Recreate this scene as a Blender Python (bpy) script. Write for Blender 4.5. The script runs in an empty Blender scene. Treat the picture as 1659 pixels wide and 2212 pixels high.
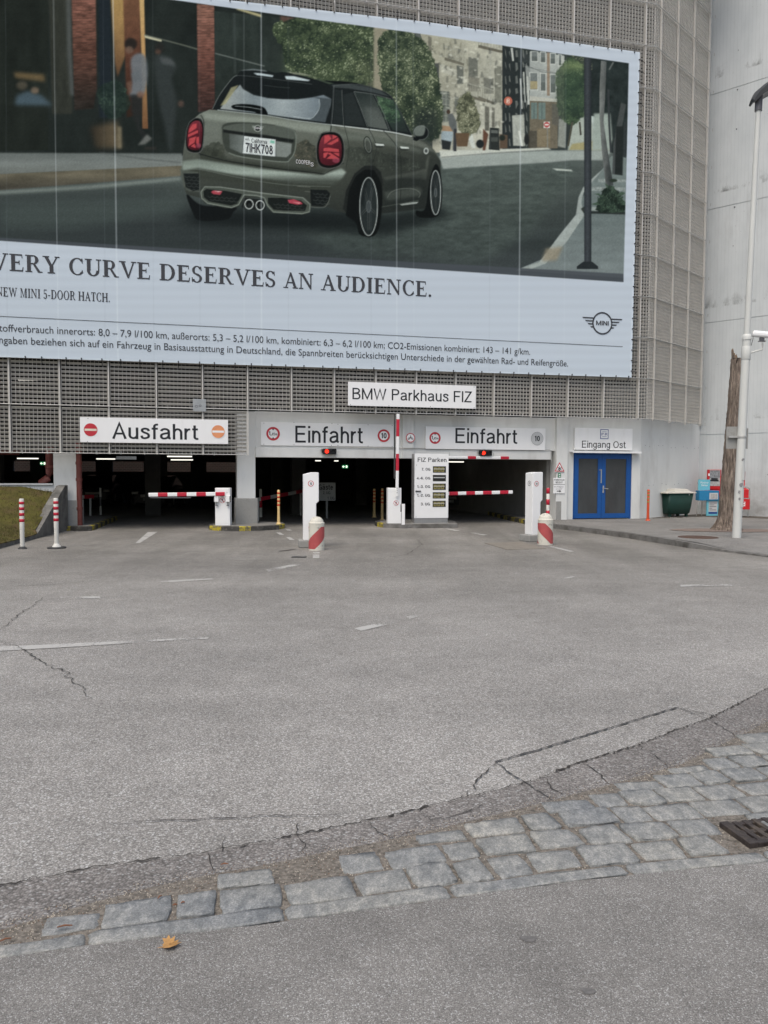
import bpy, bmesh, math, random
import numpy as np
from mathutils import Vector, Matrix
random.seed(7)
rng = np.random.default_rng(11)
C = bpy.context.scene.collection
SC = bpy.context.scene
rad = math.radians
# ------------------------------------------------------------------ camera
FOC, CX, CY = 1661.0, 829.5, 1106.0          # photo is 1659 x 2212 in the units measured
PITCH, ROLL, CAMH = rad(2.9), 0.004, 1.6
_f = np.array([0, math.cos(PITCH), -math.sin(PITCH)])
_r0 = np.array([1.0, 0, 0]); _u0 = np.array([0, math.sin(PITCH), math.cos(PITCH)])
_r = _r0*math.cos(ROLL)+_u0*math.sin(ROLL); _u = -_r0*math.sin(ROLL)+_u0*math.cos(ROLL)
cam = bpy.data.cameras.new('camera'); camo = bpy.data.objects.new('camera', cam); C.objects.link(camo)
cam.sensor_fit = 'HORIZONTAL'; cam.sensor_width = 36.0; cam.lens = 36.0*FOC/1659.0
cam.clip_start = 0.05; cam.clip_end = 2000
camo.matrix_world = Matrix(((_r[0], _u[0], -_f[0], 0), (_r[1], _u[1], -_f[1], 0), (_r[2], _u[2], -_f[2], CAMH), (0, 0, 0, 1)))
SC.camera = camo
# ------------------------------------------------------------------ light
w = bpy.data.worlds.new('World'); SC.world = w; w.use_nodes = True
nt = w.node_tree; bg = nt.nodes['Background']
sky = nt.nodes.new('ShaderNodeTexSky'); sky.sky_type = 'NISHITA'; sky.sun_disc = False
SUN_EL, SUN_AZ = rad(60), rad(204)           # azimuth measured clockwise from +Y
sky.sun_elevation = SUN_EL; sky.sun_rotation = SUN_AZ
sky.dust_density = 4.0; sky.air_density = 1.2; sky.ozone_density = 1.0
nt.links.new(sky.outputs[0], bg.inputs[0]); bg.inputs[1].default_value = 0.105
sl = bpy.data.lights.new('sun', 'SUN'); so = bpy.data.objects.new('sun', sl); C.objects.link(so)
sl.energy = 1.15; sl.angle = rad(40); sl.color = (1.0, 0.95, 0.87)
sd = Vector((math.sin(SUN_AZ)*math.cos(SUN_EL), math.cos(SUN_AZ)*math.cos(SUN_EL), math.sin(SUN_EL)))
so.rotation_euler = sd.to_track_quat('Z', 'Y').to_euler()
SC.view_settings.view_transform = 'Standard'; SC.view_settings.look = 'None'
SC.view_settings.exposure = 0.55; SC.view_settings.gamma = 1.0
# ------------------------------------------------------------------ measuring
AF = rad(14.0)
P0 = np.array([7.07, 25.0, 0.0])
T = np.array([math.cos(AF), math.sin(AF), 0.0]); N = np.array([math.sin(AF), -math.cos(AF), 0.0])
CAM = np.array([0, 0, CAMH])
def ray(X, Y): return _f+(X-CX)/FOC*_r-(Y-CY)/FOC*_u
def g(X, Y, z=0.0):
    d = ray(X, Y); s = (z-CAMH)/d[2]; return Vector(CAM+s*d)
def fp(X, Y, o=0.0):
    d = ray(X, Y); s = ((P0+N*o-CAM) @ N)/(d @ N); p = CAM+s*d
    return float((p-P0) @ T), float(p[2])
def fw(t, o, z): return Vector(P0+T*t+N*o+np.array([0, 0, z]))
# ------------------------------------------------------------------ objects
def tag(o, label=None, cat=None, group=None, kind=None):
    if label: o['label'] = label
    if cat: o['category'] = cat
    if group: o['group'] = group
    if kind: o['kind'] = kind
    return o
def thing(name, label, cat, loc=(0, 0, 0), rotz=0.0, group=None):
    o = bpy.data.objects.new(name, None); C.objects.link(o); o.empty_display_size = 0.2
    o.location = loc; o.rotation_euler = (0, 0, rotz)
    return tag(o, label, cat, group)
def copy_tree(o, parent=None):
    c = o.copy(); C.objects.link(c); c.parent = parent
    for ch in list(o.children): copy_tree(ch, c)
    return c
class MB:
    def __init__(s): s.v = []; s.f = []; s.m = []; s.sm = []
    def add(s, vs, fs, mi=0, smooth=False):
        b = len(s.v); s.v += [tuple(v) for v in vs]
        for f in fs: s.f.append([b+i for i in f]); s.m.append(mi); s.sm.append(smooth)
        return s
    def box(s, c, d, mi=0, M=None, taper=1.0):
        x, y, z = d[0]/2, d[1]/2, d[2]/2
        vs = [(-x, -y, -z), (x, -y, -z), (x, y, -z), (-x, y, -z), (-x*taper, -y*taper, z), (x*taper, -y*taper, z), (x*taper, y*taper, z), (-x*taper, y*taper, z)]
        if M is not None: vs = [tuple(M @ Vector(v)) for v in vs]
        vs = [(v[0]+c[0], v[1]+c[1], v[2]+c[2]) for v in vs]
        return s.add(vs, [(0, 3, 2, 1), (4, 5, 6, 7), (0, 1, 5, 4), (1, 2, 6, 5), (2, 3, 7, 6), (3, 0, 4, 7)], mi)
    def bx(s, x0, x1, y0, y1, z0, z1, mi=0): return s.box(((x0+x1)/2, (y0+y1)/2, (z0+z1)/2), (x1-x0, y1-y0, z1-z0), mi)
    def poly(s, pts, mi=0): return s.add(pts, [list(range(len(pts)))], mi)
    def prism(s, pts, h, mi=0, axis=(0, 0, 1)):
        n = len(pts); a = Vector(axis)*h
        top = [tuple(Vector(p)+a) for p in pts]
        fs = [list(range(n))[::-1], [n+i for i in range(n)]]+[[i, (i+1) % n, n+(i+1) % n, n+i] for i in range(n)]
        return s.add(list(pts)+top, fs, mi)
    def cyl(s, p0, p1, r0, r1=None, n=14, mi=0, caps=True, smooth=True):
        p0, p1 = Vector(p0), Vector(p1); r1 = r0 if r1 is None else r1
        d = (p1-p0).normalized(); a = d.orthogonal().normalized(); b = d.cross(a)
        vs = []
        for p, r in ((p0, r0), (p1, r1)):
            for i in range(n):
                t = 2*math.pi*i/n; vs.append(tuple(p+a*(r*math.cos(t))+b*(r*math.sin(t))))
        s.add(vs, [[i, (i+1) % n, n+(i+1) % n, n+i] for i in range(n)], mi, smooth)
        if caps:
            s.add(vs[:n], [list(range(n))[::-1]], mi); s.add(vs[n:], [list(range(n))], mi)
        return s
    def tube(s, pts, r, n=8, mi=0, closed=False):
        pts = [Vector(p) for p in pts]; L = len(pts); rings = []
        for i, p in enumerate(pts):
            d = (pts[min(i+1, L-1)]-pts[max(i-1, 0)]).normalized()
            ref = Vector((0, 0, 1)) if abs(d.z) < 0.9 else Vector((0, 1, 0))
            a = d.cross(ref).normalized(); b = d.cross(a)
            rr = r[i] if isinstance(r, (list, tuple)) else r
            rings.append([tuple(p+a*(rr*math.cos(2*math.pi*k/n))+b*(rr*math.sin(2*math.pi*k/n))) for k in range(n)])
        vs = [v for q in rings for v in q]
        fs = [[i*n+k, i*n+(k+1) % n, (i+1)*n+(k+1) % n, (i+1)*n+k] for i in range(L-1) for k in range(n)]
        s.add(vs, fs, mi, True)
        s.add(rings[0], [list(range(n))[::-1]], mi); s.add(rings[-1], [list(range(n))], mi)
        return s
    def lathe(s, prof, c=(0, 0, 0), n=24, mi=0, mis=None, smooth=True):
        vs = []
        for r, z in prof:
            for k in range(n):
                t = 2*math.pi*k/n; vs.append((c[0]+r*math.cos(t), c[1]+r*math.sin(t), c[2]+z))
        b = len(s.v); s.v += vs
        for i in range(len(prof)-1):
            for k in range(n):
                s.f.append([b+i*n+k, b+i*n+(k+1) % n, b+(i+1)*n+(k+1) % n, b+(i+1)*n+k]); s.m.append(mis[i] if mis else mi); s.sm.append(smooth)
        if prof[-1][0] > 1e-4: s.f.append([b+(len(prof)-1)*n+k for k in range(n)]); s.m.append(mis[-1] if mis else mi); s.sm.append(False)
        return s
    def build(s, name, mats, parent=None, loc=None, bevel=0.0):
        me = bpy.data.meshes.new(name); me.from_pydata(s.v, [], s.f)
        mats = mats if isinstance(mats, (list, tuple)) else [mats]
        for m in mats: me.materials.append(m)
        me.polygons.foreach_set('material_index', s.m); me.polygons.foreach_set('use_smooth', s.sm)
        me.update(); me.validate()
        o = bpy.data.objects.new(name, me); C.objects.link(o); o.parent = parent
        if loc is not None: o.location = loc
        if bevel > 0:
            md = o.modifiers.new('bevel', 'BEVEL'); md.width = bevel; md.segments = 2; md.limit_method = 'ANGLE'; md.angle_limit = rad(40)
        return o
# ------------------------------------------------------------------ materials
def s2l(c): return tuple((x/12.92 if x <= 0.04045 else ((x+0.055)/1.055)**2.4) for x in c)
def new_mat(name):
    m = bpy.data.materials.new(name); m.use_nodes = True
    return m, m.node_tree, m.node_tree.nodes['Principled BSDF']
def nd(t, typ, **k):
    n = t.nodes.new(typ)
    for a, b in k.items(): setattr(n, a, b)
    return n
def ramp(t, src, stops, interp='LINEAR'):
    r = nd(t, 'ShaderNodeValToRGB'); e = r.color_ramp.elements; r.color_ramp.interpolation = interp
    while len(e) < len(stops): e.new(0.5)
    for q, (p, c) in zip(e, stops): q.position = p; q.color = (c, c, c, 1) if isinstance(c, (int, float)) else (*c, 1)
    t.links.new(src, r.inputs[0]); return r.outputs[0]
def noise(t, scale, detail=4, rough=0.6, stretch=None, coord='Object'):
    tc = nd(t, 'ShaderNodeTexCoord'); src = tc.outputs[coord]
    if stretch:
        mp = nd(t, 'ShaderNodeMapping'); mp.inputs['Scale'].default_value = stretch; t.links.new(src, mp.inputs[0]); src = mp.outputs[0]
    n = nd(t, 'ShaderNodeTexNoise'); n.inputs['Scale'].default_value = scale; n.inputs['Detail'].default_value = detail; n.inputs['Roughness'].default_value = rough
    t.links.new(src, n.inputs['Vector']); return n.outputs['Fac']
def mix(t, fac, a, b, mode='MIX'):
    m = nd(t, 'ShaderNodeMix', data_type='RGBA', blend_type=mode)
    if isinstance(fac, float): m.inputs[0].default_value = fac
    else: t.links.new(fac, m.inputs[0])
    for i, x in ((6, a), (7, b)):
        if isinstance(x, tuple): m.inputs[i].default_value = (*x, 1)
        else: t.links.new(x, m.inputs[i])
    return m.outputs[2]
def bump(t, p, h, strength=0.3, dist=0.01):
    b = nd(t, 'ShaderNodeBump'); b.inputs['Strength'].default_value = strength; b.inputs['Distance'].default_value = dist
    t.links.new(h, b.inputs['Height']); t.links.new(b.outputs[0], p.inputs['Normal'])
def pm(name, col, rough=0.6, metal=0.0, var=0.12, scale=5.0, stretch=None, bmp=0.0, dirt=None, dscale=2.0, dlo=0.55, dhi=0.75, emit=0.0):
    m, t, p = new_mat(name)
    n = noise(t, scale, 5, 0.65, stretch)
    lo = tuple(c*(1-var) for c in col); hi = tuple(min(1, c*(1+var)) for c in col)
    c = ramp(t, n, [(0.3, lo), (0.7, hi)])
    if dirt:
        d = ramp(t, noise(t, dscale, 8, 0.7, stretch), [(dlo, 0.0), (dhi, 1.0)])
        c = mix(t, d, c, dirt)
    t.links.new(c, p.inputs['Base Color'])
    p.inputs['Roughness'].default_value = rough; p.inputs['Metallic'].default_value = metal
    p.inputs['Specular IOR Level'].default_value = 0.35
    if bmp: bump(t, p, n, bmp, 0.01)
    if emit:
        t.links.new(c, p.inputs['Emission Color']); p.inputs['Emission Strength'].default_value = emit
    return m
M = {}
M['white'] = pm('white_coated_metal', (0.85, 0.855, 0.85), 0.4, var=0.03, scale=3, dirt=(0.55, 0.54, 0.50), dscale=2.5, dlo=0.62, dhi=0.95)
M['sign'] = pm('white_sign_sheet', (0.86, 0.865, 0.86), 0.35, var=0.025, scale=1.2, dirt=(0.72, 0.72, 0.69), dscale=1.5, dlo=0.6, dhi=1.0, stretch=(3, 1, 0.6))
M['ink'] = pm('black_sign_film', (0.018, 0.02, 0.024), 0.45, var=0.1)
M['red'] = pm('red_film', (0.52, 0.035, 0.05), 0.42, var=0.1)
M['redrail'] = pm('red_reflective_film', (0.50, 0.02, 0.045), 0.4, var=0.12, scale=9)
M['orange'] = pm('faded_orange_film', (0.74, 0.30, 0.14), 0.5, var=0.1)
M['cream'] = pm('faded_white_film', (0.74, 0.68, 0.55), 0.5, var=0.08)
M['grey_film'] = pm('grey_film', (0.55, 0.56, 0.56), 0.5, var=0.04)
M['blue_film'] = pm('dark_blue_film', (0.03, 0.06, 0.25), 0.45, var=0.06)
M['green_film'] = pm('green_film', (0.05, 0.22, 0.12), 0.5, var=0.2, scale=30)
M['galv'] = pm('galvanised_steel', (0.46, 0.46, 0.44), 0.5, 0.35, var=0.12, scale=12)
M['black'] = pm('black_plastic', (0.016, 0.016, 0.018), 0.45, var=0.15)
M['rubber'] = pm('dark_rubber', (0.05, 0.05, 0.05), 0.8, var=0.2)
M['steel'] = pm('brushed_steel', (0.36, 0.36, 0.36), 0.42, 0.6, var=0.1, stretch=(30, 30, 1))
M['darkgrey'] = pm('dark_grey_steel', (0.12, 0.12, 0.13), 0.5, 0.2, var=0.12)
# ================================================================== ground
def asphalt(name, lo, hi, stone_scale, warm=(1.0, 0.965, 0.90), far=None, bs=0.35, dark_from=None, light=0.62, dirt_scale=0.35):
    m, t, p = new_mat(name)
    tc = nd(t, 'ShaderNodeTexCoord')
    vo = nd(t, 'ShaderNodeTexVoronoi'); vo.inputs['Scale'].default_value = stone_scale; t.links.new(tc.outputs['Object'], vo.inputs['Vector'])
    sep = nd(t, 'ShaderNodeSeparateColor'); t.links.new(vo.outputs['Color'], sep.inputs[0])
    mid = (lo+hi)/2
    c = ramp(t, sep.outputs[0], [(0.0, tuple(lo*x for x in warm)), (0.45, tuple(mid*0.95*x for x in warm)), (0.85, tuple(hi*x for x in warm)), (0.97, (light, light, light*0.97))])
    edge = ramp(t, vo.outputs['Distance'], [(0.25, 1.0), (0.75, 0.55)])
    c = mix(t, 1.0, c, edge, 'MULTIPLY')
    big = ramp(t, noise(t, dirt_scale, 6, 0.62), [(0.3, 0.80), (0.7, 1.12)])
    c = mix(t, 1.0, c, big, 'MULTIPLY')
    med = ramp(t, noise(t, 3.2, 5, 0.65), [(0.3, 0.9), (0.72, 1.09)])
    c = mix(t, 1.0, c, med, 'MULTIPLY')
    bands = ramp(t, noise(t, 1.0, 4, 0.6, (0.10, 0.42, 1)), [(0.35, 0.86), (0.65, 1.06)]); c = mix(t, 1.0, c, bands, 'MULTIPLY')
    oil = ramp(t, noise(t, 1.3, 7, 0.75), [(0.60, 1.0), (0.80, 0.74)]); c = mix(t, 1.0, c, oil, 'MULTIPLY')
    if dark_from:
        # older, oil-stained surface of the driveway (beyond a wandering joint), wheel tracks along the drive
        sx = nd(t, 'ShaderNodeSeparateXYZ'); t.links.new(tc.outputs['Object'], sx.inputs[0])
        nn = noise(t, 0.5, 5, 0.6)
        ad = nd(t, 'ShaderNodeMath', operation='MULTIPLY_ADD'); t.links.new(nn, ad.inputs[0]); ad.inputs[1].default_value = 3.0; t.links.new(sx.outputs['Y'], ad.inputs[2])
        msk = ramp(t, ad.outputs[0], [(0.0, 0.0), (1.0, 1.0)])
        mr = nd(t, 'ShaderNodeMapRange'); mr.inputs['From Min'].default_value = dark_from[0]; mr.inputs['From Max'].default_value = dark_from[1]
        t.links.new(ad.outputs[0], mr.inputs[0])
        st = ramp(t, noise(t, 1.0, 5, 0.6, (0.85, 0.16, 1)), [(0.35, (0.60, 0.59, 0.565)), (0.68, (0.90, 0.885, 0.86))])
        c2 = mix(t, 1.0, c, st, 'MULTIPLY')
        c = mix(t, mr.outputs[0], c, c2)
    t.links.new(c, p.inputs['Base Color']); p.inputs['Roughness'].default_value = 0.85; p.inputs['Specular IOR Level'].default_value = 0.25
    bump(t, p, sep.outputs[1], bs, 0.006)
    return m
M['road'] = asphalt('road_asphalt', 0.28, 0.485, 125, dark_from=(8.0, 17.5))
M['path'] = asphalt('footpath_asphalt', 0.225, 0.35, 240, bs=0.2, light=.5, dirt_scale=0.8)
M['strip'] = asphalt('patched_asphalt', 0.175, 0.35, 100, warm=(1.0, 0.94, 0.88), dirt_scale=2.0, light=.42)
M['pave'] = asphalt('pavement_asphalt', 0.24, 0.37, 150, bs=0.2, light=.42, dirt_scale=0.7)
gm = MB()
xs = [-300, -60, -20, -9.5, 0, 9.5, 20, 60, 300]; ys = [-300, -40, -8, 2.0, 8, 16, 24, 34, 48, 70, 300]
vs = [(x, y, 0) for y in ys for x in xs]; nx = len(xs)
gm.add(vs, [[j*nx+i, j*nx+i+1, (j+1)*nx+i+1, (j+1)*nx+i] for j in range(len(ys)-1) for i in range(nx-1)])
tag(gm.build('road', M['road']), kind='structure')

def wob(pts, step=0.05, amp=0.01, seed=0):
    r = np.random.default_rng(seed); out = []
    for a, b in zip(pts[:-1], pts[1:]):
        a, b = Vector(a), Vector(b); n = max(1, int((b-a).length/step)); d = (b-a).normalized(); q = Vector((-d.y, d.x, 0))
        for i in range(n):
            out.append(a+(b-a)*(i/n)+q*(0 if i == 0 else float(r.normal(0, amp))))
    out.append(Vector(pts[-1])); return out
def ribbon(mb, pts, w, z, taper=True, seed=0, mi=0):
    r = np.random.default_rng(seed+99); L = len(pts); vs = []
    for i, p in enumerate(pts):
        d = (pts[min(i+1, L-1)]-pts[max(i-1, 0)]).normalized(); q = Vector((-d.y, d.x, 0))
        ww = w*(0.35+1.3*float(r.random()))
        if taper: ww *= min(1.0, 0.25+3.0*min(i, L-1-i)/L)
        vs += [(p.x+q.x*ww/2, p.y+q.y*ww/2, z), (p.x-q.x*ww/2, p.y-q.y*ww/2, z)]
    mb.add(vs, [[2*i, 2*i+1, 2*i+3, 2*i+2] for i in range(L-1)], mi)
def gp(pts, z=0.0): return [g(x, y, z) for x, y in pts]

# patched strip of older asphalt between the crack and the setts, footpath in the foreground
crack_px = [(-60, 1929), (0, 1916), (223, 1874), (446, 1844), (640, 1806), (823, 1770), (1009, 1724), (1145, 1691), (1256, 1648), (1377, 1613), (1450, 1583), (1528, 1555), (1600, 1520), (1659, 1489), (1760, 1430), (2000, 1310), (2300, 1200)]
up_px = [(-260, 2110), (-60, 2048), (37, 2018), (180, 1975), (317, 1938), (450, 1909), (585, 1884), (700, 1859), (823, 1835), (959, 1804), (1176, 1749), (1330, 1706), (1478, 1663), (1580, 1612), (1659, 1572), (1800, 1495), (2000, 1395), (2300, 1280)]
low_px = [(-260, 2122), (30, 2073), (300, 2037), (600, 2001), (823, 1969), (1206, 1914), (1450, 1888), (1659, 1869), (1900, 1843), (2400, 1795)]
crack_w = wob(gp(crack_px), 0.018, 0.0065, 3); up_w = wob(gp(up_px), 0.06, 0.012, 4); low_w = gp(low_px)
sm = MB(); a = [tuple((p.x, p.y, 0.004)) for p in crack_w]; b = [tuple((p.x, p.y-0.05, 0.004)) for p in up_w]
sm.poly(a+b[::-1]); o = sm.build('road_patch', M['strip']); tag(o, kind='structure')
# sandy bed the setts lie in
M['bed'] = pm('joint_grit', (0.165, 0.148, 0.125), 0.95, var=0.6, scale=60, bmp=0.6)
bm_ = MB(); a = [(p.x, p.y+0.05, 0.0105) for p in gp(up_px)]; b = [(p.x, p.y, 0.0105) for p in low_w]
bm_.poly(a+b[::-1]); tag(bm_.build('gutter_bed', M['bed']), kind='structure')
fm = MB(); e = [(p.x, p.y, 0.014) for p in wob(low_w, 0.05, 0.004, 8)]
fm.poly([(-40, -20, 0.014), (40, -20, 0.014), (40, e[-1][1]+3.5, 0.014)]+e[::-1]+[(-40, e[0][1]-8, 0.014)]); tag(fm.build('footpath', M['path']), kind='structure')

# granite setts and the flat kerb row
M['sett'], t, p = new_mat('grey_granite')
n1 = noise(t, 24, 8, 0.78, (1, 0.55, 1)); oi = nd(t, 'ShaderNodeObjectInfo')
c = ramp(t, n1, [(0.36, (0.175, 0.184, 0.186)), (0.5, (0.265, 0.272, 0.268)), (0.63, (0.40, 0.398, 0.38))])
br = ramp(t, noise(t, 1.7, 3, 0.6), [(0.35, (0.84, 0.86, 0.88)), (0.66, (1.13, 1.10, 1.03))])
c = mix(t, 1.0, c, br, 'MULTIPLY')
sp = ramp(t, noise(t, 150, 3, 0.7), [(0.42, 0.72), (0.6, 1.08)]); c = mix(t, 1.0, c, sp, 'MULTIPLY')
t.links.new(c, p.inputs['Base Color']); p.inputs['Roughness'].default_value = 0.75; bump(t, p, n1, 0.5, 0.008)
def resamp(pts, n):
    pts = [np.array(q) for q in pts]; L = [0]
    for a, b in zip(pts[:-1], pts[1:]): L.append(L[-1]+np.linalg.norm(b-a))
    s = np.linspace(0, L[-1], n); P = np.array(pts)
    return np.stack([np.interp(s, L, P[:, k]) for k in range(3)], 1), s
LW, LS = resamp([tuple(p) for p in low_w], 400)
UW, _ = resamp([tuple(p) for p in gp(up_px)], 800)
def low_at(s):
    p = np.array([np.interp(s, LS, LW[:, k]) for k in range(3)]); q = np.array([np.interp(s+0.02, LS, LW[:, k]) for k in range(3)])
    d = (q-p); d = d/max(np.linalg.norm(d), 1e-9); return p, d, np.array([-d[1], d[0], 0])
def width_at(s):
    p, d, n = low_at(s); r = UW-p; al = r @ d; k = np.argsort(np.abs(al))[:6]; return float((r @ n)[k].mean())
DR0 = gp([(1553, 1792), (1659, 1775), (1659, 1838), (1600, 1838)])
drc = sum(DR0, Vector())/4
setts = MB(); grit_spots = []
def stone(corn, z, thick=0.05, rnd=0.012):
    cx = sum(c[0] for c in corn)/4; cy = sum(c[1] for c in corn)/4
    if (Vector((cx, cy, 0))-drc).length < 0.13: return
    def ringpts(inset, zz, n=5):
        P = []
        for i in range(4):
            a, b = np.array(corn[i]), np.array(corn[(i+1) % 4])
            for k in range(n):
                f = k/n; q = a+(b-a)*f
                r_ = 1.0-0.035*(1 if k == 0 else 0)
                q = np.array([cx, cy])+(q-np.array([cx, cy]))*r_*(1-inset)
                P.append((q[0]+random.gauss(0, 0.0028), q[1]+random.gauss(0, 0.0028), zz+random.gauss(0, 0.0012)))
        return P
    n = 20; rings = [ringpts(0.0, z-thick), ringpts(0.0, z-0.007), ringpts(0.03, z-0.0015), ringpts(0.35, z+random.uniform(-.001, 0.002))]
    vs = [v for q in rings for v in q]+[(cx, cy, z+random.uniform(-0.002, 0.003))]
    fs = [[i*n+k, i*n+(k+1) % n, (i+1)*n+(k+1) % n, (i+1)*n+k] for i in range(3) for k in range(n)]+[[3*n+k, 3*n+(k+1) % n, 4*n] for k in range(n)]
    setts.add(vs, fs, 0, True)
s = 0.05; KW = 0.078
while s < LS[-1]-0.7:           # flat kerb row
    ln = random.uniform(0.42, 0.85); p, d, n = low_at(s); p2, d2, n2 = low_at(min(s+ln-0.012, LS[-1]-0.03))
    setts_c = [tuple((p+n*0.002)[:2]), tuple((p2+n2*0.002)[:2]), tuple((p2+n2*(KW+random.uniform(-.008, .01)))[:2]), tuple((p+n*(KW+random.uniform(-.008, .01)))[:2])]
    stone(setts_c, 0.020+random.uniform(-.002, .002)); s += ln
for row in range(16):
    s = random.uniform(0, 0.1); dv = 0.166
    while s < LS[-1]-0.35:
        ln = random.uniform(0.155, 0.27)
        W = width_at(s+ln/2); v0 = KW+0.012+row*dv
        if W-v0 > 0.075 and not (s < 1.5 and row == 1 and random.random() < .3):
            v1 = min(v0+dv-0.014, W-0.005) if W-v0 < dv*1.45 else v0+dv-0.014
            p, d, n = low_at(s); p2, d2, n2 = low_at(s+ln-random.uniform(0.012, 0.03))
            j = lambda: random.uniform(-0.012, 0.012)
            stone([tuple((p+n*(v0+j()))[:2]), tuple((p2+n2*(v0+j()))[:2]), tuple((p2+n2*(v1+j())+d2*j())[:2]), tuple((p+n*(v1+j())+d*j())[:2])], 0.0215+random.uniform(-0.0075, 0.0045))
        s += ln
tag(setts.build('gutter_paving', M['sett']), kind='structure')
# loose grit in the joints
gr = MB(); random.seed(21)
for i in range(5200):
    s = random.uniform(0.2, LS[-1]-0.2); p, d, n = low_at(s); W = width_at(s); v = random.uniform(0.05, W+0.10) if random.random() < .8 else random.uniform(W-0.03, W+0.1)
    q = p+n*v; r_ = random.uniform(0.0015, 0.0042); z0 = 0.0105
    gr.add([(q[0]+r_, q[1], z0), (q[0]-r_*.5, q[1]+r_*.9, z0), (q[0]-r_*.5, q[1]-r_*.9, z0), (q[0]+random.gauss(0, .3)*r_, q[1], z0+r_*1.3)], [(0, 1, 3), (1, 2, 3), (2, 0, 3)], random.choice((0, 0, 1)))
M['grit1'] = pm('pale_grit', (0.40, 0.36, 0.30), 0.9, var=0.4, scale=40)
M['grit2'] = pm('brown_grit', (0.17, 0.12, 0.09), 0.9, var=0.4, scale=40)
tag(gr.build('gravel', [M['grit1'], M['grit2']]), kind='stuff')

# cracks and joints in the road
M['crack'] = pm('crack_filling', (0.045, 0.041, 0.037), 0.95, var=0.4, scale=30)
M['joint'] = pm('bitumen_joint', (0.075, 0.073, 0.07), 0.9, var=0.3, scale=25)
ck = MB(); Z = 0.009

rc = np.random.default_rng(31); i_ = 0
while i_ < len(crack_w)-4:
    n_ = int(rc.integers(4, 14)); seg_ = crack_w[i_:i_+n_+1]; ribbon(ck, seg_, float(rc.choice([.005, .006, .008, .012])), Z, len(seg_) < 6, seed=i_); i_ += n_
for k_ in range(26):
    j_ = int(rc.integers(3, len(crack_w)-6)); s_ = crack_w[j_:j_+5]; ribbon(ck, [p_+Vector((.0, -float(rc.uniform(.008, .02)), 0)) for p_ in s_], .005, Z+.001, True, seed=k_)

def crk(px, w, amp=0.008, step=0.04, seed=0, mi=0, taper=True): ribbon(ck, wob(gp(px), step, amp, seed), w, Z, taper, seed, mi)
crk([(230, 1782), (320, 1777), (480, 1771), (600, 1764), (740, 1762)], 0.006, seed=5)
crk([(1009, 1724), (1022, 1700), (1050, 1672), (1070, 1650)], 0.007, 0.008, 0.03, 6)
crk([(0, 1362), (20, 1345), (55, 1318), (95, 1290)], 0.010, 0.02, 0.06, 7)
crk([(0, 1384), (40, 1400), (100, 1436), (140, 1452), (155, 1470), (180, 1488), (185, 1502), (200, 1512)], 0.009, 0.014, 0.04, 8)
crk([(1070, 1648), (1180, 1617), (1300, 1580), (1400, 1549), (1463, 1530)], 0.012, 0.003, 0.03, 9, 1, False)
crk([(1463, 1530), (1490, 1540), (1528, 1555)], 0.008, 0.003, 0.03, 10, 1)
crk([(1070, 1648), (1100, 1672), (1150, 1703), (1196, 1734)], 0.009, 0.004, 0.03, 11, 1)
crk([(1256, 1648), (1290, 1672), (1330, 1706)], 0.005, 0.006, 0.03, 12)
crk([(1377, 1613), (1420, 1640), (1450, 1665)], 0.005, 0.006, 0.03, 13)
crk([(1180, 1678), (1190, 1700), (1230, 1735)], 0.005, 0.006, 0.03, 14)
crk([(1463, 1531), (1530, 1545), (1600, 1572)], 0.005, 0.006, 0.03, 15)
crk([(1528, 1556), (1570, 1580), (1600, 1597)], 0.006, 0.006, 0.03, 16)
crk([(446, 1844), (455, 1870), (462, 1885)], 0.003, 0.006, 0.03, 17)
crk([(640, 1806), (660, 1826), (650, 1850)], 0.004, 0.006, 0.03, 18)
crk([(480, 1845), (483, 1820), (490, 1806)], 0.004, 0.005, 0.03, 19)
crk([(640, 1804), (645, 1780)], 0.004, 0.005, 0.03, 20)
crk([(800, 1780), (815, 1800), (850, 1815), (900, 1795)], 0.004, 0.006, 0.03, 41)
crk([(900, 1752), (930, 1775), (1000, 1760), (1060, 1735)], 0.004, 0.006, 0.03, 42)
for i, px in enumerate([[(0, 1268), (110, 1264), (240, 1252)], [(700, 1218), (800, 1211), (880, 1198), (912, 1176), (900, 1166), (840, 1158)],
                        [(420, 1205), (520, 1212), (640, 1212), (700, 1214)], [(1440, 1222), (1540, 1228), (1659, 1224)], [(1400, 1194), (1500, 1191), (1600, 1194)],
                        [(1545, 1186), (1600, 1192), (1680, 1206)]]):
    crk(px, 0.010, 0.012, 0.12, 30+i)
crk([(600, 1192), (640, 1187)], 0.05, 0.01, 0.1, 44)
tag(ck.build('road_cracks', [M['crack'], M['joint']]), kind='structure')

# worn road paint
M['paint'], t, p = new_mat('worn_road_paint')
p.inputs['Base Color'].default_value = (0.47, 0.465, 0.44, 1); p.inputs['Roughness'].default_value = 0.8
n_ = noise(t, 42, 6, 0.75); n2 = noise(t, 2.0, 4, 0.6)
sm_ = nd(t, 'ShaderNodeMath', operation='ADD'); t.links.new(n_, sm_.inputs[0]); t.links.new(n2, sm_.inputs[1])
al = ramp(t, sm_.outputs[0], [(0.93, 0.0), (1.10, 0.9)]); t.links.new(al, p.inputs['Alpha'])
M['paint2'] = M['paint'].copy(); M['paint2'].name = 'fresher_road_paint'
M['paint2'].node_tree.nodes['Color Ramp'].color_ramp.elements[0].position = 0.72; M['paint2'].node_tree.nodes['Color Ramp'].color_ramp.elements[1].position = 0.98
M['paint3'] = M['paint'].copy(); M['paint3'].name = 'faded_road_paint'
M['paint3'].node_tree.nodes['Color Ramp'].color_ramp.elements[0].position = 1.03; M['paint3'].node_tree.nodes['Color Ramp'].color_ramp.elements[1].position = 1.2
pk = MB()
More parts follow.
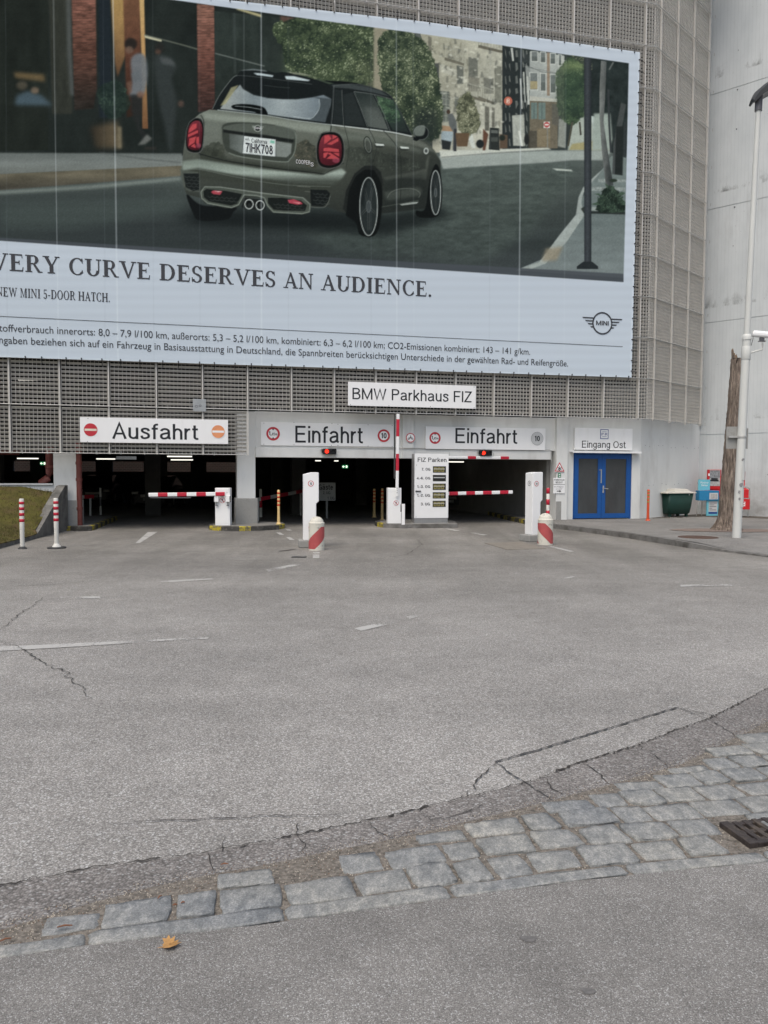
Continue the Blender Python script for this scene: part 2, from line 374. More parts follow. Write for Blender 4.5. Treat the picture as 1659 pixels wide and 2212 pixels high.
def mark(px, mi=0): pk.poly([tuple(q+Vector((0, 0, 0.006))) for q in gp(px)], mi)
mark([(-60, 1401), (180, 1390), (180, 1397), (-60, 1411)], 1); mark([(180, 1390), (300, 1384), (300, 1389), (180, 1397)], 1); mark([(300, 1384), (450, 1378), (450, 1381), (300, 1389)], 0)
mark([(765, 1358), (845, 1342), (855, 1346), (780, 1364)], 0); mark([(878, 1333), (912, 1326), (918, 1329), (884, 1338)], 0)
mark([(574, 1231), (640, 1218), (655, 1219), (580, 1236)], 0); mark([(345, 1256), (455, 1250), (462, 1252), (345, 1260)], 0); mark([(130, 1290), (215, 1289), (217, 1293), (130, 1295)], 0)
mark([(-30, 1282), (60, 1279), (68, 1281), (-30, 1286)], 2); mark([(1200, 1253), (1232, 1246), (1243, 1246), (1212, 1255)], 0); mark([(1225, 1269), (1335, 1269), (1335, 1272), (1225, 1273)], 2)
mark([(1470, 1264), (1580, 1262), (1582, 1266), (1470, 1268)], 0); mark([(1040, 1290), (1095, 1281), (1100, 1283), (1045, 1294)], 2)
z1 = lambda x, y: (x/3.979, 1042.3+y/3.979)
mark([z1(1165, 522), z1(1270, 428), z1(1355, 425), z1(1205, 520)], 1)
z2 = lambda x, y: (416.9+x/5.04, 932.6+y/5.04)
mark([z2(903, 1099), z2(950, 1099), z2(993, 1124), z2(945, 1124)], 1); mark([z2(1013, 1150), z2(1060, 1150), z2(1110, 1182), z2(1055, 1182)], 1); mark([z2(1000, 1062), z2(1050, 1062), z2(1085, 1080), z2(1035, 1080)], 0)
mark([z2(1305, 1312), z2(1378, 1312), z2(1378, 1328), z2(1305, 1328)], 1); mark([z2(1305, 1340), z2(1375, 1340), z2(1375, 1378), z2(1305, 1378)], 0)
z4 = lambda x, y: (1124.7+x/6.048, 932.6+y/6.048)
mark([z4(345, 1497), z4(420, 1500), z4(705, 1566), z4(640, 1570)], 1)
z3 = lambda x, y: (822.9+x/3.78, 850.3+y/3.78)
mark([z3(515, 1104), z3(550, 1104), z3(650, 1119), z3(605, 1122)], 1); mark([z3(728, 1137), z3(770, 1138), z3(872, 1155), z3(830, 1158)], 1)
mark([(1540, 1172), (1659, 1170), (1659, 1171.5), (1540, 1174)], 0)
tag(pk.build('road_marking', [M['paint'], M['paint2'], M['paint3']]), kind='structure')
# concrete infill plates by the ticket column
M['infill'] = pm('brownish_concrete', (0.21, 0.19, 0.16), 0.85, var=0.18, scale=5, bmp=0.2)
cp = MB(); cp.prism([tuple(q+Vector((0, 0, 0.0))) for q in gp([z3(845, 1222), z3(1140, 1213), z3(1350, 1268), z3(1030, 1276)])], 0.009)
tag(cp.build('concrete_plate', M['infill']), kind='structure')

# pavement on the right, with its kerb
sw = [(3.95, 31, .13), (4.2, 27, .13), (4.5, 24, .13), (4.95, 22.45, .13), (5.5, 21.05, .13), (6.05, 19.2, .13), (6.42, 17.6, .13), (6.62, 16.6, .12), (7.0, 15.9, .05), (7.6, 14.4, .02), (9.5, 11.5, .015), (16, 9.0, .015), (30, 8, .1), (30, 26, .13), (14, 31, .13)]
edge = sw[:11]
def inset(pts, w):
    o = []
    for i, p in enumerate(pts):
        a, b = np.array(pts[max(i-1, 0)][:2]), np.array(pts[min(i+1, len(pts)-1)][:2]); d = b-a; d = d/np.linalg.norm(d)
        o.append((p[0]-d[1]*w*1.0, p[1]+d[0]*w, p[2]))
    return o
inn = inset(edge, 0.14)
swm = MB(); F_ = [(p[0], p[1], 0.134) for p in inn[:8]]
swm.poly(F_+[(30, 16.6, .134), (30, 26, .134), (14, 31, .134)])
swm.poly([F_[-1]]+[(p[0], p[1], p[2]+.004) for p in inn[8:]]+[(16, 9.0, .019), (30, 8.0, .019)]+[(30, 16.6, .134)])
o = swm.build('pavement', M['pave']); tag(o, kind='structure')
M['kerb'] = pm('kerb_concrete', (0.19, 0.185, 0.175), 0.85, var=0.22, scale=4, bmp=0.3, dirt=(0.08, 0.075, 0.065), dscale=3, dlo=0.42, dhi=0.7)
M['yellow'] = pm('worn_yellow_paint', (0.44, 0.36, 0.035), 0.7, var=0.15, scale=14, dirt=(0.12, 0.11, 0.085), dscale=9, dlo=0.44, dhi=0.56)
M['kerbdark'] = pm('worn_black_paint', (0.055, 0.053, 0.048), 0.8, var=0.3, scale=10, dirt=(0.2, 0.19, 0.17), dscale=8, dlo=0.52, dhi=0.7)
def kerb_wall(mb, outer, innr, stripes=None):
    for i in range(len(outer)-1):
        a, b, c, d = outer[i], outer[i+1], innr[i+1], innr[i]
        n = max(1, int((Vector(b)-Vector(a)).length/0.45)) if stripes else 1
        for k in range(n):
            f0, f1 = k/n, (k+1)/n
            P = lambda q, r, f: tuple(Vector(q)+(Vector(r)-Vector(q))*f)
            q0, q1, q2, q3 = P(a, b, f0), P(a, b, f1), P(d, c, f1), P(d, c, f0)
            mi = 0
            if stripes and i < stripes: mi = 1 if k % 2 == 0 else 2
            mb.add([(q0[0], q0[1], -.02), (q1[0], q1[1], -.02), q1, q0, (q2[0], q2[1], q2[2]+.001), (q3[0], q3[1], q3[2]+.001)], [(0, 1, 2, 3), (3, 2, 4, 5)], mi)
km = MB(); kerb_wall(km, edge, inn, 2); tag(km.build('pavement_kerb', [M['kerb'], M['yellow'], M['kerbdark']]), kind='structure')
# soil strip along the wall, tree pit
M['soil'] = pm('leaf_litter_soil', (0.09, 0.08, 0.065), 0.95, var=0.6, scale=12, bmp=0.8)
M['pit'] = pm('reddish_tree_pit', (0.21, 0.165, 0.14), 0.95, var=0.35, scale=25, bmp=0.6)
sp_ = MB(); r_ = random.Random(5)
A_, B_, Ct = Vector((9.0, 25.75, .14)), Vector((11.55, 28.2, .14)), Vector((13.5, 26.4, .14))
front = [Vector((8.9, 25.5, .14)), Vector((9.6, 25.85, .14)), Vector((10.4, 26.3, .14)), Vector((11.3, 26.6, .14)), Vector((12.2, 26.0, .14)), Vector((13.2, 25.0, .14))]
fr = [q+Vector((0, r_.gauss(0, .06), 0)) for q in wob(front, 0.2, 0.07, 77)]
sp_.poly([tuple(A_), ]+[tuple(q) for q in fr]+[tuple(Ct), tuple(B_)]); tag(sp_.build('soil_strip', M['soil']), kind='structure')
# ================================================================== parking garage
M['conc'] = pm('painted_concrete', (0.69, 0.70, 0.68), 0.8, var=0.05, scale=1.6, bmp=0.06, dirt=(0.48, 0.475, 0.45), dscale=1.1, dlo=0.52, dhi=0.85, stretch=(1, 1, 0.35))
M['plinth'] = pm('bare_grey_concrete', (0.30, 0.30, 0.285), 0.85, var=0.12, scale=3, bmp=0.2, dirt=(0.12, 0.115, 0.10), dscale=3, dlo=0.55, dhi=0.8)
M['slat'] = pm('grey_beige_grating', (0.55, 0.535, 0.50), 0.55, 0.0, var=0.06, scale=1.5)
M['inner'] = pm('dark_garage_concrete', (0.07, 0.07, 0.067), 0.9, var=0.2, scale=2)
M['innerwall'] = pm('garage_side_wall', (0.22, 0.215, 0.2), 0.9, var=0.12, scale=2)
M['pipe'] = pm('red_brown_pipe_paint', (0.16, 0.048, 0.04), 0.5, var=0.15, scale=8)
M['bluedoor'] = pm('blue_door_paint', (0.012, 0.085, 0.30), 0.4, var=0.10, scale=5, dirt=(0.06, 0.12, 0.26), dscale=6, dlo=0.62, dhi=0.85)
def glass_mat(name, col, rough, var=0.2):
    m = pm(name, col, rough, var=var, scale=2.5, stretch=(1, 1, 0.4)); m.node_tree.nodes['Principled BSDF'].inputs['Specular IOR Level'].default_value = 0.6; return m
M['doorglass'] = glass_mat('dim_wired_glass', (0.055, 0.06, 0.063), 0.2)
M['tube'] = bpy.data.materials.new('lit_tube'); M['tube'].use_nodes = True
_p = M['tube'].node_tree.nodes['Principled BSDF']; _p.inputs['Base Color'].default_value = (0.8, 0.8, 0.75, 1); _p.inputs['Emission Color'].default_value = (1, 0.96, 0.85, 1); _p.inputs['Emission Strength'].default_value = 1.0

B = thing('parking_garage', 'multi-storey parking garage clad in grey metal gratings above white concrete entrance bays', 'building', tuple(P0), AF)
def part(mb, name, mats, parent=None, bevel=0.0): return mb.build(name, mats, parent or B, bevel=bevel)
TL = -26.0
# columns and beams (local frame: x along facade, y inward, z up)
m = MB(); m.bx(-16.58, -15.92, 0.0, 0.55, 0, 2.1); c1 = part(m, 'column', M['conc'], bevel=.012)
m = MB(); m.bx(-16.61, -15.89, -0.03, 0.58, 0, 0.82); m.build('column_plinth', M['plinth'], c1)
m = MB(); m.bx(-11.655, -11.13, 0.0, 0.6, 0.5, 3.36); c2 = part(m, 'column', M['conc'], bevel=.012)
m = MB(); m.bx(-11.715, -11.065, -0.06, 0.66, 0, 0.86); m.build('column_plinth', M['plinth'], c2, bevel=.03)
m = MB(); m.bx(-6.74, -6.385, -0.09, 0.0, 2.045, 3.37); part(m, 'pilaster', M['conc'], bevel=.01)
m = MB(); m.bx(-11.13, -1.684, 0.0, 0.3, 2.33, 3.37); part(m, 'lintel_beam', M['conc'])
m = MB(); m.bx(-11.13, -1.80, -0.05, 0.32, 2.045, 2.327); part(m, 'lintel_flange', M['conc'], bevel=.01)
m = MB(); m.bx(-1.684, -1.294, -0.14, 0.3, 0, 3.38); c4 = part(m, 'column', M['conc'], bevel=.01)
m = MB(); m.bx(-1.68, -1.50, -0.145, -0.05, 0.13, 0.72); m.build('grey_patch', M['plinth'], c4)
m = MB(); m.bx(-1.294, -1.02, 0.0, 0.3, 0, 3.4); m.bx(-1.02, 1.09, 0.0, 0.3, 2.285, 3.4); m.bx(1.09, 1.40, 0.0, 0.3, 0, 3.4); part(m, 'entrance_wall', M['conc'])
m = MB(); m.bx(-1.05, 1.12, 0.06, 0.2, 3.4, 3.46); part(m, 'vent_slot', M['black'])
dO = np.array([math.cos(rad(30)), math.sin(rad(30))]); OB0 = np.array([1.40, 0.0]); LO = 4.42
def ob(s, off, z, base=OB0): return (base[0]+dO[0]*s+dO[1]*off, base[1]+dO[1]*s-dO[0]*off, z)   # off: towards the viewer
m = MB(); q = [ob(0, 0, 0), ob(LO+0.3, 0, 0), ob(LO+.3, -.3, 0), (1.40, 0.3, 0)]; m.prism(q, 3.42); part(m, 'base_wall', M['conc'])
# holes left by the formwork ties
m = MB()
for i in range(14):
    for zz in (1.25, 2.55): 
        if (i*7+int(zz*3)) % 3: m.cyl(ob(0.3+i*0.31, 0.001, zz+0.03*math.sin(i*5)), ob(0.3+i*0.31, 0.004, zz+0.03*math.sin(i*5)), 0.014, n=8)
part(m, 'tie_holes', M['darkgrey'])
# inside: ceiling, side wall, pillars, back wall with openings, upper floors
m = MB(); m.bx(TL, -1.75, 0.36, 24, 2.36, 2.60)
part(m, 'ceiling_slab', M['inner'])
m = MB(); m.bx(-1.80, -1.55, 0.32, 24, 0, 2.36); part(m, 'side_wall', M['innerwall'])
m = MB(); m.bx(-1.8, 1.3, 0.9, 1.1, 0.0, 3.3); part(m, 'door_backing', M['inner'])  # unseen backing added so it stays dark behind the door glass
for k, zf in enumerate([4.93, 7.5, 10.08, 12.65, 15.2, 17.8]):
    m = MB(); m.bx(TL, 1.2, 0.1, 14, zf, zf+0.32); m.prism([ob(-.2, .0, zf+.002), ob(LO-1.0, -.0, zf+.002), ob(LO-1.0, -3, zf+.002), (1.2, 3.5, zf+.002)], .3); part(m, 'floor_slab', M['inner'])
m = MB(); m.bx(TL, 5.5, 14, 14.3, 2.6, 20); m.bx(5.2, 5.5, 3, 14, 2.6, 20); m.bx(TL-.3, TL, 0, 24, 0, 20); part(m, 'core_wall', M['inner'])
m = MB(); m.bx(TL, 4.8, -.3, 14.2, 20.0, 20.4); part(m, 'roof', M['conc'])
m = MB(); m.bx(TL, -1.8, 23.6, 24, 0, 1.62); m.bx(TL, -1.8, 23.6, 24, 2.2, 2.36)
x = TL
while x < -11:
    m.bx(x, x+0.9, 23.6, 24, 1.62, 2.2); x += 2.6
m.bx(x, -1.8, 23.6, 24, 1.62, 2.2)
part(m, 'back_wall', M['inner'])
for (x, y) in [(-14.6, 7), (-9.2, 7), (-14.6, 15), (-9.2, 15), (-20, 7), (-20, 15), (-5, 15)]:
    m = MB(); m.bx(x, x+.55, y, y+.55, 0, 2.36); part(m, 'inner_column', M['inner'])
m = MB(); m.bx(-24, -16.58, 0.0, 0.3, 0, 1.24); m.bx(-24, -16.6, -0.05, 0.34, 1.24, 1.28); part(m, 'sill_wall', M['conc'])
# drain pipes and conduits
def pipe(pts, r, name='drain_pipe', mat='pipe', collars=()):
    m = MB(); m.tube(pts, r, 12)
    for z in collars: m.cyl((pts[0][0], pts[0][1], z), (pts[0][0], pts[0][1], z+.08), r*1.18)
    return part(m, name, M[mat])
tp, zp = fp(172, 1050, -0.1)
pipe([(tp, .02, .12), (tp, .02, 2.4)], .075, collars=(.55, 1.35, 1.8, 2.1))
tp, zp = fp(104, 1000, -0.3)
pipe([(tp, .55, 2.4), (tp, .55, 1.55), (tp-.05, .5, 1.42), (tp-.2, .45, 1.3), (tp-.23, .45, 1.1)], .11, collars=(1.7,))
pipe([(-24, .9, 2.2), (-17.6, .9, 2.15)], .09, 'overhead_pipe')
cz = 2.355
pipe([(-9.0, -.075, cz), (-6.78, -.075, cz), (-6.76, -.12, cz), (-6.36, -.12, cz), (-6.34, -.075, cz), (-1.9, -.075, cz), (-1.84, -.075, cz-.02), (-1.83, -.075, 1.98)], .013, 'conduit', 'galv')
# entrance door
D = MB(); 
for a, b in ((-1.02, -.965), (1.035, 1.09)): D.bx(a, b, 0.03, .16, .13, 2.283)
D.bx(-.965, 1.035, .03, .16, 2.225, 2.283)
door = part(D, 'entrance_door', M['bluedoor'], bevel=.004)
for (a, b) in ((-.962, .005), (.012, 1.032)):
    m = MB(); m.bx(a, a+.135, .015, .075, .16, 2.222); m.bx(b-.135, b, .015, .075, .16, 2.222); m.bx(a+.135, b-.135, .015, .075, 2.09, 2.222); m.bx(a+.135, b-.135, .015, .075, .16, .315)
    m.build('door_leaf', M['bluedoor'], door, bevel=.003)
    m = MB(); m.bx(a+.13, b-.13, .04, .05, .31, 2.095); m.build('glass', M['doorglass'], door)
m = MB(); m.bx(.045, .09, .006, .02, .98, 1.22); m.cyl((.07, .01, 1.13), (.07, -.05, 1.13), .012); m.cyl((.07, -.045, 1.13), (.21, -.045, 1.115), .012); m.cyl((.06, .01, 1.0), (.06, -.012, 1.0), .016); m.bx(-.03, -.005, .0, .02, 1.3, 1.75); m.bx(-.10, .0, -.002, .02, 1.72, 1.735)
m.build('handle', M['galv'], door)
m = MB(); m.bx(-1.16, 1.30, -.22, 0.0, 2.29, 2.318); m.bx(-1.16, 1.30, -.225, -.215, 2.27, 2.33); part(m, 'door_canopy', M['white'])
# ---- metal gratings
PW, PH, PZ0, YG = 1.2317, 1.287, 3.37, -0.50
def grating(mb, W, H, nc, nr, T_=None):
    """nr tilted slats and nc+1 upright fins in a W x H frame, x from 0, z from 0, front at y = 0"""
    def put(vs, fs): mb.add([T_(v) if T_ else v for v in vs], fs)
    def bxx(x0, x1, y0, y1, z0, z1): put([(x0, y0, z0), (x1, y0, z0), (x1, y1, z0), (x0, y1, z0), (x0, y0, z1), (x1, y0, z1), (x1, y1, z1), (x0, y1, z1)], [(0, 3, 2, 1), (4, 5, 6, 7), (0, 1, 5, 4), (1, 2, 6, 5), (2, 3, 7, 6), (3, 0, 4, 7)])
    p = H/nr; a, d, th = p*0.50, 0.048, 0.004
    for i in range(nr):
        zt = p*(i+0.97)
        put([(0.003, .004, zt), (W-.003, .004, zt), (W-.003, .004+d, zt-a), (.003, .004+d, zt-a), (0.003, .004+th, zt+th), (W-.003, .004+th, zt+th), (W-.003, .004+d+th, zt-a+th), (.003, .004+d+th, zt-a+th)],
            [(0, 1, 2, 3), (4, 7, 6, 5), (0, 4, 5, 1), (1, 5, 6, 2), (2, 6, 7, 3), (3, 7, 4, 0)])
    for k in range(nc+1):
        x = (W-.005)*k/nc; bxx(x, x+.008, 0, .05, 0, H)
    bxx(0, W, -.002, .04, -.012, -.0005); bxx(0, W, -.002, .04, H+.0005, H+.010)
mbp = MB(); grating(mbp, PW-.075, PH-.045, 11, 11); me_panel = None
def place_panel(x, y, z, rot=0.0, name='grating_panel'):
    global me_panel
    if me_panel is None: o = mbp.build(name, M['slat'], B); me_panel = o.data
    else: o = bpy.data.objects.new(name, me_panel); C.objects.link(o); o.parent = B
    o.location = (x, y, z); o.rotation_euler = (0, 0, rot); return o
seam = [0.94-PW*k for k in range(0, 22)]          # right to left
far = []                                         # panels the photo does not show, kept as one mass
for k in range(-1, 13):
    for j in range(0, 21):
        x0 = seam[j+1]+.0375; z0 = PZ0+PH*k+.02
        if k == -1:
            if x0 > -11.6 or j > 20: continue
            (far.append((x0, z0, True)) if x0 < -18.9 else None)
            if x0 >= -18.9:
                o = place_panel(x0, YG, 2.115); o.scale = (1, 1, (3.36-2.125)/PH)
            continue
        vis = (k == 0 and x0 > -19) or (1 <= k <= 7 and j == 0) or (k == 8 and x0 > -12.8) or (k == 9 and x0 > -8.3) or (k == 10 and x0 > -2)
        if vis: place_panel(x0, YG, z0)
        elif k == 0 or k >= 8 or x0 < -18.6: far.append((x0, z0, False))
mf = MB()
for (x, z, low) in far:
    if not low: grating(mf, PW-.075, PH-.045, 6, 11, lambda v, x=x, z=z: (v[0]+x, v[1]+YG, v[2]+z))
o = part(mf, 'grating_field', M['slat']); o['kind'] = 'stuff'
S0 = np.array([1.274, YG])
def og(s, off, z): return (S0[0]+dO[0]*s+dO[1]*off, S0[1]+dO[1]*s-dO[0]*off, z)
me_fold = None
for k in range(0, 12):
    z0 = PZ0+PH*k+.02
    if me_fold is None:
        mb = MB(); grating(mb, 0.315, PH-.045, 3, 11, lambda v: (v[0]+.975, v[1]+YG, v[2]))
        c30, s30 = math.cos(rad(30)), math.sin(rad(30))
        grating(mb, 0.33, PH-.045, 3, 11, lambda v: (S0[0]+.02+c30*v[0]-s30*v[1], S0[1]+s30*v[0]+c30*v[1]+.0, v[2]))
        o = part(mb, 'grating_panel', M['slat']); me_fold = o.data
    else: o = bpy.data.objects.new('grating_panel', me_fold); C.objects.link(o); o.parent = B
    o.location = (0, 0, z0)
    for j in range(3):
        a = og(0.39+1.175*j+.03, 0, z0); o = place_panel(a[0], a[1], a[2], rad(30)); o.scale = ((1.175-.05)/(PW-.075), 1, 1)
# upright posts and horizontal rails with their pegs
for j, x in enumerate(seam[:17]):
    m = MB(); zb = 3.33 if x > -11.2 else 2.08
    m.bx(x-.018, x+.018, YG-.055, YG+.02, zb, 19.9); part(m, 'grating_post', M['slat'])
for j in range(4):
    m = MB(); s = 0.375+1.175*j; pts = [og(s-.018, .05, 3.33), og(s+.018, .05, 3.33), og(s+.018, -.02, 3.33), og(s-.018, -.02, 3.33)]
    m.prism(pts, 16.5); part(m, 'grating_post', M['slat'])
for k in range(-1, 13):
    z = PZ0+PH*k-.005 if k >= 0 else 2.10
    xe = 1.27 if k >= 0 else -11.45
    m = MB(); pts = [(TL+.5, YG-.075, z), (xe, YG-.075, z)]
    if k >= 0: pts += [og(.02, .08, z), og(.375, .075, z), og(3.9, .075, z)]
    m.tube(pts, .0135, 6)
    x = seam[20]+.3
    while x < xe:
        m.bx(x-.007, x+.007, YG-.088, YG-.06, z-.03, z+.075); x += PW/2
    if k >= 0:
        for i in range(7):
            a = og(.66+i*.585, .085, z+.02); m.box(a, (.014, .02, .1))
            if i < 6:
                b = og(.66+i*.585+.05, .03, z); c_ = og(.66+i*.585+.53, .03, z)
    part(m, 'grating_rail', M['galv'])
# ceiling tubes inside (each a thing)
def tube_light(X0, X1, Y, dep, label):
    d0, d1 = ray(X0, Y), ray(X1, Y); a = CAM+d0/d0[1]*dep; b = CAM+d1/d1[1]*(dep+0.05); b[2] = a[2]
    ln = float(np.linalg.norm(b-a)); t_ = thing('tube_light', label, 'light', tuple((a+b)/2), math.atan2(b[1]-a[1], b[0]-a[0]), 'tube lights under the garage ceilings')
    m = MB(); m.bx(-ln/2, ln/2, -.05, .05, .0, .05); m.bx(-.01, .01, -.01, .01, .05, .16); m.build('housing', M['darkgrey'], t_)
    m = MB(); m.cyl((-ln/2+.02, 0, -.022), (ln/2-.02, 0, -.022), .02, n=8); m.build('tube', M['tube'], t_)
tube_light(36, 84, 989, 28, 'lit ceiling tube above the grass bank opening, far left of the garage')
tube_light(207, 250, 990, 29, 'lit ceiling tube in the exit bay just right of the red brown drain pipe')
tube_light(368, 418, 992, 29.5, 'lit ceiling tube over the lane left of the exit barrier, lower of two')
tube_light(360, 416, 984.5, 26.5, 'upper lit ceiling tube close under the grating over the exit lane')
tube_light(680, 694, 994, 31, 'short lit ceiling tube in the left entry bay, left of two')
tube_light(721, 732, 994.5, 32, 'short lit ceiling tube in the left entry bay, right of two')
tube_light(968, 1003, 996.5, 31.5, 'lit ceiling tube in the right entry bay beside the counter display')
tube_light(38, 94, 819, 27, 'lit ceiling tube glimpsed through the grating on the upper floor at left')
tube_light(1093, 1128, 11, 29, 'bright ceiling tube behind the topmost grating above the banner')
tube_light(1115, 1130, 22, 29.5, 'small bright ceiling tube lower behind the topmost grating')
# brick building behind the garage, seen through the back openings
M['brick'], t, p = new_mat('brown_brick')
tc = nd(t, 'ShaderNodeTexCoord'); mp = nd(t, 'ShaderNodeMapping'); mp.inputs['Rotation'].default_value = (rad(90), 0, 0); t.links.new(tc.outputs['Object'], mp.inputs[0])
bt = nd(t, 'ShaderNodeTexBrick'); bt.inputs['Scale'].default_value = 2.2; bt.inputs['Color1'].default_value = (.045, .024, .019, 1); bt.inputs['Color2'].default_value = (.03, .02, .016, 1); bt.inputs['Mortar'].default_value = (.09, .08, .07, 1)
t.links.new(mp.outputs[0], bt.inputs['Vector']); t.links.new(bt.outputs[0], p.inputs['Base Color'])
m = MB(); m.bx(-9.5, 9.5, 0, .5, 0, 4.5); o = m.build('brick_wall', M['brick'], loc=tuple(fw(-15, -28.5, 0))); o.rotation_euler = (0, 0, AF)
tag(o, 'brown brick wall outside, glimpsed through the back openings of the exit bay', 'wall')
# ================================================================== concrete tower on the right
M['tower'], t, p = new_mat('fair_faced_concrete')
n1 = noise(t, 1.2, 7, 0.62, (1, 1, 0.45)); c = ramp(t, n1, [(0.3, (0.52, 0.555, 0.565)), (0.7, (0.63, 0.66, 0.665))])
d1 = ramp(t, noise(t, 0.9, 8, 0.72, (1.6, 1.6, 0.28)), [(0.55, 0.0), (0.82, 0.8)]); c = mix(t, d1, c, (0.40, 0.41, 0.41))
tc = nd(t, 'ShaderNodeTexCoord'); sx = nd(t, 'ShaderNodeSeparateXYZ'); t.links.new(tc.outputs['Object'], sx.inputs[0])
# board marks: faint vertical lines every 12 cm, and stain bands under the pour joints every 3.5 m
wv = nd(t, 'ShaderNodeTexWave'); wv.bands_direction = 'X'; wv.inputs['Scale'].default_value = 2.6; wv.inputs['Distortion'].default_value = 0.6; t.links.new(tc.outputs['Object'], wv.inputs['Vector'])
c = mix(t, 1.0, c, ramp(t, wv.outputs['Fac'], [(0.0, 0.93), (0.12, 1.0)]), 'MULTIPLY')
md = nd(t, 'ShaderNodeMath', operation='MODULO'); ad = nd(t, 'ShaderNodeMath', operation='ADD'); t.links.new(sx.outputs['Z'], ad.inputs[0]); ad.inputs[1].default_value = 40.0-3.05; t.links.new(ad.outputs[0], md.inputs[0]); md.inputs[1].default_value = 4.05
band = ramp(t, md.outputs[0], [(0.0, 0.0), (0.05, 1.0), (0.3, 0.35), (0.6, 0.0)])
stn = ramp(t, noise(t, 2.2, 7, 0.75, (1, 1, 0.5)), [(0.50, 0.0), (0.66, 1.0)])
mm = nd(t, 'ShaderNodeMath', operation='MULTIPLY'); t.links.new(band, mm.inputs[0]); t.links.new(stn, mm.inputs[1])
c = mix(t, mm.outputs[0], c, (0.16, 0.165, 0.165))
pore = ramp(t, noise(t, 22, 3, 0.5), [(0.70, 0.0), (0.74, 1.0)]); c = mix(t, pore, c, (0.24, 0.24, 0.24))
low = nd(t, 'ShaderNodeMapRange'); low.inputs['From Min'].default_value = 1.9; low.inputs['From Max'].default_value = 0.0; t.links.new(sx.outputs['Z'], low.inputs[0])
lm = nd(t, 'ShaderNodeMath', operation='MULTIPLY'); t.links.new(low.outputs[0], lm.inputs[0]); t.links.new(ramp(t, noise(t, 1.5, 6, 0.7), [(0.35, 0.1), (0.65, 0.8)]), lm.inputs[1])
c = mix(t, lm.outputs[0], c, (0.20, 0.195, 0.18))
t.links.new(c, p.inputs['Base Color']); p.inputs['Roughness'].default_value = 0.85; bump(t, p, n1, 0.1, 0.01)
tw_loc = Vector((11.61, 28.41, 0)); tw_ang = math.atan2(-.67, .74)
TW = thing('concrete_tower', 'tall windowless light grey concrete tower with pour joints, right of the garage', 'building', tuple(tw_loc), tw_ang)
zs = [0, 3.05, 7.1, 11.15, 15.2, 19.25, 24]
m = MB()
for a, b in zip(zs[:-1], zs[1:]): m.bx(-4, 9, 0, 7, a+(.012 if a else 0), b-.012); m.bx(-3.98, 8.98, .02, 6.98, b-.012, b+.012)
m.build('tower_wall', M['tower'], TW)
m = MB(); r_ = random.Random(3)
for zz in np.arange(1.6, 17, 1.35):
    for xx in (1.0, 2.35, 3.9, 5.3):
        if r_.random() < .8: m.cyl((xx+r_.uniform(-.05, .05), -.001, zz), (xx, -.003, zz), .022, n=8)
m.build('tie_holes', M['darkgrey'], TW)
m = MB(); m.cyl((.06, -.1, 3.4), (.06, -.1, 23.8), .05); m.build('joint_cover', M['galv'], TW)
# ================================================================== the banner: its print is painted here, in photo-measured picture coordinates
RS = 1.1; RX0, RY0, RX1, RY1 = -420, -330, 2560, 1540
RW, RH = int((RX1-RX0)/RS), int((RY1-RY0)/RS)
IMG = np.zeros((RH, RW, 3), np.float32)+np.array([204, 212, 226], np.float32)/255
prs = np.random.default_rng(5)
def vnoise(h, w, sc, seed=0, octs=4, sx=1.0, sy=1.0):
    r = np.random.default_rng(seed); out = np.zeros((h, w), np.float32); amp = 1.0; tot = 0
    for o_ in range(octs):
        cx, cy = max(2, int(w/(sc*sx))+2), max(2, int(h/(sc*sy))+2)
        G = r.random((cy+1, cx+1)).astype(np.float32)
        X = np.linspace(0, cx-1e-3, w); Y = np.linspace(0, cy-1e-3, h)
        xi, yi = X.astype(int), Y.astype(int); fx, fy = X-xi, Y-yi; fx = fx*fx*(3-2*fx); fy = fy*fy*(3-2*fy)
        a = G[np.ix_(yi, xi)]; b = G[np.ix_(yi, np.minimum(xi+1, cx))]; c = G[np.ix_(np.minimum(yi+1, cy), xi)]; d = G[np.ix_(np.minimum(yi+1, cy), np.minimum(xi+1, cx))]
        out += amp*((a*(1-fx)+b*fx)*(1-fy)[:, None]+(c*(1-fx)+d*fx)*fy[:, None]); tot += amp; amp *= .55; sc /= 2.0
    return out/tot
def box_blur(A, r):
    if r < 1: return A
    for ax in (0, 1):
        pad = [(0, 0)]*A.ndim; pad[ax] = (r+1, r)
        S = np.cumsum(np.pad(A, pad, mode='edge'), axis=ax, dtype=np.float64)
        n = A.shape[ax]; sl1 = [slice(None)]*A.ndim; sl0 = [slice(None)]*A.ndim
        sl1[ax] = slice(2*r+1, 2*r+1+n); sl0[ax] = slice(0, n)
        A = ((S[tuple(sl1)]-S[tuple(sl0)])/(2*r+1)).astype(np.float32)
    return A
CS = {'s': (0, 0, 1.0), '1': (0, 0, 1.3825), '2': (650, 200, 1.3825), '3': (1600, 0, 1.165), '4': (0, 900, 1.106), '5': (1300, 1050, 1.276), 'd': (0, 0, 1/1.8228), '0': (2000, 0, 2.9625)}
def tr(pts, cs):
    ox, oy, k = CS[cs]; return [((ox+x/k-RX0)/RS, (oy+y/k-RY0)/RS) for x, y in pts]
def smooth(pts, closed=True, n=6):
    P = [np.array(p, float) for p in pts]; L = len(P); out = []
    for i in range(L if closed else L-1):
        p0, p1, p2, p3 = (P[(i-1) % L], P[i], P[(i+1) % L], P[(i+2) % L]) if closed else (P[max(i-1, 0)], P[i], P[i+1], P[min(i+2, L-1)])
        for k in range(n):
            u = k/n; out.append(tuple(.5*((2*p1)+(-p0+p2)*u+(2*p0-5*p1+4*p2-p3)*u*u+(-p0+3*p1-3*p2+p3)*u**3)))
    if not closed: out.append(tuple(P[-1]))
    return out
